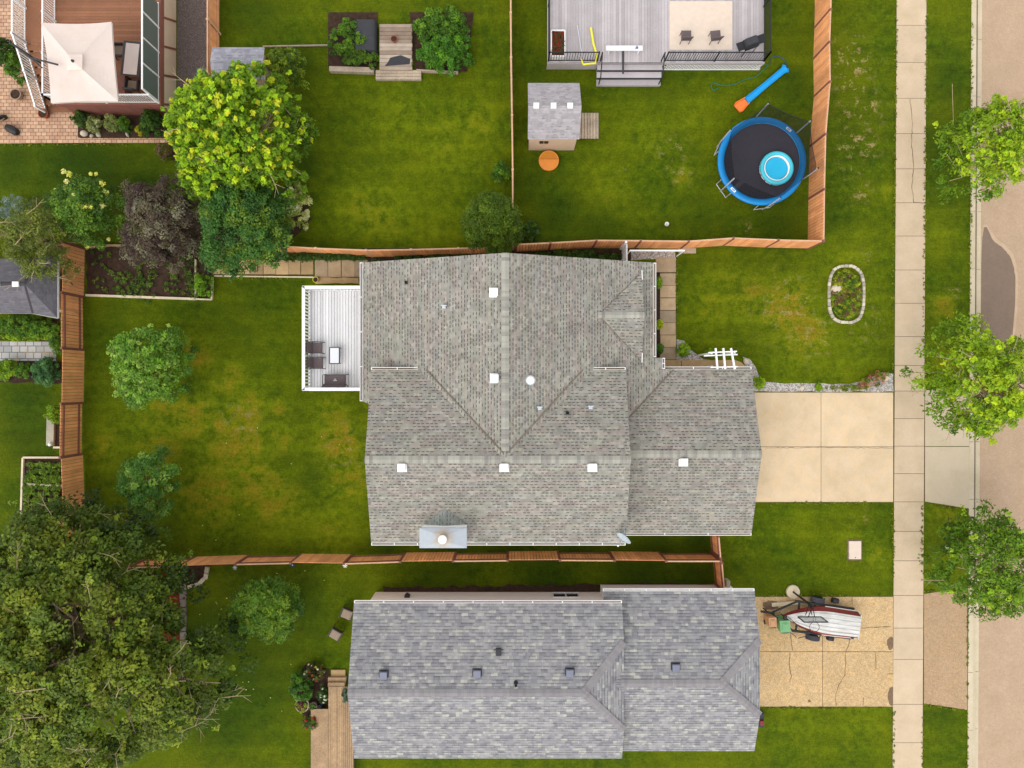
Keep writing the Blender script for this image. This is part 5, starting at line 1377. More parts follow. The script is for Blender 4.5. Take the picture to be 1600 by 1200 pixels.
for i in range(41):
    a = 2 * PI * i / 40; ca, sa = math.cos(a), math.sin(a)
    ov.append((1321.5 + 27 * math.copysign(abs(ca) ** .75, ca), 460 + 44 * math.copysign(abs(sa) ** .62, sa)))
block_row('oval ring of pale stone blocks in the front lawn', ov, .15, .21, 'stonevar', .12)
# rocks
def rock(label, px, py, r, m='rock', seed=1, sq=.8):
    rd_ = random.Random(seed); bm = bmesh.new(); bmesh.ops.create_icosphere(bm, subdivisions=3, radius=r)
    off = [Vector((rd_.uniform(-1, 1), rd_.uniform(-1, 1), rd_.uniform(-1, 1))).normalized() for _ in range(7)]
    for v in bm.verts:
        d_ = v.co.normalized(); k = 1 + sum(.09 * max(0, d_.dot(o_)) ** 3 for o_ in off) - sum(.08 * max(0, -d_.dot(o_)) ** 2 for o_ in off[:3])
        v.co = v.co * k; v.co.z *= .65; v.co.y *= sq
    me = bpy.data.meshes.new('rock'); bm.to_mesh(me); bm.free(); me.materials.append(M[m])
    for p_ in me.polygons: p_.use_smooth = True
    o = bpy.data.objects.new('rock', me); COL.objects.link(o); o.location = (*P(px, py, r * .4), r * .4); o.rotation_euler = (0, 0, rd_.uniform(0, 3))
    return tag(o, label, 'rock')
rock('pinkish round boulder inside the oval stone ring', 1310, 453, .34, seed=3)
rock('pale round boulder at the end of the curved walk by the pergola', 1165, 564, .16, seed=4)
rock('pinkish flat stone in the pale gravel strip', 1253, 606, .14, seed=5)
rock('flat tan stone at the sidewalk end of the gravel strip', 1384, 590, .17, seed=6, sq=1.2)
rock('large pale rock in the bed below the brown deck', 132, 208, .2, seed=7)
rock('small grey rock right of the large pale rock below the brown deck', 143, 212, .11, 'stone', seed=8)
rock('flat brown-grey rock in the middle of the bed below the brown deck', 154, 211, .15, 'stone', seed=9)
rock('flat grey rock at the right end of the bed below the brown deck', 199, 210, .17, 'stone', seed=10, sq=.45)
rock('pale rock half hidden by the dark street tree on the verge', 1482, 856, .17, seed=11, sq=1.1)
# small utility things in the lawn
t = thing('utility_cover', 'flat pale rectangular utility box lid in the front lawn', 'utility box', P3(1335, 859))
M['lid'] = m_plain('utility_lid', S(206, 188, 170), .7, .3, .05, 4)
MB().box((0, 0, .05), (.63, .94, .1)).build('lid', M['lid'], t, off=L0, bevel=.02)
MB().box((0, 0, .01), (.78, 1.1, .02)).build('collar', M['joint'], t, off=L0)
MB().lathe((0, -.38, .1), [(.025, 0), (.025, .006)], 8).build('bolt', M['charcoal'], t, off=L0)
MB().bb(P(1130.5, 0)[0], P(1136.5, 0)[0], P(0, 921)[1], P(0, 903)[1], 0, .5).top('utility_box', M['stone'], 'grey pedestal box against the small gate by the blue-grey garage', 'utility box', loc=P3(1133, 912), bevel=.03)
o = MB().sphere(P3(1042, 350, .13), .12, 16).top('ball', M['white'], 'small white ball on the lawn above the north fence', 'ball', loc=P3(1042, 350), smooth=True)
MB().box((P(1042, 350, .25)[0], P(1042, 350, .25)[1], .243), (.03, .1, .02)).build('ball_mark', M['black'], o)
t = thing('sandbox', 'round orange plastic sandbox table beside the small playhouse', 'sandbox', P3(857, 254))
M['orange'] = m_plain('orange_plastic', S(205, 125, 45), .5, .4, .06, 4); M['orange2'] = m_plain('orange_plastic_dark', S(180, 112, 24), .5, .4, .06, 4)
MB().lathe((0, 0, 0), [(.46, 0), (.52, .28), (.52, .33), (.47, .33), (.46, .28)], 28).build('tub', M['orange'], t, off=L0)
h_ = [(.47 * math.cos(R(a)), .47 * math.sin(R(a))) for a in range(12, 169, 6)]
MB().prism(h_, .3, .325).build('lid', M['orange2'], t, off=L0)
h_ = [(.47 * math.cos(R(a)), .47 * math.sin(R(a))) for a in list(range(172, 361, 6)) + [368]]
MB().prism(h_, .3, .32).build('lid', M['orange'], t, off=L0)

# ---------------------------------------------------------------- playhouse shed
M['beige_siding'] = m_plain('beige_siding', S(202, 176, 150), .7, .3, .05, 3)
sx0, sx1, sy0, sy1 = .86, 3.22, 12.05, 14.75
t = thing('playhouse', 'small beige playhouse with light grey shingle roof and three white roof patches', 'shed', (2.0, 13.4, 0))
b = MB(); ymid = 13.44
gable_wall(b, sx0, sx1, sy0 + .12, sy1 - .1, lambda y: 2.62 - .52 * abs(y - ymid), 'x'); b.build('wall', M['beige_siding'], t)
b = MB()
b.plane([(.78, 12.1, 1.86), (3.33, 12.1, 1.86), (3.36, ymid, 2.62), (.78, ymid, 2.62)], th=.05); b.plane([(.78, ymid, 2.62), (3.36, ymid, 2.62), (3.33, 14.86, 1.88), (.78, 14.86, 1.88)], th=.05)
b.build('roof', [m_shingle('shingle_playhouse', [(0, S(136, 130, 132)), (.5, S(152, 146, 148)), (1, S(164, 158, 158))], ex=.125, w=.3, dash=.2, dark=.7, big=.05), M['fascia']], t)
for px_ in (838, 865, 891):
    x, y = P(px_, 167, 2.65); MB().bar((x - .13, ymid - .13, 2.57), (x + .13, ymid - .13, 2.57), .01, .01).box((x, ymid, 2.63), (.27, .27, .05)).build('ridge_vent', M['white'], t, bevel=.01)
b = MB()
for k in range(4): b.bb(1.38 + k % 2 * .24, 1.58 + k % 2 * .24, sy0 + .08, sy0 + .125, 1.1 + (k // 2) * .17, 1.2 + (k // 2) * .17)
b.build('window', M['black'], t)
MB().bb(sx1 - .01, sx1 + .03, 12.9, 13.9, .1, 1.6).build('door', M['beige_siding'], t)
b = MB()
for k in range(8): b.bb(3.32 + k * .15, 3.32 + k * .15 + .125, 12.75, 14.08, .06, .11)
b.bb(3.32, 4.5, 12.85, 12.95, 0, .055); b.bb(3.32, 4.5, 13.85, 13.95, 0, .055)
b.top('wood_ramp', M['timber'], 'weathered plank platform at the side door of the playhouse', 'platform', loc=(3.9, 13.4, 0))

# ---------------------------------------------------------------- trampoline with paddling pool
TX, TY = 12.68, 11.31; TZ = .9
t = thing('trampoline', 'round trampoline with bright blue edge pad and black safety net', 'trampoline', (TX, TY, 0))
M['tblue'] = m_plain('blue_vinyl', S(6, 122, 186), .45, .4, .06, 3); M['tmat'] = m_plain('jumping_mat', S(50, 47, 54), .8, .2, .08, 5)
M['tdark'] = m_plain('dark_blue_vinyl', S(22, 70, 130), .5, .4, .06, 3)
M['steel'] = m_plain('steel_tube', S(196, 198, 204), .35, .5, .06, 3, metal=.3)
MB().lathe((0, 0, TZ), [(2.25, -.02), (2.24, .05), (2.1, .075), (1.92, .04), (1.92, .01)], 64, closed=True).build('edge_pad', M['tblue'], t, off=L0, smooth=True)
MB().lathe((0, 0, TZ), [(1.925, -.01), (1.2, -.025), (.5, -.05), (.01, -.055)], 64).build('jumping_mat', M['tmat'], t, off=L0)
MB().lathe((0, 0, TZ - .06), [(2.18, 0), (2.21, .03), (2.18, .06), (2.15, .03)], 48, closed=True).build('frame_ring', M['steel'], t, off=L0)
angs = [96, 39, -22, -82, -145, 154]
tops_ = []
for a in angs:
    ca, sa = math.cos(R(a)), math.sin(R(a))
    MB().tube([(2.27 * ca, 2.27 * sa, .1), (2.31 * ca, 2.31 * sa, 1.0), (2.31 * ca, 2.31 * sa, 2.55)], .033, 8).build('pole', M['steel'], t, off=L0)
    a1, a2 = a - 11, a + 11
    q = [(2.2 * math.cos(R(b_)), 2.2 * math.sin(R(b_))) for b_ in (a1, a2)]
    MB().tube([(q[0][0], q[0][1], .84), (q[0][0] * 1.02, q[0][1] * 1.02, .04), (q[1][0] * 1.02, q[1][1] * 1.02, .04), (q[1][0], q[1][1], .84)], .025, 8).build('leg', M['steel'], t, off=L0)
    MB().sphere((2.31 * ca, 2.31 * sa, 2.57), .045, 8).build('pole_cap', M['black'], t, off=L0)
    tops_.append((2.31 * ca, 2.31 * sa))
# net: hung from the pole tops, drawn in to the pad's inner edge; it sags between the poles
vs = []; fs = []; NA = 60; srt = sorted([a % 360 for a in angs])
def hexr(a):
    for i in range(6):
        a0 = srt[i]; a1 = srt[(i + 1) % 6] + (360 if i == 5 else 0); aa = a if a >= srt[0] else a + 360
        if a0 <= aa <= a1:
            m__ = (a0 + a1) / 2; return 2.27 * math.cos(R((a1 - a0) / 2)) / math.cos(R(aa - m__)), abs(aa - m__) / ((a1 - a0) / 2)
    return 2.2, 0
for i in range(NA):
    a = i * 360 / NA; rt, k = hexr(a)
    for j in range(5):
        f_ = j / 4; r_ = 1.93 * (1 - f_) + rt * f_; z_ = TZ + .03 + (2.42 - .12 * (1 - k) - TZ) * f_
        vs.append((r_ * math.cos(R(a)), r_ * math.sin(R(a)), z_))
for i in range(NA):
    if 216 < (i * 360 / NA) < 228: continue      # the entrance slit
    for j in range(4): fs.append((i * 5 + j, ((i + 1) % NA) * 5 + j, ((i + 1) % NA) * 5 + j + 1, i * 5 + j + 1))
MB().add(vs, fs).build('safety_net', M['net'], t, off=L0)
rim = MB()
for i in range(NA):
    rim.bar(vs[i * 5 + 4], vs[((i + 1) % NA) * 5 + 4], .02, .02)
rim.build('net_cord', M['black'], t, off=L0)
for a in (225, 50):   # pale emblem patches on the pad
    c = (2.08 * math.cos(R(a)), 2.08 * math.sin(R(a)), TZ + .085)
    MB().box(c, (.3, .12, .008), R(a + 90)).box((c[0], c[1], c[2] + .006), (.18, .05, .006), R(a + 90), 1).build('pad_emblem', [M['white'], M['tblue']], t, off=L0)
x, y = P(1214.5, 262, 1.15)
t = thing('paddling_pool', 'small round turquoise paddling pool filled with water on the trampoline', 'pool', (x, y, TZ - .03))
M['ring_teal'] = m_plain('teal_vinyl', S(60, 178, 196), .35, .5, .05, 3)
def m_poolband():
    t_ = NT('patterned_vinyl', .4, .5); v = t_.coord('Object')
    vo = t_.n('ShaderNodeTexVoronoi'); t_.l(v, vo.inputs['Vector']); vo.inputs['Scale'].default_value = 14
    sp_ = t_.n('ShaderNodeSeparateColor'); t_.l(vo.outputs['Color'], sp_.inputs[0])
    t_.color(t_.ramp(sp_.outputs[0], [(0, S(215, 210, 200)), (.45, S(215, 205, 190)), (.5, S(190, 60, 60)), (.65, S(60, 60, 80)), (.8, S(40, 130, 160))], 'CONSTANT')); return t_.mat
MB().lathe((0, 0, 0), [(.80, .0), (.84, .08), (.82, .14), (.74, .14), (.72, .04)], 40, closed=True).build('lower_ring', m_poolband(), t, off=L0, smooth=True)
MB().lathe((0, 0, .14), [(.82, 0), (.86, .07), (.82, .15), (.74, .17), (.66, .13), (.64, .05), (.68, 0)], 40, closed=True).build('upper_ring', M['ring_teal'], t, off=L0, smooth=True)
MB().lathe((0, 0, .02), [(.66, .0), (.64, .24), (.60, .24), (.57, .0)], 40, closed=True).build('liner', M['white'], t, off=L0, smooth=True)
M['water'] = m_plain('pool_water', S(24, 165, 205), .06, .5, .05, 2)
MB().lathe((0, 0, .0), [(.56, 0), (.56, .14), (.01, .14)], 40).build('water', M['water'], t, off=L0)
# slide lying on the grass
t = thing('slide', 'plastic slide with blue chute and orange scoop end lying by the trampoline', 'slide', P3(1190, 135))
a = Vector(P3(1166, 158, .12)); c = Vector(P3(1224, 110, .2)); d_ = (c - a).normalized(); r_ = Vector((-d_.y, d_.x, 0))
M['oscoop'] = m_plain('orange_slide', S(228, 120, 50), .4, .4, .05, 3)
def channel(mb, pts, ws, hh=.09, th=.03):
    vs = []
    for (p_, w_) in zip(pts, ws):
        for k_, z_ in ((-w_ / 2, hh), (-w_ / 2 + th, hh), (-w_ / 2 + th * 2, 0.02), (w_ / 2 - th * 2, 0.02), (w_ / 2 - th, hh), (w_ / 2, hh), (w_ / 2 - .01, -.05), (-w_ / 2 + .01, -.05)):
            vs.append(p_ + r_ * k_ + Vector((0, 0, z_)))
    n_ = len(pts); fs = []
    for i in range(n_ - 1):
        for j in range(8): fs.append((i * 8 + j, i * 8 + (j + 1) % 8, (i + 1) * 8 + (j + 1) % 8, (i + 1) * 8 + j))
    fs.append(tuple(range(8))[::-1]); fs.append(tuple((n_ - 1) * 8 + j for j in range(8)))
    return mb.add(vs, fs)
M['sblue'] = m_plain('slide_blue', S(14, 150, 212), .4, .4, .05, 3)
channel(MB(), [a, a.lerp(c, .5), c, c + d_ * .12, c + d_ * .2], [.36, .30, .32, .5, .2]).build('chute', M['sblue'], t)
channel(MB(), [a - d_ * .62, a - d_ * .5, a - d_ * .25, a + d_ * .04], [.5, .6, .5, .4], .1).build('scoop', M['oscoop'], t)
M['hose'] = m_plain('green_hose', S(30, 110, 90), .5, .3, .05, 3)
def cord(label, pts, r, m, name='garden_hose', cat='hose', z=.03):
    q = smooth_poly([P(a_, b_) for a_, b_ in pts], 6)[: (len(pts) - 1) * 6 + 1]
    return MB().tube([(x_, y_, z) for x_, y_ in q], r, 6).top(name, M[m], label, cat, loc=P3(*pts[0]))
cord('dark green garden hose curling from the deck lattice across the lawn', [(1196, 102), (1190, 112), (1180, 120), (1160, 126), (1148, 132), (1130, 134), (1114, 130), (1111, 136), (1116, 142), (1122, 138)], .02, 'hose')
cord('thin blue cord looped on the grass above the slide', [(1204, 100), (1204, 92), (1212, 88), (1222, 92), (1228, 100), (1229, 108)], .014, 'tdark', 'cord', 'cord')

# ---------------------------------------------------------------- grey deck at the top
t = thing('deck', 'grey composite deck with black metal railing and white lattice skirt', 'deck', (7.5, 17, 0))
def planks(mb, x0_, x1_, y0_, y1_, z, wd_=.14, gap_=.008, along='y', m=0):
    if along == 'y':
        n_ = max(1, round((x1_ - x0_) / wd_)); s__ = (x1_ - x0_) / n_
        for i in range(n_): mb.bb(x0_ + i * s__ + gap_ / 2, x0_ + (i + 1) * s__ - gap_ / 2, y0_, y1_, z - .04, z, m)
    else:
        n_ = max(1, round((y1_ - y0_) / wd_)); s__ = (y1_ - y0_) / n_
        for i in range(n_): mb.bb(x0_, x1_, y0_ + i * s__ + gap_ / 2, y0_ + (i + 1) * s__ - gap_ / 2, z - .04, z, m)
GD = .78
gx0, gx1 = P(855, 0, GD)[0], P(1195, 0, GD)[0]; gy = P(0, 97.5, GD)[1]
xs0, xs1 = P(934, 0, GD)[0], P(1036, 0, GD)[0]
b = MB(); planks(b, gx0, gx1, gy, 24, GD, .145); b.bb(gx0 + .02, gx1 - .02, gy + .03, 23.9, GD - .25, GD - .045)
b.build('deck_floor', M['deck_grey'], t)
b = MB(); b.bb(gx0, xs0, gy - .03, gy - .002, .05, GD - .04); b.bb(xs1, gx1, gy - .03, gy - .002, GD - .22, GD - .002); b.bb(gx0, gx1, gy - .045, gy - .031, GD - .04, GD - .003); b.build('deck_fascia', M['deck_grey'], t)
b = MB(); k = 0; xx = xs1 + .02
while xx < gx1 - .05:
    for sg in (1, -1):
        a0 = (xx, gy - .01 + .012 * sg, .03 if sg > 0 else GD - .22); a1 = (min(xx + .5, gx1), gy - .01 + .012 * sg, GD - .22 if sg > 0 else .03)
        b.bar(a0, a1, .012, .05)
    xx += .2
b.bar((xs1, gy - .02, .03), (gx1, gy - .02, .03), .04, .06); b.build('lattice_skirt', M['white'], t)
b = MB(); b.bb(xs0 + .02, gx1 - .02, gy + .3, gy + .34, 0, GD - .3); b.build('under_skirt', M['charcoal'], t)
railing(t, (gx0 + .06, gy + .06, GD), (xs0 - .03, gy + .06, GD), .95, M['black'], sp=.125, bw=.022, rw=.05, rh=.035, pw=.06, every=2.4)
railing(t, (xs1 + .08, gy + .06, GD), (gx1 - .06, gy + .06, GD), .95, M['black'], sp=.125, bw=.022, rw=.05, rh=.035, pw=.06, every=2.6)
railing(t, (gx0 + .06, gy + .06, GD), (gx0 + .06, 22, GD), .95, M['black'], sp=.125, bw=.022, rw=.05, rh=.035, pw=.06, every=2.4)
railing(t, (gx1 - .06, gy + .06, GD), (gx1 - .06, 22, GD), .95, M['black'], sp=.125, bw=.022, rw=.05, rh=.035, pw=.06, every=2.4)
st_ = MB(); ns = MB()
for k in range(3):
    z_ = GD - (k + 1) * .195; y1_ = gy - k * .31; y0_ = y1_ - .31
    st_.bb(xs0, xs1, y0_ + .01, y1_ - .004, z_ - .04, z_); st_.bb(xs0 + .02, xs1 - .02, y0_ + .03, y1_ - .01, .0, z_ - .045)
    ns.bb(xs0 - .01, xs1 + .01, y1_ - .0035, y1_ + .012, z_ - .0, z_ + .19)
s_o = st_.build('steps', M['deck_grey'], t); ns.build('riser', M['charcoal'], s_o)
for xx in (xs0 + .12, xs1 - .1):
    MB().tube([(xx, gy + .05, GD + .92), (xx, gy - .86, .2 + .85)], .03, 8).tube([(xx, gy + .05, 0.8), (xx, gy + .05, GD + .95)], .035, 6).tube([(xx, gy - .86, .2), (xx, gy - .86, 1.08)], .03, 6).build('handrail', M['black'], t)
x, y = P(976, 74, 1.3)
t = thing('bench', 'long white bench table on the grey deck above its steps', 'bench', (x, y, GD))
MB().box((0, 0, .43), (1.85, .26, .05)).build('seat', M['deck_white'], t, off=L0, bevel=.01)
for sx_ in (-.75, .75): MB().box((sx_, 0, .2), (.06, .22, .4)).build('leg', M['deck_white'], t, off=L0)
MB().bar((0, -1.1, .3 - .28), (0, .3, .3 - .28), .09, .02).build('stretcher', M['charcoal'], t, off=L0)
x, y = P(995, 74, 1.3); MB().box((x, y, GD + .47), (.12, .05, .03), .5).box((x + .03, y + .03, GD + .475), (.04, .14, .03), .3).top('toy', M['tdark'], 'small dark blue toy lying on the white bench', 'toy', loc=(x, y, GD + .455))
x, y = P(872, 73, 1.1)
t = thing('planter_box', 'white planter box full of reddish plants at the corner of the grey deck', 'planter', (x, y, GD))
b = MB()
for a_, c_ in (((-.34, -.5), (.34, -.5)), ((.34, -.5), (.34, .8)), ((.34, .8), (-.34, .8)), ((-.34, .8), (-.34, -.5))): b.bar((a_[0], a_[1], .2), (c_[0], c_[1], .2), .05, .4)
b.build('box', M['white'], t, off=L0); MB().box((0, .15, .17), (.64, 1.26, .3)).build('soil', M['mulch'], t, off=L0)
rng = np.random.default_rng(9); cc = np.stack([rng.uniform(-.28, .28, 26), rng.uniform(-.4, .7, 26), np.full(26, .36)], 1)
cloud_obj('plants', [leaf_cloud(cc, .1, 26, .09, pal((110, 60, 48), (74, 74, 34))[rng.integers(0, 2, 26)], rng)], t)
M['yellow'] = m_plain('yellow_plastic', S(225, 215, 60), .5, .4, .05, 3)
q = [P3(*a_, GD + .25) for a_ in ((924, 40), (928, 66), (933, 82), (931, 96), (912, 98), (909, 90))]
MB().tube([(v[0], v[1], GD + .06) for v in q], .055, 8).top('pool_noodle', M['yellow'], 'bent yellow foam tube lying on the grey deck', 'toy', loc=(q[0][0], q[0][1], GD))
q = [P3(*a_, GD) for a_ in ((902, 40), (906, 66), (909, 84))]
MB().tube([(v[0], v[1], GD + .03) for v in q], .025, 8).top('pole', M['steel'], 'thin grey pole lying beside the bent yellow tube', 'pole', loc=q[0])
x, y = P(1094, 70, GD); MB().bb(P(1046, 0, GD)[0], P(1144, 0, GD)[0], P(0, 78, GD)[1], 19.5, GD + .004, GD + .02).top('outdoor_rug', M['lid'], 'pale pinkish rug spread on the right part of the grey deck', 'rug', loc=(x, y, GD))
for lab, px_, rz_ in (('left dark chair standing on the pale rug of the grey deck', 1072, 0), ('right dark chair standing on the pale rug of the grey deck', 1118, .1)):
    x, y = P(px_, 56, 1.2)
    o = thing('deck_chair', lab, 'chair', (x, y, GD + .02), R(90) + rz_, 'dark chairs on the grey deck')
    MB().box((0, 0, .42), (.5, .5, .04)).build('seat', M['sling'], o, off=L0)
    MB().box((-.26, 0, .68), (.04, .5, .5), 0, 0, Matrix.Rotation(R(-12), 3, 'Y')).build('backrest', M['sling'], o, off=L0)
    for a_ in (-.22, .22):
        for c_ in (-.22, .22): MB().tube([(a_, c_, 0), (a_, c_, .42)], .02, 6).build('leg', M['frame_dark'], o, off=L0)
x, y = P(1170, 72, 1.3)
t = thing('barbecue', 'black barbecue grill at the right end of the grey deck', 'barbecue', (x, y, GD), .35)
MB().box((0, 0, .8), (.72, .5, .25)).build('firebox', M['black'], t, off=L0, bevel=.04)
MB().box((0, .03, 1.02), (.7, .42, .2), 0, 0, None, .8).build('lid', M['charcoal'], t, off=L0, bevel=.05)
for sg in (-1, 1): MB().box((sg * .55, 0, .88), (.36, .42, .03)).build('side_shelf', M['black'], t, off=L0)
for a_ in (-.3, .3):
    for c_ in (-.2, .2): MB().tube([(a_, c_, 0), (a_, c_, .7)], .02, 6).build('leg', M['black'], t, off=L0)
# ---------------------------------------------------------------- north-west: brown deck, stairs, umbrella
t = thing('deck', 'brown timber deck with white railing and frosted glass screen', 'deck', (-20, 16, 0))
BD = 1.7; bx0, bx1, by0 = -22.7, -17.47, 13.9
b = MB(); planks(b, bx0, bx1, by0, 24, BD, .145, .008, 'x'); b.bb(bx0 + .02, bx1 - .02, by0 + .02, 23.9, BD - .3, BD - .045)
b.build('deck_floor', M['deck_brown'], t)
b = MB(); b.bb(bx0, bx1 + .03, by0 - .04, by0 - .002, BD - .34, BD - .003); b.bb(bx1 + .002, bx1 + .04, by0, 24, BD - .34, BD - .003); b.build('deck_fascia', M['fence_dark'], t)
b = MB(); b.bb(bx1 - .06, bx1 - .02, by0 + .1, 24, 0, BD - .32)
b.bb(bx0 + .1, bx1 - .1, by0 + .08, by0 + .12, 0, BD - .32, 1); b.build('skirt', [m_plain('cream_panel', S(206, 190, 164), .7, .3, .05, 3), M['fence_dark']], t)
for k in range(5):
    yy = 13.95 + k * 1.45; MB().bar((bx1 - .01, yy + .55, .06), (bx1 - .01, yy + .1, BD - .4), .03, .1).build('brace', M['fence_dark'], t)
railing(t, (bx0 + .05, by0 + .06, BD), (bx1 - .06, by0 + .06, BD), .95, M['white'], sp=.12, bw=.03, rw=.07, pw=.09, every=2.6)
railing(t, (bx0 + .05, by0 + .06, BD), (bx0 + .05, 22, BD), .95, M['white'], sp=.12, bw=.03, rw=.07, pw=.09, every=2.0)
for k in range(4):
    y0_ = by0 + .1 + k * 1.22
    f_ = MB().bb(bx1 - .075, bx1 - .045, y0_ + .05, y0_ + 1.17, BD + .1, BD + 1.5).build('glass_panel', M['frost'], t)
    MB().bb(bx1 - .1, bx1 - .02, y0_ - .03, y0_ + .04, BD, BD + 1.56).build('screen_post', M['white'], t)
MB().bar((bx1 - .06, by0 + .08, BD + 1.54), (bx1 - .06, by0 + 5, BD + 1.54), .07, .05).bar((bx1 - .06, by0 + .08, BD + .07), (bx1 - .06, by0 + 5, BD + .07), .06, .05).build('screen_rail', M['white'], t)
# stairs down along the west side
sb = MB()
for k in range(9):
    z_ = BD - .19 * (k + .3); y1_ = 16.9 - k * .31
    sb.bb(-24.15, bx0 - .06, y1_ - .31, y1_ - .01, z_ - .04, z_)
sb.bar((-24.12, 17.0, BD - .2), (-24.12, 14.1, .03), .05, .24); sb.bar((bx0 - .09, 17.0, BD - .2), (bx0 - .09, 14.1, .03), .05, .24)
s_o = sb.build('stairs', M['deck_brown'], t)
MB().bb(-24.15, bx0 - .06, 16.9, 23, BD - .04, BD - .002).build('landing', M['deck_brown'], t)
rb = MB(); A = Vector((-24.12, 16.9, BD)); B_ = Vector((-24.12, 14.05, .08)); up = Vector((0, 0, 1))
rb.bar(A + up * .95, B_ + up * .95, .07, .05); rb.bar(A + up * .1, B_ + up * .1, .05, .05)
for i in range(24):
    c = A.lerp(B_, (i + .5) / 24); rb.box((c.x, c.y, c.z + .52), (.03, .03, .84))
r_ = rb.build('stair_railing', M['white'], t)
for c in (A, A.lerp(B_, .5), B_): MB().box((c.x, c.y, c.z + .5), (.09, .09, 1.05)).build('post', M['white'], r_)
railing(t, (-24.12, 16.95, BD), (-24.12, 22, BD), .95, M['white'], sp=.12, bw=.03, rw=.07, pw=.09, every=2.0)
# cantilever umbrella
hU = 4.15
t = thing('patio_umbrella', 'large square cream cantilever umbrella over the brown deck', 'umbrella', (*P(50, 90, BD), BD))
def m_canvas():
    t_ = NT('cream_canvas', .9, .1); v = t_.pos()
    c_ = t_.mix(t_.ramp(t_.noise(v, 1.2, 5, .7), [(.45, 0), (.75, .6)]), S(228, 212, 202), S(214, 196, 180)); t_.color(c_)
    tr_ = t_.n('ShaderNodeBsdfTranslucent'); t_.put(tr_.inputs[0], c_); mx_ = t_.n('ShaderNodeMixShader'); mx_.inputs[0].default_value = .25
    t_.l(t_.b.outputs[0], mx_.inputs[1]); t_.l(tr_.outputs[0], mx_.inputs[2]); t_.l(mx_.outputs[0], t_.out.inputs['Surface']); return t_.mat
M['canvas'] = m_canvas()
cs = [P3(79.5, 161, hU), P3(184.5, 158.5, hU), P3(174, 34, hU), P3(64, 35, hU)]
ce = Vector(P3(116, 97, hU + .45))
def canopy(z_off=0, scale=1.0, cs=cs, ce=ce, n_=10):
    vs = []; fs = []
    C_ = [Vector(c_) for c_ in cs]; cent = (C_[0] + C_[1] + C_[2] + C_[3]) / 4
    C_ = [cent + (c_ - cent) * scale for c_ in C_]
    for i in range(4):
        a_ = C_[i]; b_ = C_[(i + 1) % 4]; base_ = len(vs)
        for j in range(n_ + 1):
            for k in range(n_ + 1):
                e_ = a_.lerp(b_, k / n_); p_ = ce.lerp(e_, j / n_)
                u_ = k / n_ * 2 - 1
                p_ = p_ + Vector((0, 0, -.10 * (1 - u_ * u_) * math.sin(PI * min(1, j / n_)) - .04 * (1 - u_ * u_) * (j / n_) + z_off))
                p_ = p_ + (cent - e_) * .035 * (1 - u_ * u_) * (j / n_)
                vs.append(p_)
        for j in range(n_):
            for k in range(n_): q_ = base_ + j * (n_ + 1) + k; fs.append((q_, q_ + n_ + 1, q_ + n_ + 2, q_ + 1))
        # valance
        b0 = len(vs)
        for k in range(n_ + 1):
            e_ = vs[base_ + n_ * (n_ + 1) + k]; vs.append(e_ - Vector((0, 0, .12)))
        for k in range(n_): q_ = base_ + n_ * (n_ + 1) + k; fs.append((q_, b0 + k, b0 + k + 1, q_ + 1))
    return MB().add(vs, fs)
canopy().build('canopy', M['canvas'], t)
MB().add([ce + Vector((-.35, -.35, -.02)), ce + Vector((.35, -.33, -.02)), ce + Vector((.36, .36, -.02)), ce + Vector((-.33, .36, -.02)), ce + Vector((0, 0, .12))], [(0, 1, 4), (1, 2, 4), (2, 3, 4), (3, 0, 4)]).build('vent_cap', M['canvas'], t)
MB().lathe(tuple(ce + Vector((0, 0, .1))), [(.07, 0), (.05, .08), (.01, .1)], 10).build('finial', M['charcoal'], t)
mp = Vector((*P(50, 90, BD), BD))
mp = Vector((-23.2, 15.8, BD))
MB().tube([mp, mp + Vector((0, 0, 2.4))], .045, 8).build('mast', M['charcoal'], t)
MB().tube([mp + Vector((0, 0, 2.3)), P3(47, 90, 4.1), P3(90, 101, 4.55)], .045, 8).tube([mp + Vector((0, 0, 1.5)), P3(66, 106, 4.0)], .03, 8).build('arm', M['charcoal'], t)
for c_ in cs:
    c_ = Vector(c_); MB().tube([ce - Vector((0, 0, .1)), c_ - Vector((0, 0, .05))], .018, 6).build('rib', M['charcoal'], t)
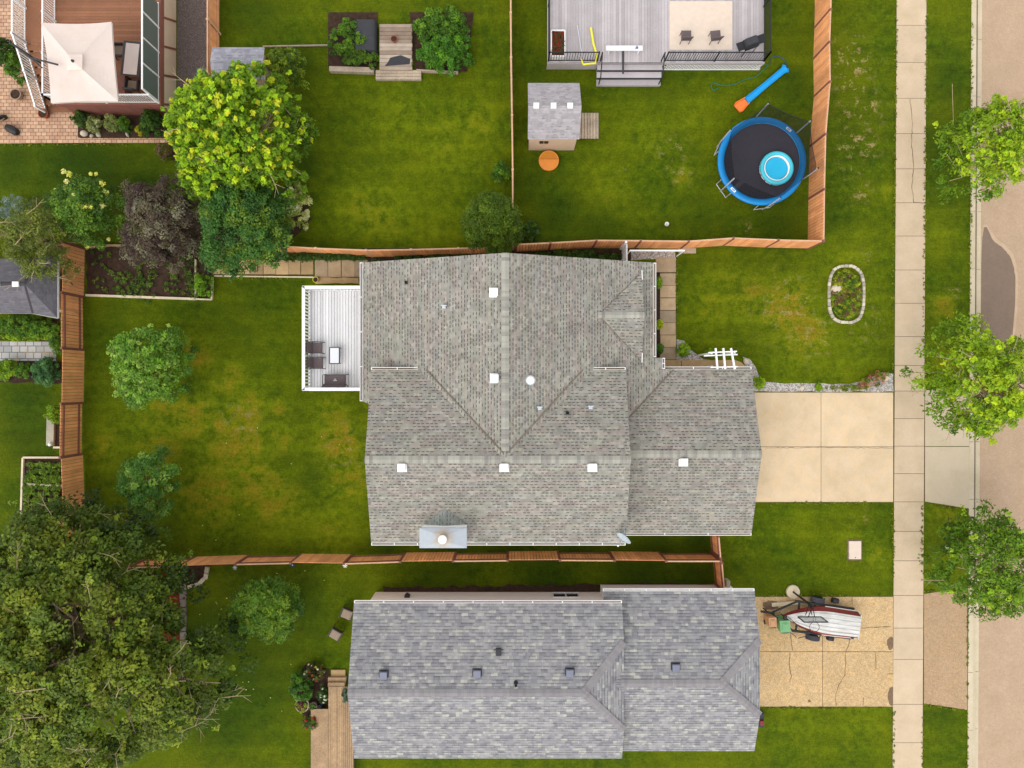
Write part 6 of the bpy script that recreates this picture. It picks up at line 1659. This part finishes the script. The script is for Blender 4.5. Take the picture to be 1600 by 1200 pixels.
# things on the brown deck
x, y = P(206, 92, 2.4)
t = thing('dining_table', 'dark outdoor table with a pale patterned cloth on the brown deck', 'table', (x, y, BD), -.1)
MB().box((0, 0, .72), (.95, 1.7, .04)).build('tabletop', M['frame_dark'], t, off=L0, bevel=.02)
for a_ in (-.38, .38):
    for c_ in (-.72, .72): MB().tube([(a_, c_, 0), (a_, c_, .7)], .03, 6).build('leg', M['frame_dark'], t, off=L0)
MB().box((x, y - .02, BD + .747), (.66, 1.5, .012), -.1).top('tablecloth', M['canvas'], 'pale cloth with a patterned top end on the dark outdoor table', 'tablecloth', loc=(x, y, BD + .74))
for lab, px_, py_, rz_ in (('dark wicker chair with tan cushion below the cloth-covered table', 206, 133, R(85)), ('dark wicker chair left of the cloth-covered table, partly under the umbrella', 183, 78, 0), ('dark wicker chair right of the cloth-covered table by the glass screen', 222, 84, R(180))):
    x, y = P(px_, py_, 2.2)
    o = thing('wicker_chair', lab, 'chair', (x, y, BD), rz_, 'wicker chairs on the brown deck')
    MB().box((0, 0, .4), (.5, .5, .1)).build('seat', M['tan_fabric'], o, off=L0, bevel=.03)
    MB().box((-.27, 0, .62), (.07, .56, .55), 0, 0, Matrix.Rotation(R(-10), 3, 'Y')).build('backrest', M['frame_dark'], o, off=L0, bevel=.02)
    for sg in (-1, 1): MB().box((0, sg * .3, .5), (.56, .07, .25)).build('armrest', M['frame_dark'], o, off=L0, bevel=.02)
    for a_ in (-.24, .24):
        for c_ in (-.26, .26): MB().box((a_, c_, .18), (.05, .05, .36)).build('leg', M['frame_dark'], o, off=L0)
x, y = P(189, 131, 2.1)
t = thing('storage_box', 'low brown wooden storage box by the south railing of the brown deck', 'box', (x, y, BD))
MB().box((0, 0, .2), (.4, .95, .4)).build('body', M['deck_brown'], t, off=L0, bevel=.01); MB().box((0, 0, .42), (.44, 1.0, .04)).build('lid', M['fence_dark'], t, off=L0, bevel=.01)
# pots and barrels on the patio
def pot(label, px_, py_, r0_, h_, m, fill='soil', name='flower_pot', group=None, plants=None, cat='pot', z=0.02):
    x, y = P(px_, py_, h_); o = thing(name, label, cat, (x, y, z), 0, group)
    MB().lathe((0, 0, 0), [(r0_ * .72, 0), (r0_, h_ * .9), (r0_ * 1.07, h_ * .9), (r0_ * 1.07, h_), (r0_ * .93, h_), (r0_ * .9, h_ * .85)], 24).build('pot', M[m], o, off=L0)
    MB().lathe((0, 0, h_ * .8), [(r0_ * .92, 0), (r0_ * .92, h_ * .1)], 24).build('soil', M[fill], o, off=L0)
    if plants is not None:
        rg = np.random.default_rng(int(px_)); n_ = 16; a_ = rg.uniform(0, 6.28, n_); q_ = r0_ * .8 * np.sqrt(rg.random(n_))
        cloud_obj('plants', [leaf_cloud(np.stack([q_ * np.cos(a_), q_ * np.sin(a_), np.full(n_, h_ + .06)], 1), r0_ * .35, 26, r0_ * .3, plants[rg.integers(0, len(plants), n_)], rg)], o)
    return o
pot('round beige pot of soil on the brick paver patio', 24, 147, .27, .35, 'taupe')
pot('terracotta pot at the foot of the white stair railing', 67, 177, .24, .3, 'terracotta')
pot('large white-rimmed pot of dark and green plants, biggest by the small deck', 472, 1102, .34, .4, 'stone', plants=pal((96, 40, 50), (120, 140, 50), (150, 150, 60)))
pot('small white-rimmed pot behind the large pot by the small deck', 475, 1090, .2, .35, 'stone', plants=pal((60, 90, 40), (80, 110, 50)))
pot('grey pot right of the large pot beside the small deck', 489, 1104, .2, .3, 'taupe', plants=pal((70, 100, 50), (90, 120, 60)))
pot('small blue pot right of the grey pot beside the small deck', 499, 1106, .12, .25, 'tdark', plants=pal((60, 80, 60), (80, 100, 70)))
pot('dark pot of bright red flowers at the bottom of the small deck', 491, 1123, .2, .3, 'charcoal', plants=pal((200, 20, 30), (180, 30, 40), (60, 90, 34)))
pot('pale pot at the foot of the tall dark plants near the wooden steps', 541, 1100, .14, .25, 'stone', plants=pal((150, 160, 150), (90, 110, 90)))
x, y = P(619 - 1, 60, .2)
pot('orange pot standing on the dark wooden garden walk', 617, 65, .16, .22, 'terracotta', z=.3)
pot('small yellow flower pot at the corner of the white deck by the slabs', 493, 437, .14, .2, 'yellow')
x, y = P(14, 200, .4)
t = thing('watering_barrel', 'black barrel lying on the brick patio at the left edge', 'barrel', (x, y, .2))
MB().tube([(-.25, .12, 0), (-.15, .07, 0), (.2, -.12, 0), (.3, -.16, 0)], [.17, .2, .2, .15], 16).build('body', M['black'], t, off=L0)
MB().tube([(-.28, .135, 0), (-.25, .12, 0)], .1, 12).build('lid', M['charcoal'], t, off=L0)
t = thing('wheelbarrow', 'yellow wheelbarrow on the patio cut off by the left edge', 'wheelbarrow', (*P(-4, 192), 0.02), .4)
MB().add([(-.5, -.3, .6), (.4, -.25, .6), (.4, .25, .6), (-.5, .3, .6), (-.3, -.2, .3), (.25, -.15, .3), (.25, .15, .3), (-.3, .2, .3)], [(4, 5, 6, 7), (0, 4, 7, 3), (1, 2, 6, 5), (0, 1, 5, 4), (3, 7, 6, 2)]).build('tray', M['yellow'], t, off=L0)
MB().tube([(0, -.04, 0), (0, .04, 0)], .2, 16).build('wheel', M['black'], t, off=L0).location = (.5, 0, .2)
for sg in (-1, 1): MB().tube([(.55, sg * .06, .2), (-.4, sg * .25, .32), (-1.0, sg * .3, .6)], .025, 6).build('handle', M['timber'], t, off=L0)
for sg in (-1, 1): MB().tube([(-.3, sg * .2, .3), (-.35, sg * .22, 0)], .02, 6).build('leg', M['black'], t, off=L0)
x, y = P(316, 114, 1.0)
def bin_(label, px_, py_, rz_, col, hh=1.0, w_=.52, d_=.6):
    x, y = P(px_, py_, hh); o = thing('wheeled_bin', label, 'bin', (x, y, .03), rz_)
    m_ = m_plain('bin_plastic_' + str(int(px_)), S(*col), .5, .4, .05, 4)
    MB().box((0, 0, hh * .46), (w_ * .84, d_ * .84, hh * .88), 0, 0, None, 1.16).build('body', m_, o, off=L0, bevel=.03)
    l_ = MB().box((0, 0, hh * .95), (w_, d_, .07)).box((0, .0, hh * .95 + .05), (w_ * .62, d_ * .62, .04)).build('lid', m_, o, off=L0, bevel=.02)
    MB().box((0, d_ * .06, hh * .95 + .078), (w_ * .3, d_ * .3, .02)).build('lid_panel', m_, l_, off=L0, bevel=.008)
    MB().tube([(-w_ * .4, -d_ * .56, hh * .93), (w_ * .4, -d_ * .56, hh * .93)], .02, 8).build('handle', M['charcoal'], o, off=L0)
    for sg in (-1, 1): MB().tube([(sg * w_ * .36, -d_ * .42, .12), (sg * w_ * .47, -d_ * .42, .12)], .12, 14).build('wheel', M['black'], o, off=L0)
    return o
bin_('green bin standing on the dark gravel path by the orange fence', 315, 116, 0, (70, 110, 78))
bin_('green wheeled bin beside the bow of the boat on the lower driveway', 1227, 979, .05, (110, 160, 110))
bin_('small brown-beige bin left of the green bin by the blue-grey garage', 1207.5, 972.5, .05, (186, 140, 100), .85, .4, .5)
# two small grey-roofed sheds
t = thing('shed', 'small garden shed with light blue-grey shingle roof at the top left', 'shed', (*P(375, 95), 0))
ax0, ay0 = P(334, 126, 2.1); ax1, ay1 = P(415, 77, 2.1); ym_ = (ay0 + ay1) / 2
b = MB(); gable_wall(b, ax0 + .15, ax1 - .15, ay0 + .15, ay1 - .15, lambda y_: 2.5 - .2 * abs(y_ - ym_), 'x'); b.build('wall', M['beige_siding'], t)
b = MB(); b.plane([(ax0, ay0, 2.3), (ax1, ay0, 2.3), (ax1, ym_, 2.5), (ax0, ym_, 2.5)], th=.06); b.plane([(ax0, ym_, 2.5), (ax1, ym_, 2.5), (ax1, ay1, 2.3), (ax0, ay1, 2.3)], th=.06)
b.build('roof', [m_shingle('shingle_blue', [(0, S(122, 120, 128)), (.5, S(140, 138, 146)), (1, S(158, 156, 162))], ex=.16, w=.3, dash=.3, dashw=.3, dark=.72, big=.05), M['fascia']], t)
t = thing('shed', 'dark grey roofed shed at the left edge behind the left fence', 'shed', (*P(30, 445), 0))
Rr_ = P3(38, 443, 2.95); Rw = P3(-90, 443, 2.95)
c1 = P3(51, 490, 2.15); c0 = P3(-90, 489, 2.15); c2 = P3(51, 404, 2.15); c3 = P3(-90, 404, 2.15)
e1 = P3(90, 497, 1.95); e2 = P3(90, 398, 1.95)
b = MB(); b.plane([c0, c1, Rr_, Rw], th=.08); b.plane([Rw, Rr_, c2, c3], th=.08)
b.plane([Rr_, c1, e1], th=.06); b.plane([Rr_, e1, e2], th=.06); b.plane([Rr_, e2, c2], th=.06)
ro_ = b.build('roof', [M['shingle_dark'], M['fascia']], t)
for px_ in (-6, 24): 
    x, y = P(px_, 444, 3.0); MB().box((x, y, 2.98), (.3, .24, .08)).build('ridge_vent', M['white'], ro_)
b = MB(); cap(b, Rw, Rr_, w=.1, th=.02); cap(b, Rr_, c2, w=.1, dn=.03); cap(b, Rr_, c1, w=.06, dn=.03); b.build('ridge_cap', m_plain('dark_cap', S(70, 66, 70), .9, .1, .1, 6), ro_)
b = MB(); x0_, y0_ = P(-85, 482, 2.0); x1_, y1_ = P(84, 412, 1.9)
b.bb(x0_, x1_, y0_, y1_, 0, 1.9); b.build('wall', M['beige_siding'], t)
MB().bar(P3(51, 489.5, 2.05), P3(91, 497, 1.9), .05, .1).bar(P3(91, 497, 1.9), P3(91, 400, 1.9), .05, .1).build('fascia_board', M['fascia'], t)
# garden steps, walk and dark tarp of the middle yard
t = thing('garden_steps', 'weathered wooden steps and plank walk at the top of the middle lawn', 'steps', (*P(623, 110), 0))
b = MB(); x0_, x1_ = P(587, 0, .2)[0], P(658, 0, .2)[0]
for k in range(3): b.bb(x0_, x1_, P(0, 124 - k * 5 , .2)[1], P(0, 119.6 - k * 5, .2)[1], .0, .2)
b.build('lower_step', M['timber'], t)
b = MB(); x0_, x1_ = P(593, 0, .34)[0], P(644, 0, .34)[0]
for k in range(12): b.bb(x0_, x1_ - .03 * (k % 2), P(0, 109 - k * 6, .34)[1], P(0, 103.6 - k * 6, .34)[1], .0, .34)
b.build('plank_walk', m_slabvar('aged_planks', S(128, 108, 92), S(176, 160, 142)), t)
b = MB().prism([P(*a_, .36) for a_ in ((601, 103), (640, 100), (641, 92), (626, 86), (610, 90), (606, 97))], .343, .352); ar_ = b
b.top('landscape_fabric', M['charcoal'], 'torn dark fabric lying on the weathered plank walk', 'fabric', loc=(*P(620, 96), .34))
t = MB(); x, y = P(570, 72, .6)
t.box((x, y + .6, .3), (1.2, 1.9, .6), 0, 0, None, .85)
t.top('covered_box', M['charcoal'], 'dark grey tarp-covered box in the planter left of the plank walk', 'box', loc=(x, y, 0), bevel=.12)
# small tan deck and steps of the southern house
t = thing('deck', 'small tan wooden deck beside the blue-grey roofed house', 'deck', (*P(520, 1110), 0))
b = MB(); x0_, x1_ = P(513, 0, .4)[0], P(552, 0, .4)[0]; planks(b, x0_, x1_, -22, P(0, 1073, .4)[1], .4, .1, .012, 'y'); b.bb(x0_ - .9, x0_ - .01, -22, P(0, 1108, .4)[1], .36, .4); b.bb(x0_ - .88, x1_, -21.9, P(0, 1110, .4)[1], .2, .355); b.build('deck_floor', M['deck_tan'], t)
b = MB(); x0_, x1_ = P(511, 0)[0], P(542, 0)[0]
b.bb(P(515, 0)[0], P(541, 0)[0], P(0, 1074, .4)[1] , P(0, 1067, .4)[1], .02, .36); b.bb(P(514, 0)[0], P(542, 0)[0], P(0, 1065, .2)[1], P(0, 1058, .2)[1], .02, .24); b.build('step', M['deck_tan'], t, bevel=.02)
b = MB().box((*P(529, 1051), .05), (.75, .36, .1)); b.top('stepping_stone', M['slab'], 'tan stone block above the steps of the small wooden deck', 'stone', loc=(*P(529, 1051), 0), bevel=.03)
# garden chairs
for lab, px_, py_, rz_ in (('upper taupe garden chair on the lawn, touching the blue-grey roof edge', 542, 959, R(-112)), ('lower taupe garden chair on the lawn left of the blue-grey roof', 524, 991, R(-120))):
    x, y = P(px_, py_, .45)
    o = thing('garden_chair', lab, 'chair', (x, y, 0), rz_ , 'taupe garden chairs on the south lawn')
    MB().box((0, 0, .42), (.52, .52, .1)).build('cushion', M['taupe'], o, off=L0, bevel=.03)
    MB().box((-.3, 0, .62), (.05, .52, .42), 0, 0, Matrix.Rotation(R(-8), 3, 'Y')).build('backrest', M['frame_dark'], o, off=L0, bevel=.015)
    for sg in (-1, 1): MB().box((0, sg * .3, .56), (.56, .045, .04)).build('armrest', M['frame_dark'], o, off=L0, bevel=.01)
    for a_ in (-.25, .25):
        for c_ in (-.28, .28): MB().tube([(a_, c_, 0), (a_, c_, .55)], .02, 6).build('leg', M['frame_dark'], o, off=L0)
# solar lights on the fence side
for lab, px_, py_, c_ in (('blue flower-shaped garden light by the south fence', 457, 883, 'tdark'), ('white garden light with green leaves by the south fence', 539, 884, 'white'), ('small grey garden light by the south fence near the stone kerb', 367, 887, 'galv')):
    x, y = P(px_, py_, .5); o = thing('garden_light', lab, 'garden light', (x, y, 0))
    MB().tube([(0, 0, 0), (0, 0, .45)], .012, 6).build('stake', M['black'], o, off=L0)
    b = MB()
    for k in range(6): b.box((.07 * math.cos(k * PI / 3), .07 * math.sin(k * PI / 3), .48), (.09, .05, .02), k * PI / 3, 0, Matrix.Rotation(R(-20), 3, 'Y'))
    b.build('petals', M[c_], o, off=L0); MB().sphere((0, 0, .49), .035, 8).build('lamp', M['white'], o, off=L0)

# ---------------------------------------------------------------- basketball hoop
x, y = P(1238, 924)
t = thing('basketball_hoop', 'black basketball hoop on a round beige base beside the boat', 'basketball hoop', (x, y, .0))
bw_ = Vector((x, y, 0))
M['beige'] = m_plain('beige_plastic', S(196, 180, 150), .6, .3, .06, 4)
MB().lathe((0, 0, 0), [(.34, 0), (.36, .05), (.34, .14), (.01, .15)], 28).build('base', M['beige'], t, off=L0)
MB().tube([(0, 0, .1), (0, 0, 1.9), (.03, -.08, 2.4)], .05, 8).build('pole', M['black'], t, off=L0)
q = [Vector((*P(px_, py_, 2.9), 2.9)) - bw_ for px_, py_ in ((1265, 966), (1275, 966))]
b = MB()
for i, e_ in enumerate(q):
    for zz, z2_ in ((2.35, 2.75), (2.0, 2.45)):
        b.tube([(.03 + (i - .5) * .05, -.08, zz), (e_.x, e_.y, z2_)], .022, 6)
b.build('support_arm', M['black'], t, off=L0)
c0 = Vector((*P(1270, 968, 2.95), 2.95)) - bw_
f_ = MB().box((c0.x, c0.y, 2.95), (1.1, .04, .72)).build('backboard', M['backboard'], t, off=L0)
b = MB()
for a_, c_ in (((-.56, -.37), (.56, -.37)), ((-.56, .37), (.56, .37)), ((-.56, -.37), (-.56, .37)), ((.56, -.37), (.56, .37))): b.bar((c0.x + a_[0], c0.y, 2.95 + a_[1]), (c0.x + c_[0], c0.y, 2.95 + c_[1]), .05, .04)
b.build('backboard_frame', M['charcoal'], f_, off=L0)
rc = Vector((*P(1273, 980, 2.75), 2.75)) - bw_
ring = [(rc.x + .23 * math.cos(R(a_)), rc.y + .23 * math.sin(R(a_)), 2.72) for a_ in range(0, 361, 15)]
MB().tube(ring, .013, 6).bar((rc.x - .06, rc.y + .23, 2.72), (rc.x - .06, c0.y, 2.72), .02, .02).bar((rc.x + .06, rc.y + .23, 2.72), (rc.x + .06, c0.y, 2.72), .02, .02).build('rim', M['black'], t, off=L0)
nb = MB()
for k in range(12):
    a0 = R(k * 30); 
    for s_ in (1, -1): nb.tube([(rc.x + .225 * math.cos(a0), rc.y + .225 * math.sin(a0), 2.71), (rc.x + .13 * math.cos(a0 + s_ * .5), rc.y + .13 * math.sin(a0 + s_ * .5), 2.35)], .004, 4)
nb.build('net', M['white'], t, off=L0)
# ---------------------------------------------------------------- boat on its trailer
bow = Vector((*P(1227, 964, .9), 0)); stern = Vector((*P(1342, 979, .9), 0)); ax = (stern - bow); LB = ax.length; rzb = math.atan2(ax.y, ax.x)
t = thing('boat', 'small upturned boat with weathered white ribbed bottom and dark red sides', 'boat', (bow.x, bow.y, 0), rzb)
def m_hull():
    t_ = NT('weathered_hull', .55, .4); v = t_.coord('Object')
    n1 = t_.noise(t_.scaled(v, (.6, 4, 1)), 3.0, 5, .65)
    c_ = t_.mix(t_.ramp(n1, [(.4, 0), (.72, .8)]), S(205, 204, 200), S(160, 152, 140))
    c_ = t_.mix(t_.ramp(t_.noise(v, 9, 4), [(.55, 0), (.75, .5)]), c_, S(178, 165, 145)); t_.color(c_); return t_.mat
M['hull'] = m_hull(); M['hull_red'] = m_plain('red_hull_paint', S(118, 34, 32), .4, .4, .1, 5)
ns_ = 22; V = []
def hw_(s): return .70 * min(1, (math.sin(min(1, s / .62) * PI / 2)) ** .8) * (1 - .06 * max(0, s - .62) / .38)
for i in range(ns_ + 1):
    s = i / ns_; w_ = max(.02, hw_(s)); zt_ = 1.02 - .12 * (1 - s) ** 2
    rows = [(-1.04, .60), (-1.05, .65), (-1.0, .68), (-.88, zt_ - .14), (-.80, zt_ - .07), (-.42, zt_ - .03), (0, zt_), (.42, zt_ - .03), (.80, zt_ - .07), (.88, zt_ - .14), (1.0, .68), (1.05, .65), (1.04, .60)]
    for k_, z_ in rows: V.append((s * LB, k_ * w_, z_))
nr = 13
sd_ = MB(); bt_ = MB(); f1 = []; f2 = []
for i in range(ns_):
    for j in range(nr - 1):
        q_ = (i * nr + j, (i + 1) * nr + j, (i + 1) * nr + j + 1, i * nr + j + 1)
        (f1 if (j < 4 or j > 7) else f2).append(q_)
f2.append(tuple(range(ns_ * nr, ns_ * nr + nr))[::-1]); 
sd_.add(V, f1); bt_.add(V, f2)
sd_.build('hull_side', M['hull_red'], t, off=L0, smooth=True); hb = bt_.build('hull_bottom', M['hull'], t, off=L0, smooth=False)
for k_ in (-.62, -.3, 0.0, .32, .64):
    q_ = []
    for i in range(3, ns_ + 1):
        s = i / ns_; w_ = hw_(s); zt_ = 1.02 - .12 * (1 - s) ** 2; q_.append((s * LB, k_ * w_, zt_ - .05 * abs(k_) ** 1.2 + .0))
    MB().tube(q_, .022, 6).build('strake', M['hull'], t, off=L0)
MB().box((LB + .02, 0, .82), (.04, 1.25, .34)).build('transom', M['hull'], t, off=L0, bevel=.01)
for sg in (-1, 1): MB().bar((LB * .55, sg * .735, .64), (LB, sg * .70, .64), .035, .05).build('gunwale_trim', M['fascia'], t, off=L0)
q = [Vector(v_) for v_ in ((.1, .05, .98), (.7, -.35, 1.08), (1.15, -.42, 1.3), (1.12, -.85, .9), (1.05, -1.15, .35))]
tr = thing('boat_trailer', 'black two-axle trailer under the upturned boat, tongue pointing at the garage', 'trailer', (bow.x, bow.y, 0), rzb)
fr = MB()
for sg in (-1, 1):
    fr.bar((.6, sg * .76, .5), (LB - .15, sg * .76, .5), .1, .12); fr.bar((.65, sg * .74, .5), (-.5, sg * .05, .5), .07, .1)
for xx in (.8, 1.6, 2.5, LB - .2): fr.bar((xx, -.76, .5), (xx, .76, .5), .08, .08)
fr.bar((-.4, 0, .5), (-1.1, 0, .47), .1, .1)
fr.build('frame', M['black'], tr, off=L0)
for xx, big in ((1.75, 1), (2.75, 0)):
    for sg in (-1, 1):
        r0_ = .30 if big else .2
        wh = MB().lathe((0, 0, 0), [(r0_ * .5, -.09), (r0_ * .93, -.1), (r0_, -.05), (r0_, .05), (r0_ * .93, .1), (r0_ * .5, .09)], 24)
        wh.v = [(xx + v_[0], sg * .98 + v_[2], r0_ + v_[1]) for v_ in wh.v]
        w_o = wh.build('wheel', M['black'], tr, off=L0)
        rm = MB().lathe((0, 0, 0), [(r0_ * .5, -.08), (r0_ * .4, -.06), (r0_ * .4, .06), (r0_ * .5, .08)], 16); rm.v = [(xx + v_[0], sg * .98 + v_[2], r0_ + v_[1]) for v_ in rm.v]
        rm.build('rim', M['galv'], w_o, off=L0)
        if big:
            fs_ = []
            fb = MB(); nseg = 10
            for k in range(nseg):
                a0 = PI * (.08 + .84 * k / nseg); a1 = PI * (.08 + .84 * (k + 1) / nseg); rf_ = r0_ + .08
                fb.bar((xx + rf_ * math.cos(a0), sg * .98, r0_ + rf_ * math.sin(a0)), (xx + rf_ * math.cos(a1), sg * .98, r0_ + rf_ * math.sin(a1)), .25, .02)
            fb.build('mudguard', M['charcoal'], tr, off=L0)
MB().tube([(-.85, .08, .1), (-.85, .08, .85)], .03, 8).tube([(-.85, .08, .85), (-.72, .16, .85)], .012, 6).build('jack', M['black'], tr, off=L0)
MB().tube([(-.05, 0, .5), (-.02, 0, .95)], .03, 8).box((-.02, 0, .95), (.16, .16, .12)).build('winch_post', M['black'], tr, off=L0)
MB().tube([tuple(v_) for v_ in q], .02, 6).build('guide_pole', M['black'], tr, off=L0)
MB().bar((1.05, -1.2, .1), (.45, -.8, .5), .03, .03).build('brace', M['black'], tr, off=L0)
MB().box((LB - .12, .62, .72), (.1, .1, .12)).box((LB - .16, -.66, .72), (.1, .1, .12)).build('clamp', M['charcoal'], tr, off=L0)
MB().bar(P3(1206, 945, .1), P3(1250, 941, .1), .18, .1).top('lumber', M['timber_pale'], 'pale plank lying on the driveway above the trailer tongue', 'plank', loc=P3(1228, 943))
# satellite dish at the south east corner of the upper roof
x, y = P(974, 832, 3.9)
t = thing('satellite_dish', 'grey satellite dish on the lower right corner of the upper roof', 'satellite dish', (x, y, zB(y)))
MB().tube([(0, 0, -.05), (0, 0, .35), (.05, .05, .5)], .03, 8).tube([(0, 0, .3), (.02, .38, .02)], .015, 6).build('mast', M['galv'], t, off=L0)
b = MB().lathe((0, 0, 0), [(.005, .0), (.15, .015), (.28, .05), (.38, .1), (.38, .112), (.28, .065), (.15, .03), (.005, .015)], 28)
rt = Matrix.Rotation(R(-42), 3, 'Z') @ Matrix.Rotation(R(68), 3, 'X')
b.v = [tuple(rt @ Vector(v_) + Vector((-.02, -.06, .58))) for v_ in b.v]
b.build('dish', M['galv'], t, off=L0, smooth=True)
dv = (rt @ Vector((0, 0, 1)))
MB().tube([(0, 0, .45), tuple(Vector((-.02, -.2, .4)) + dv * .3), tuple(Vector((-.02, -.06, .52)) + dv * .55)], .014, 6).build('feed_arm', M['galv'], t, off=L0)
MB().sphere(tuple(Vector((-.02, -.06, .54)) + dv * .55), .05, 8).build('receiver', M['white'], t, off=L0)
# something red and dark at the corner of the garage drive
x, y = P(1189, 1125, .4)
t = thing('garden_cart', 'dark cart with a red load at the lower corner of the blue-grey garage', 'cart', (x, y, 0))
MB().box((0, 0, .3), (.3, .7, .3)).build('body', M['charcoal'], t, off=L0, bevel=.03); MB().box((.02, -.1, .5), (.2, .25, .12)).build('load', M['hull_red'], t, off=L0, bevel=.03)
for sg in (-1, 1): MB().tube([(sg * .14, .2, .12), (sg * .2, .2, .12)], .12, 12).build('wheel', M['black'], t, off=L0)
MB().bb(P(536, 0)[0] , P(549, 0)[0], -18.2, -18.1, .0, .02)
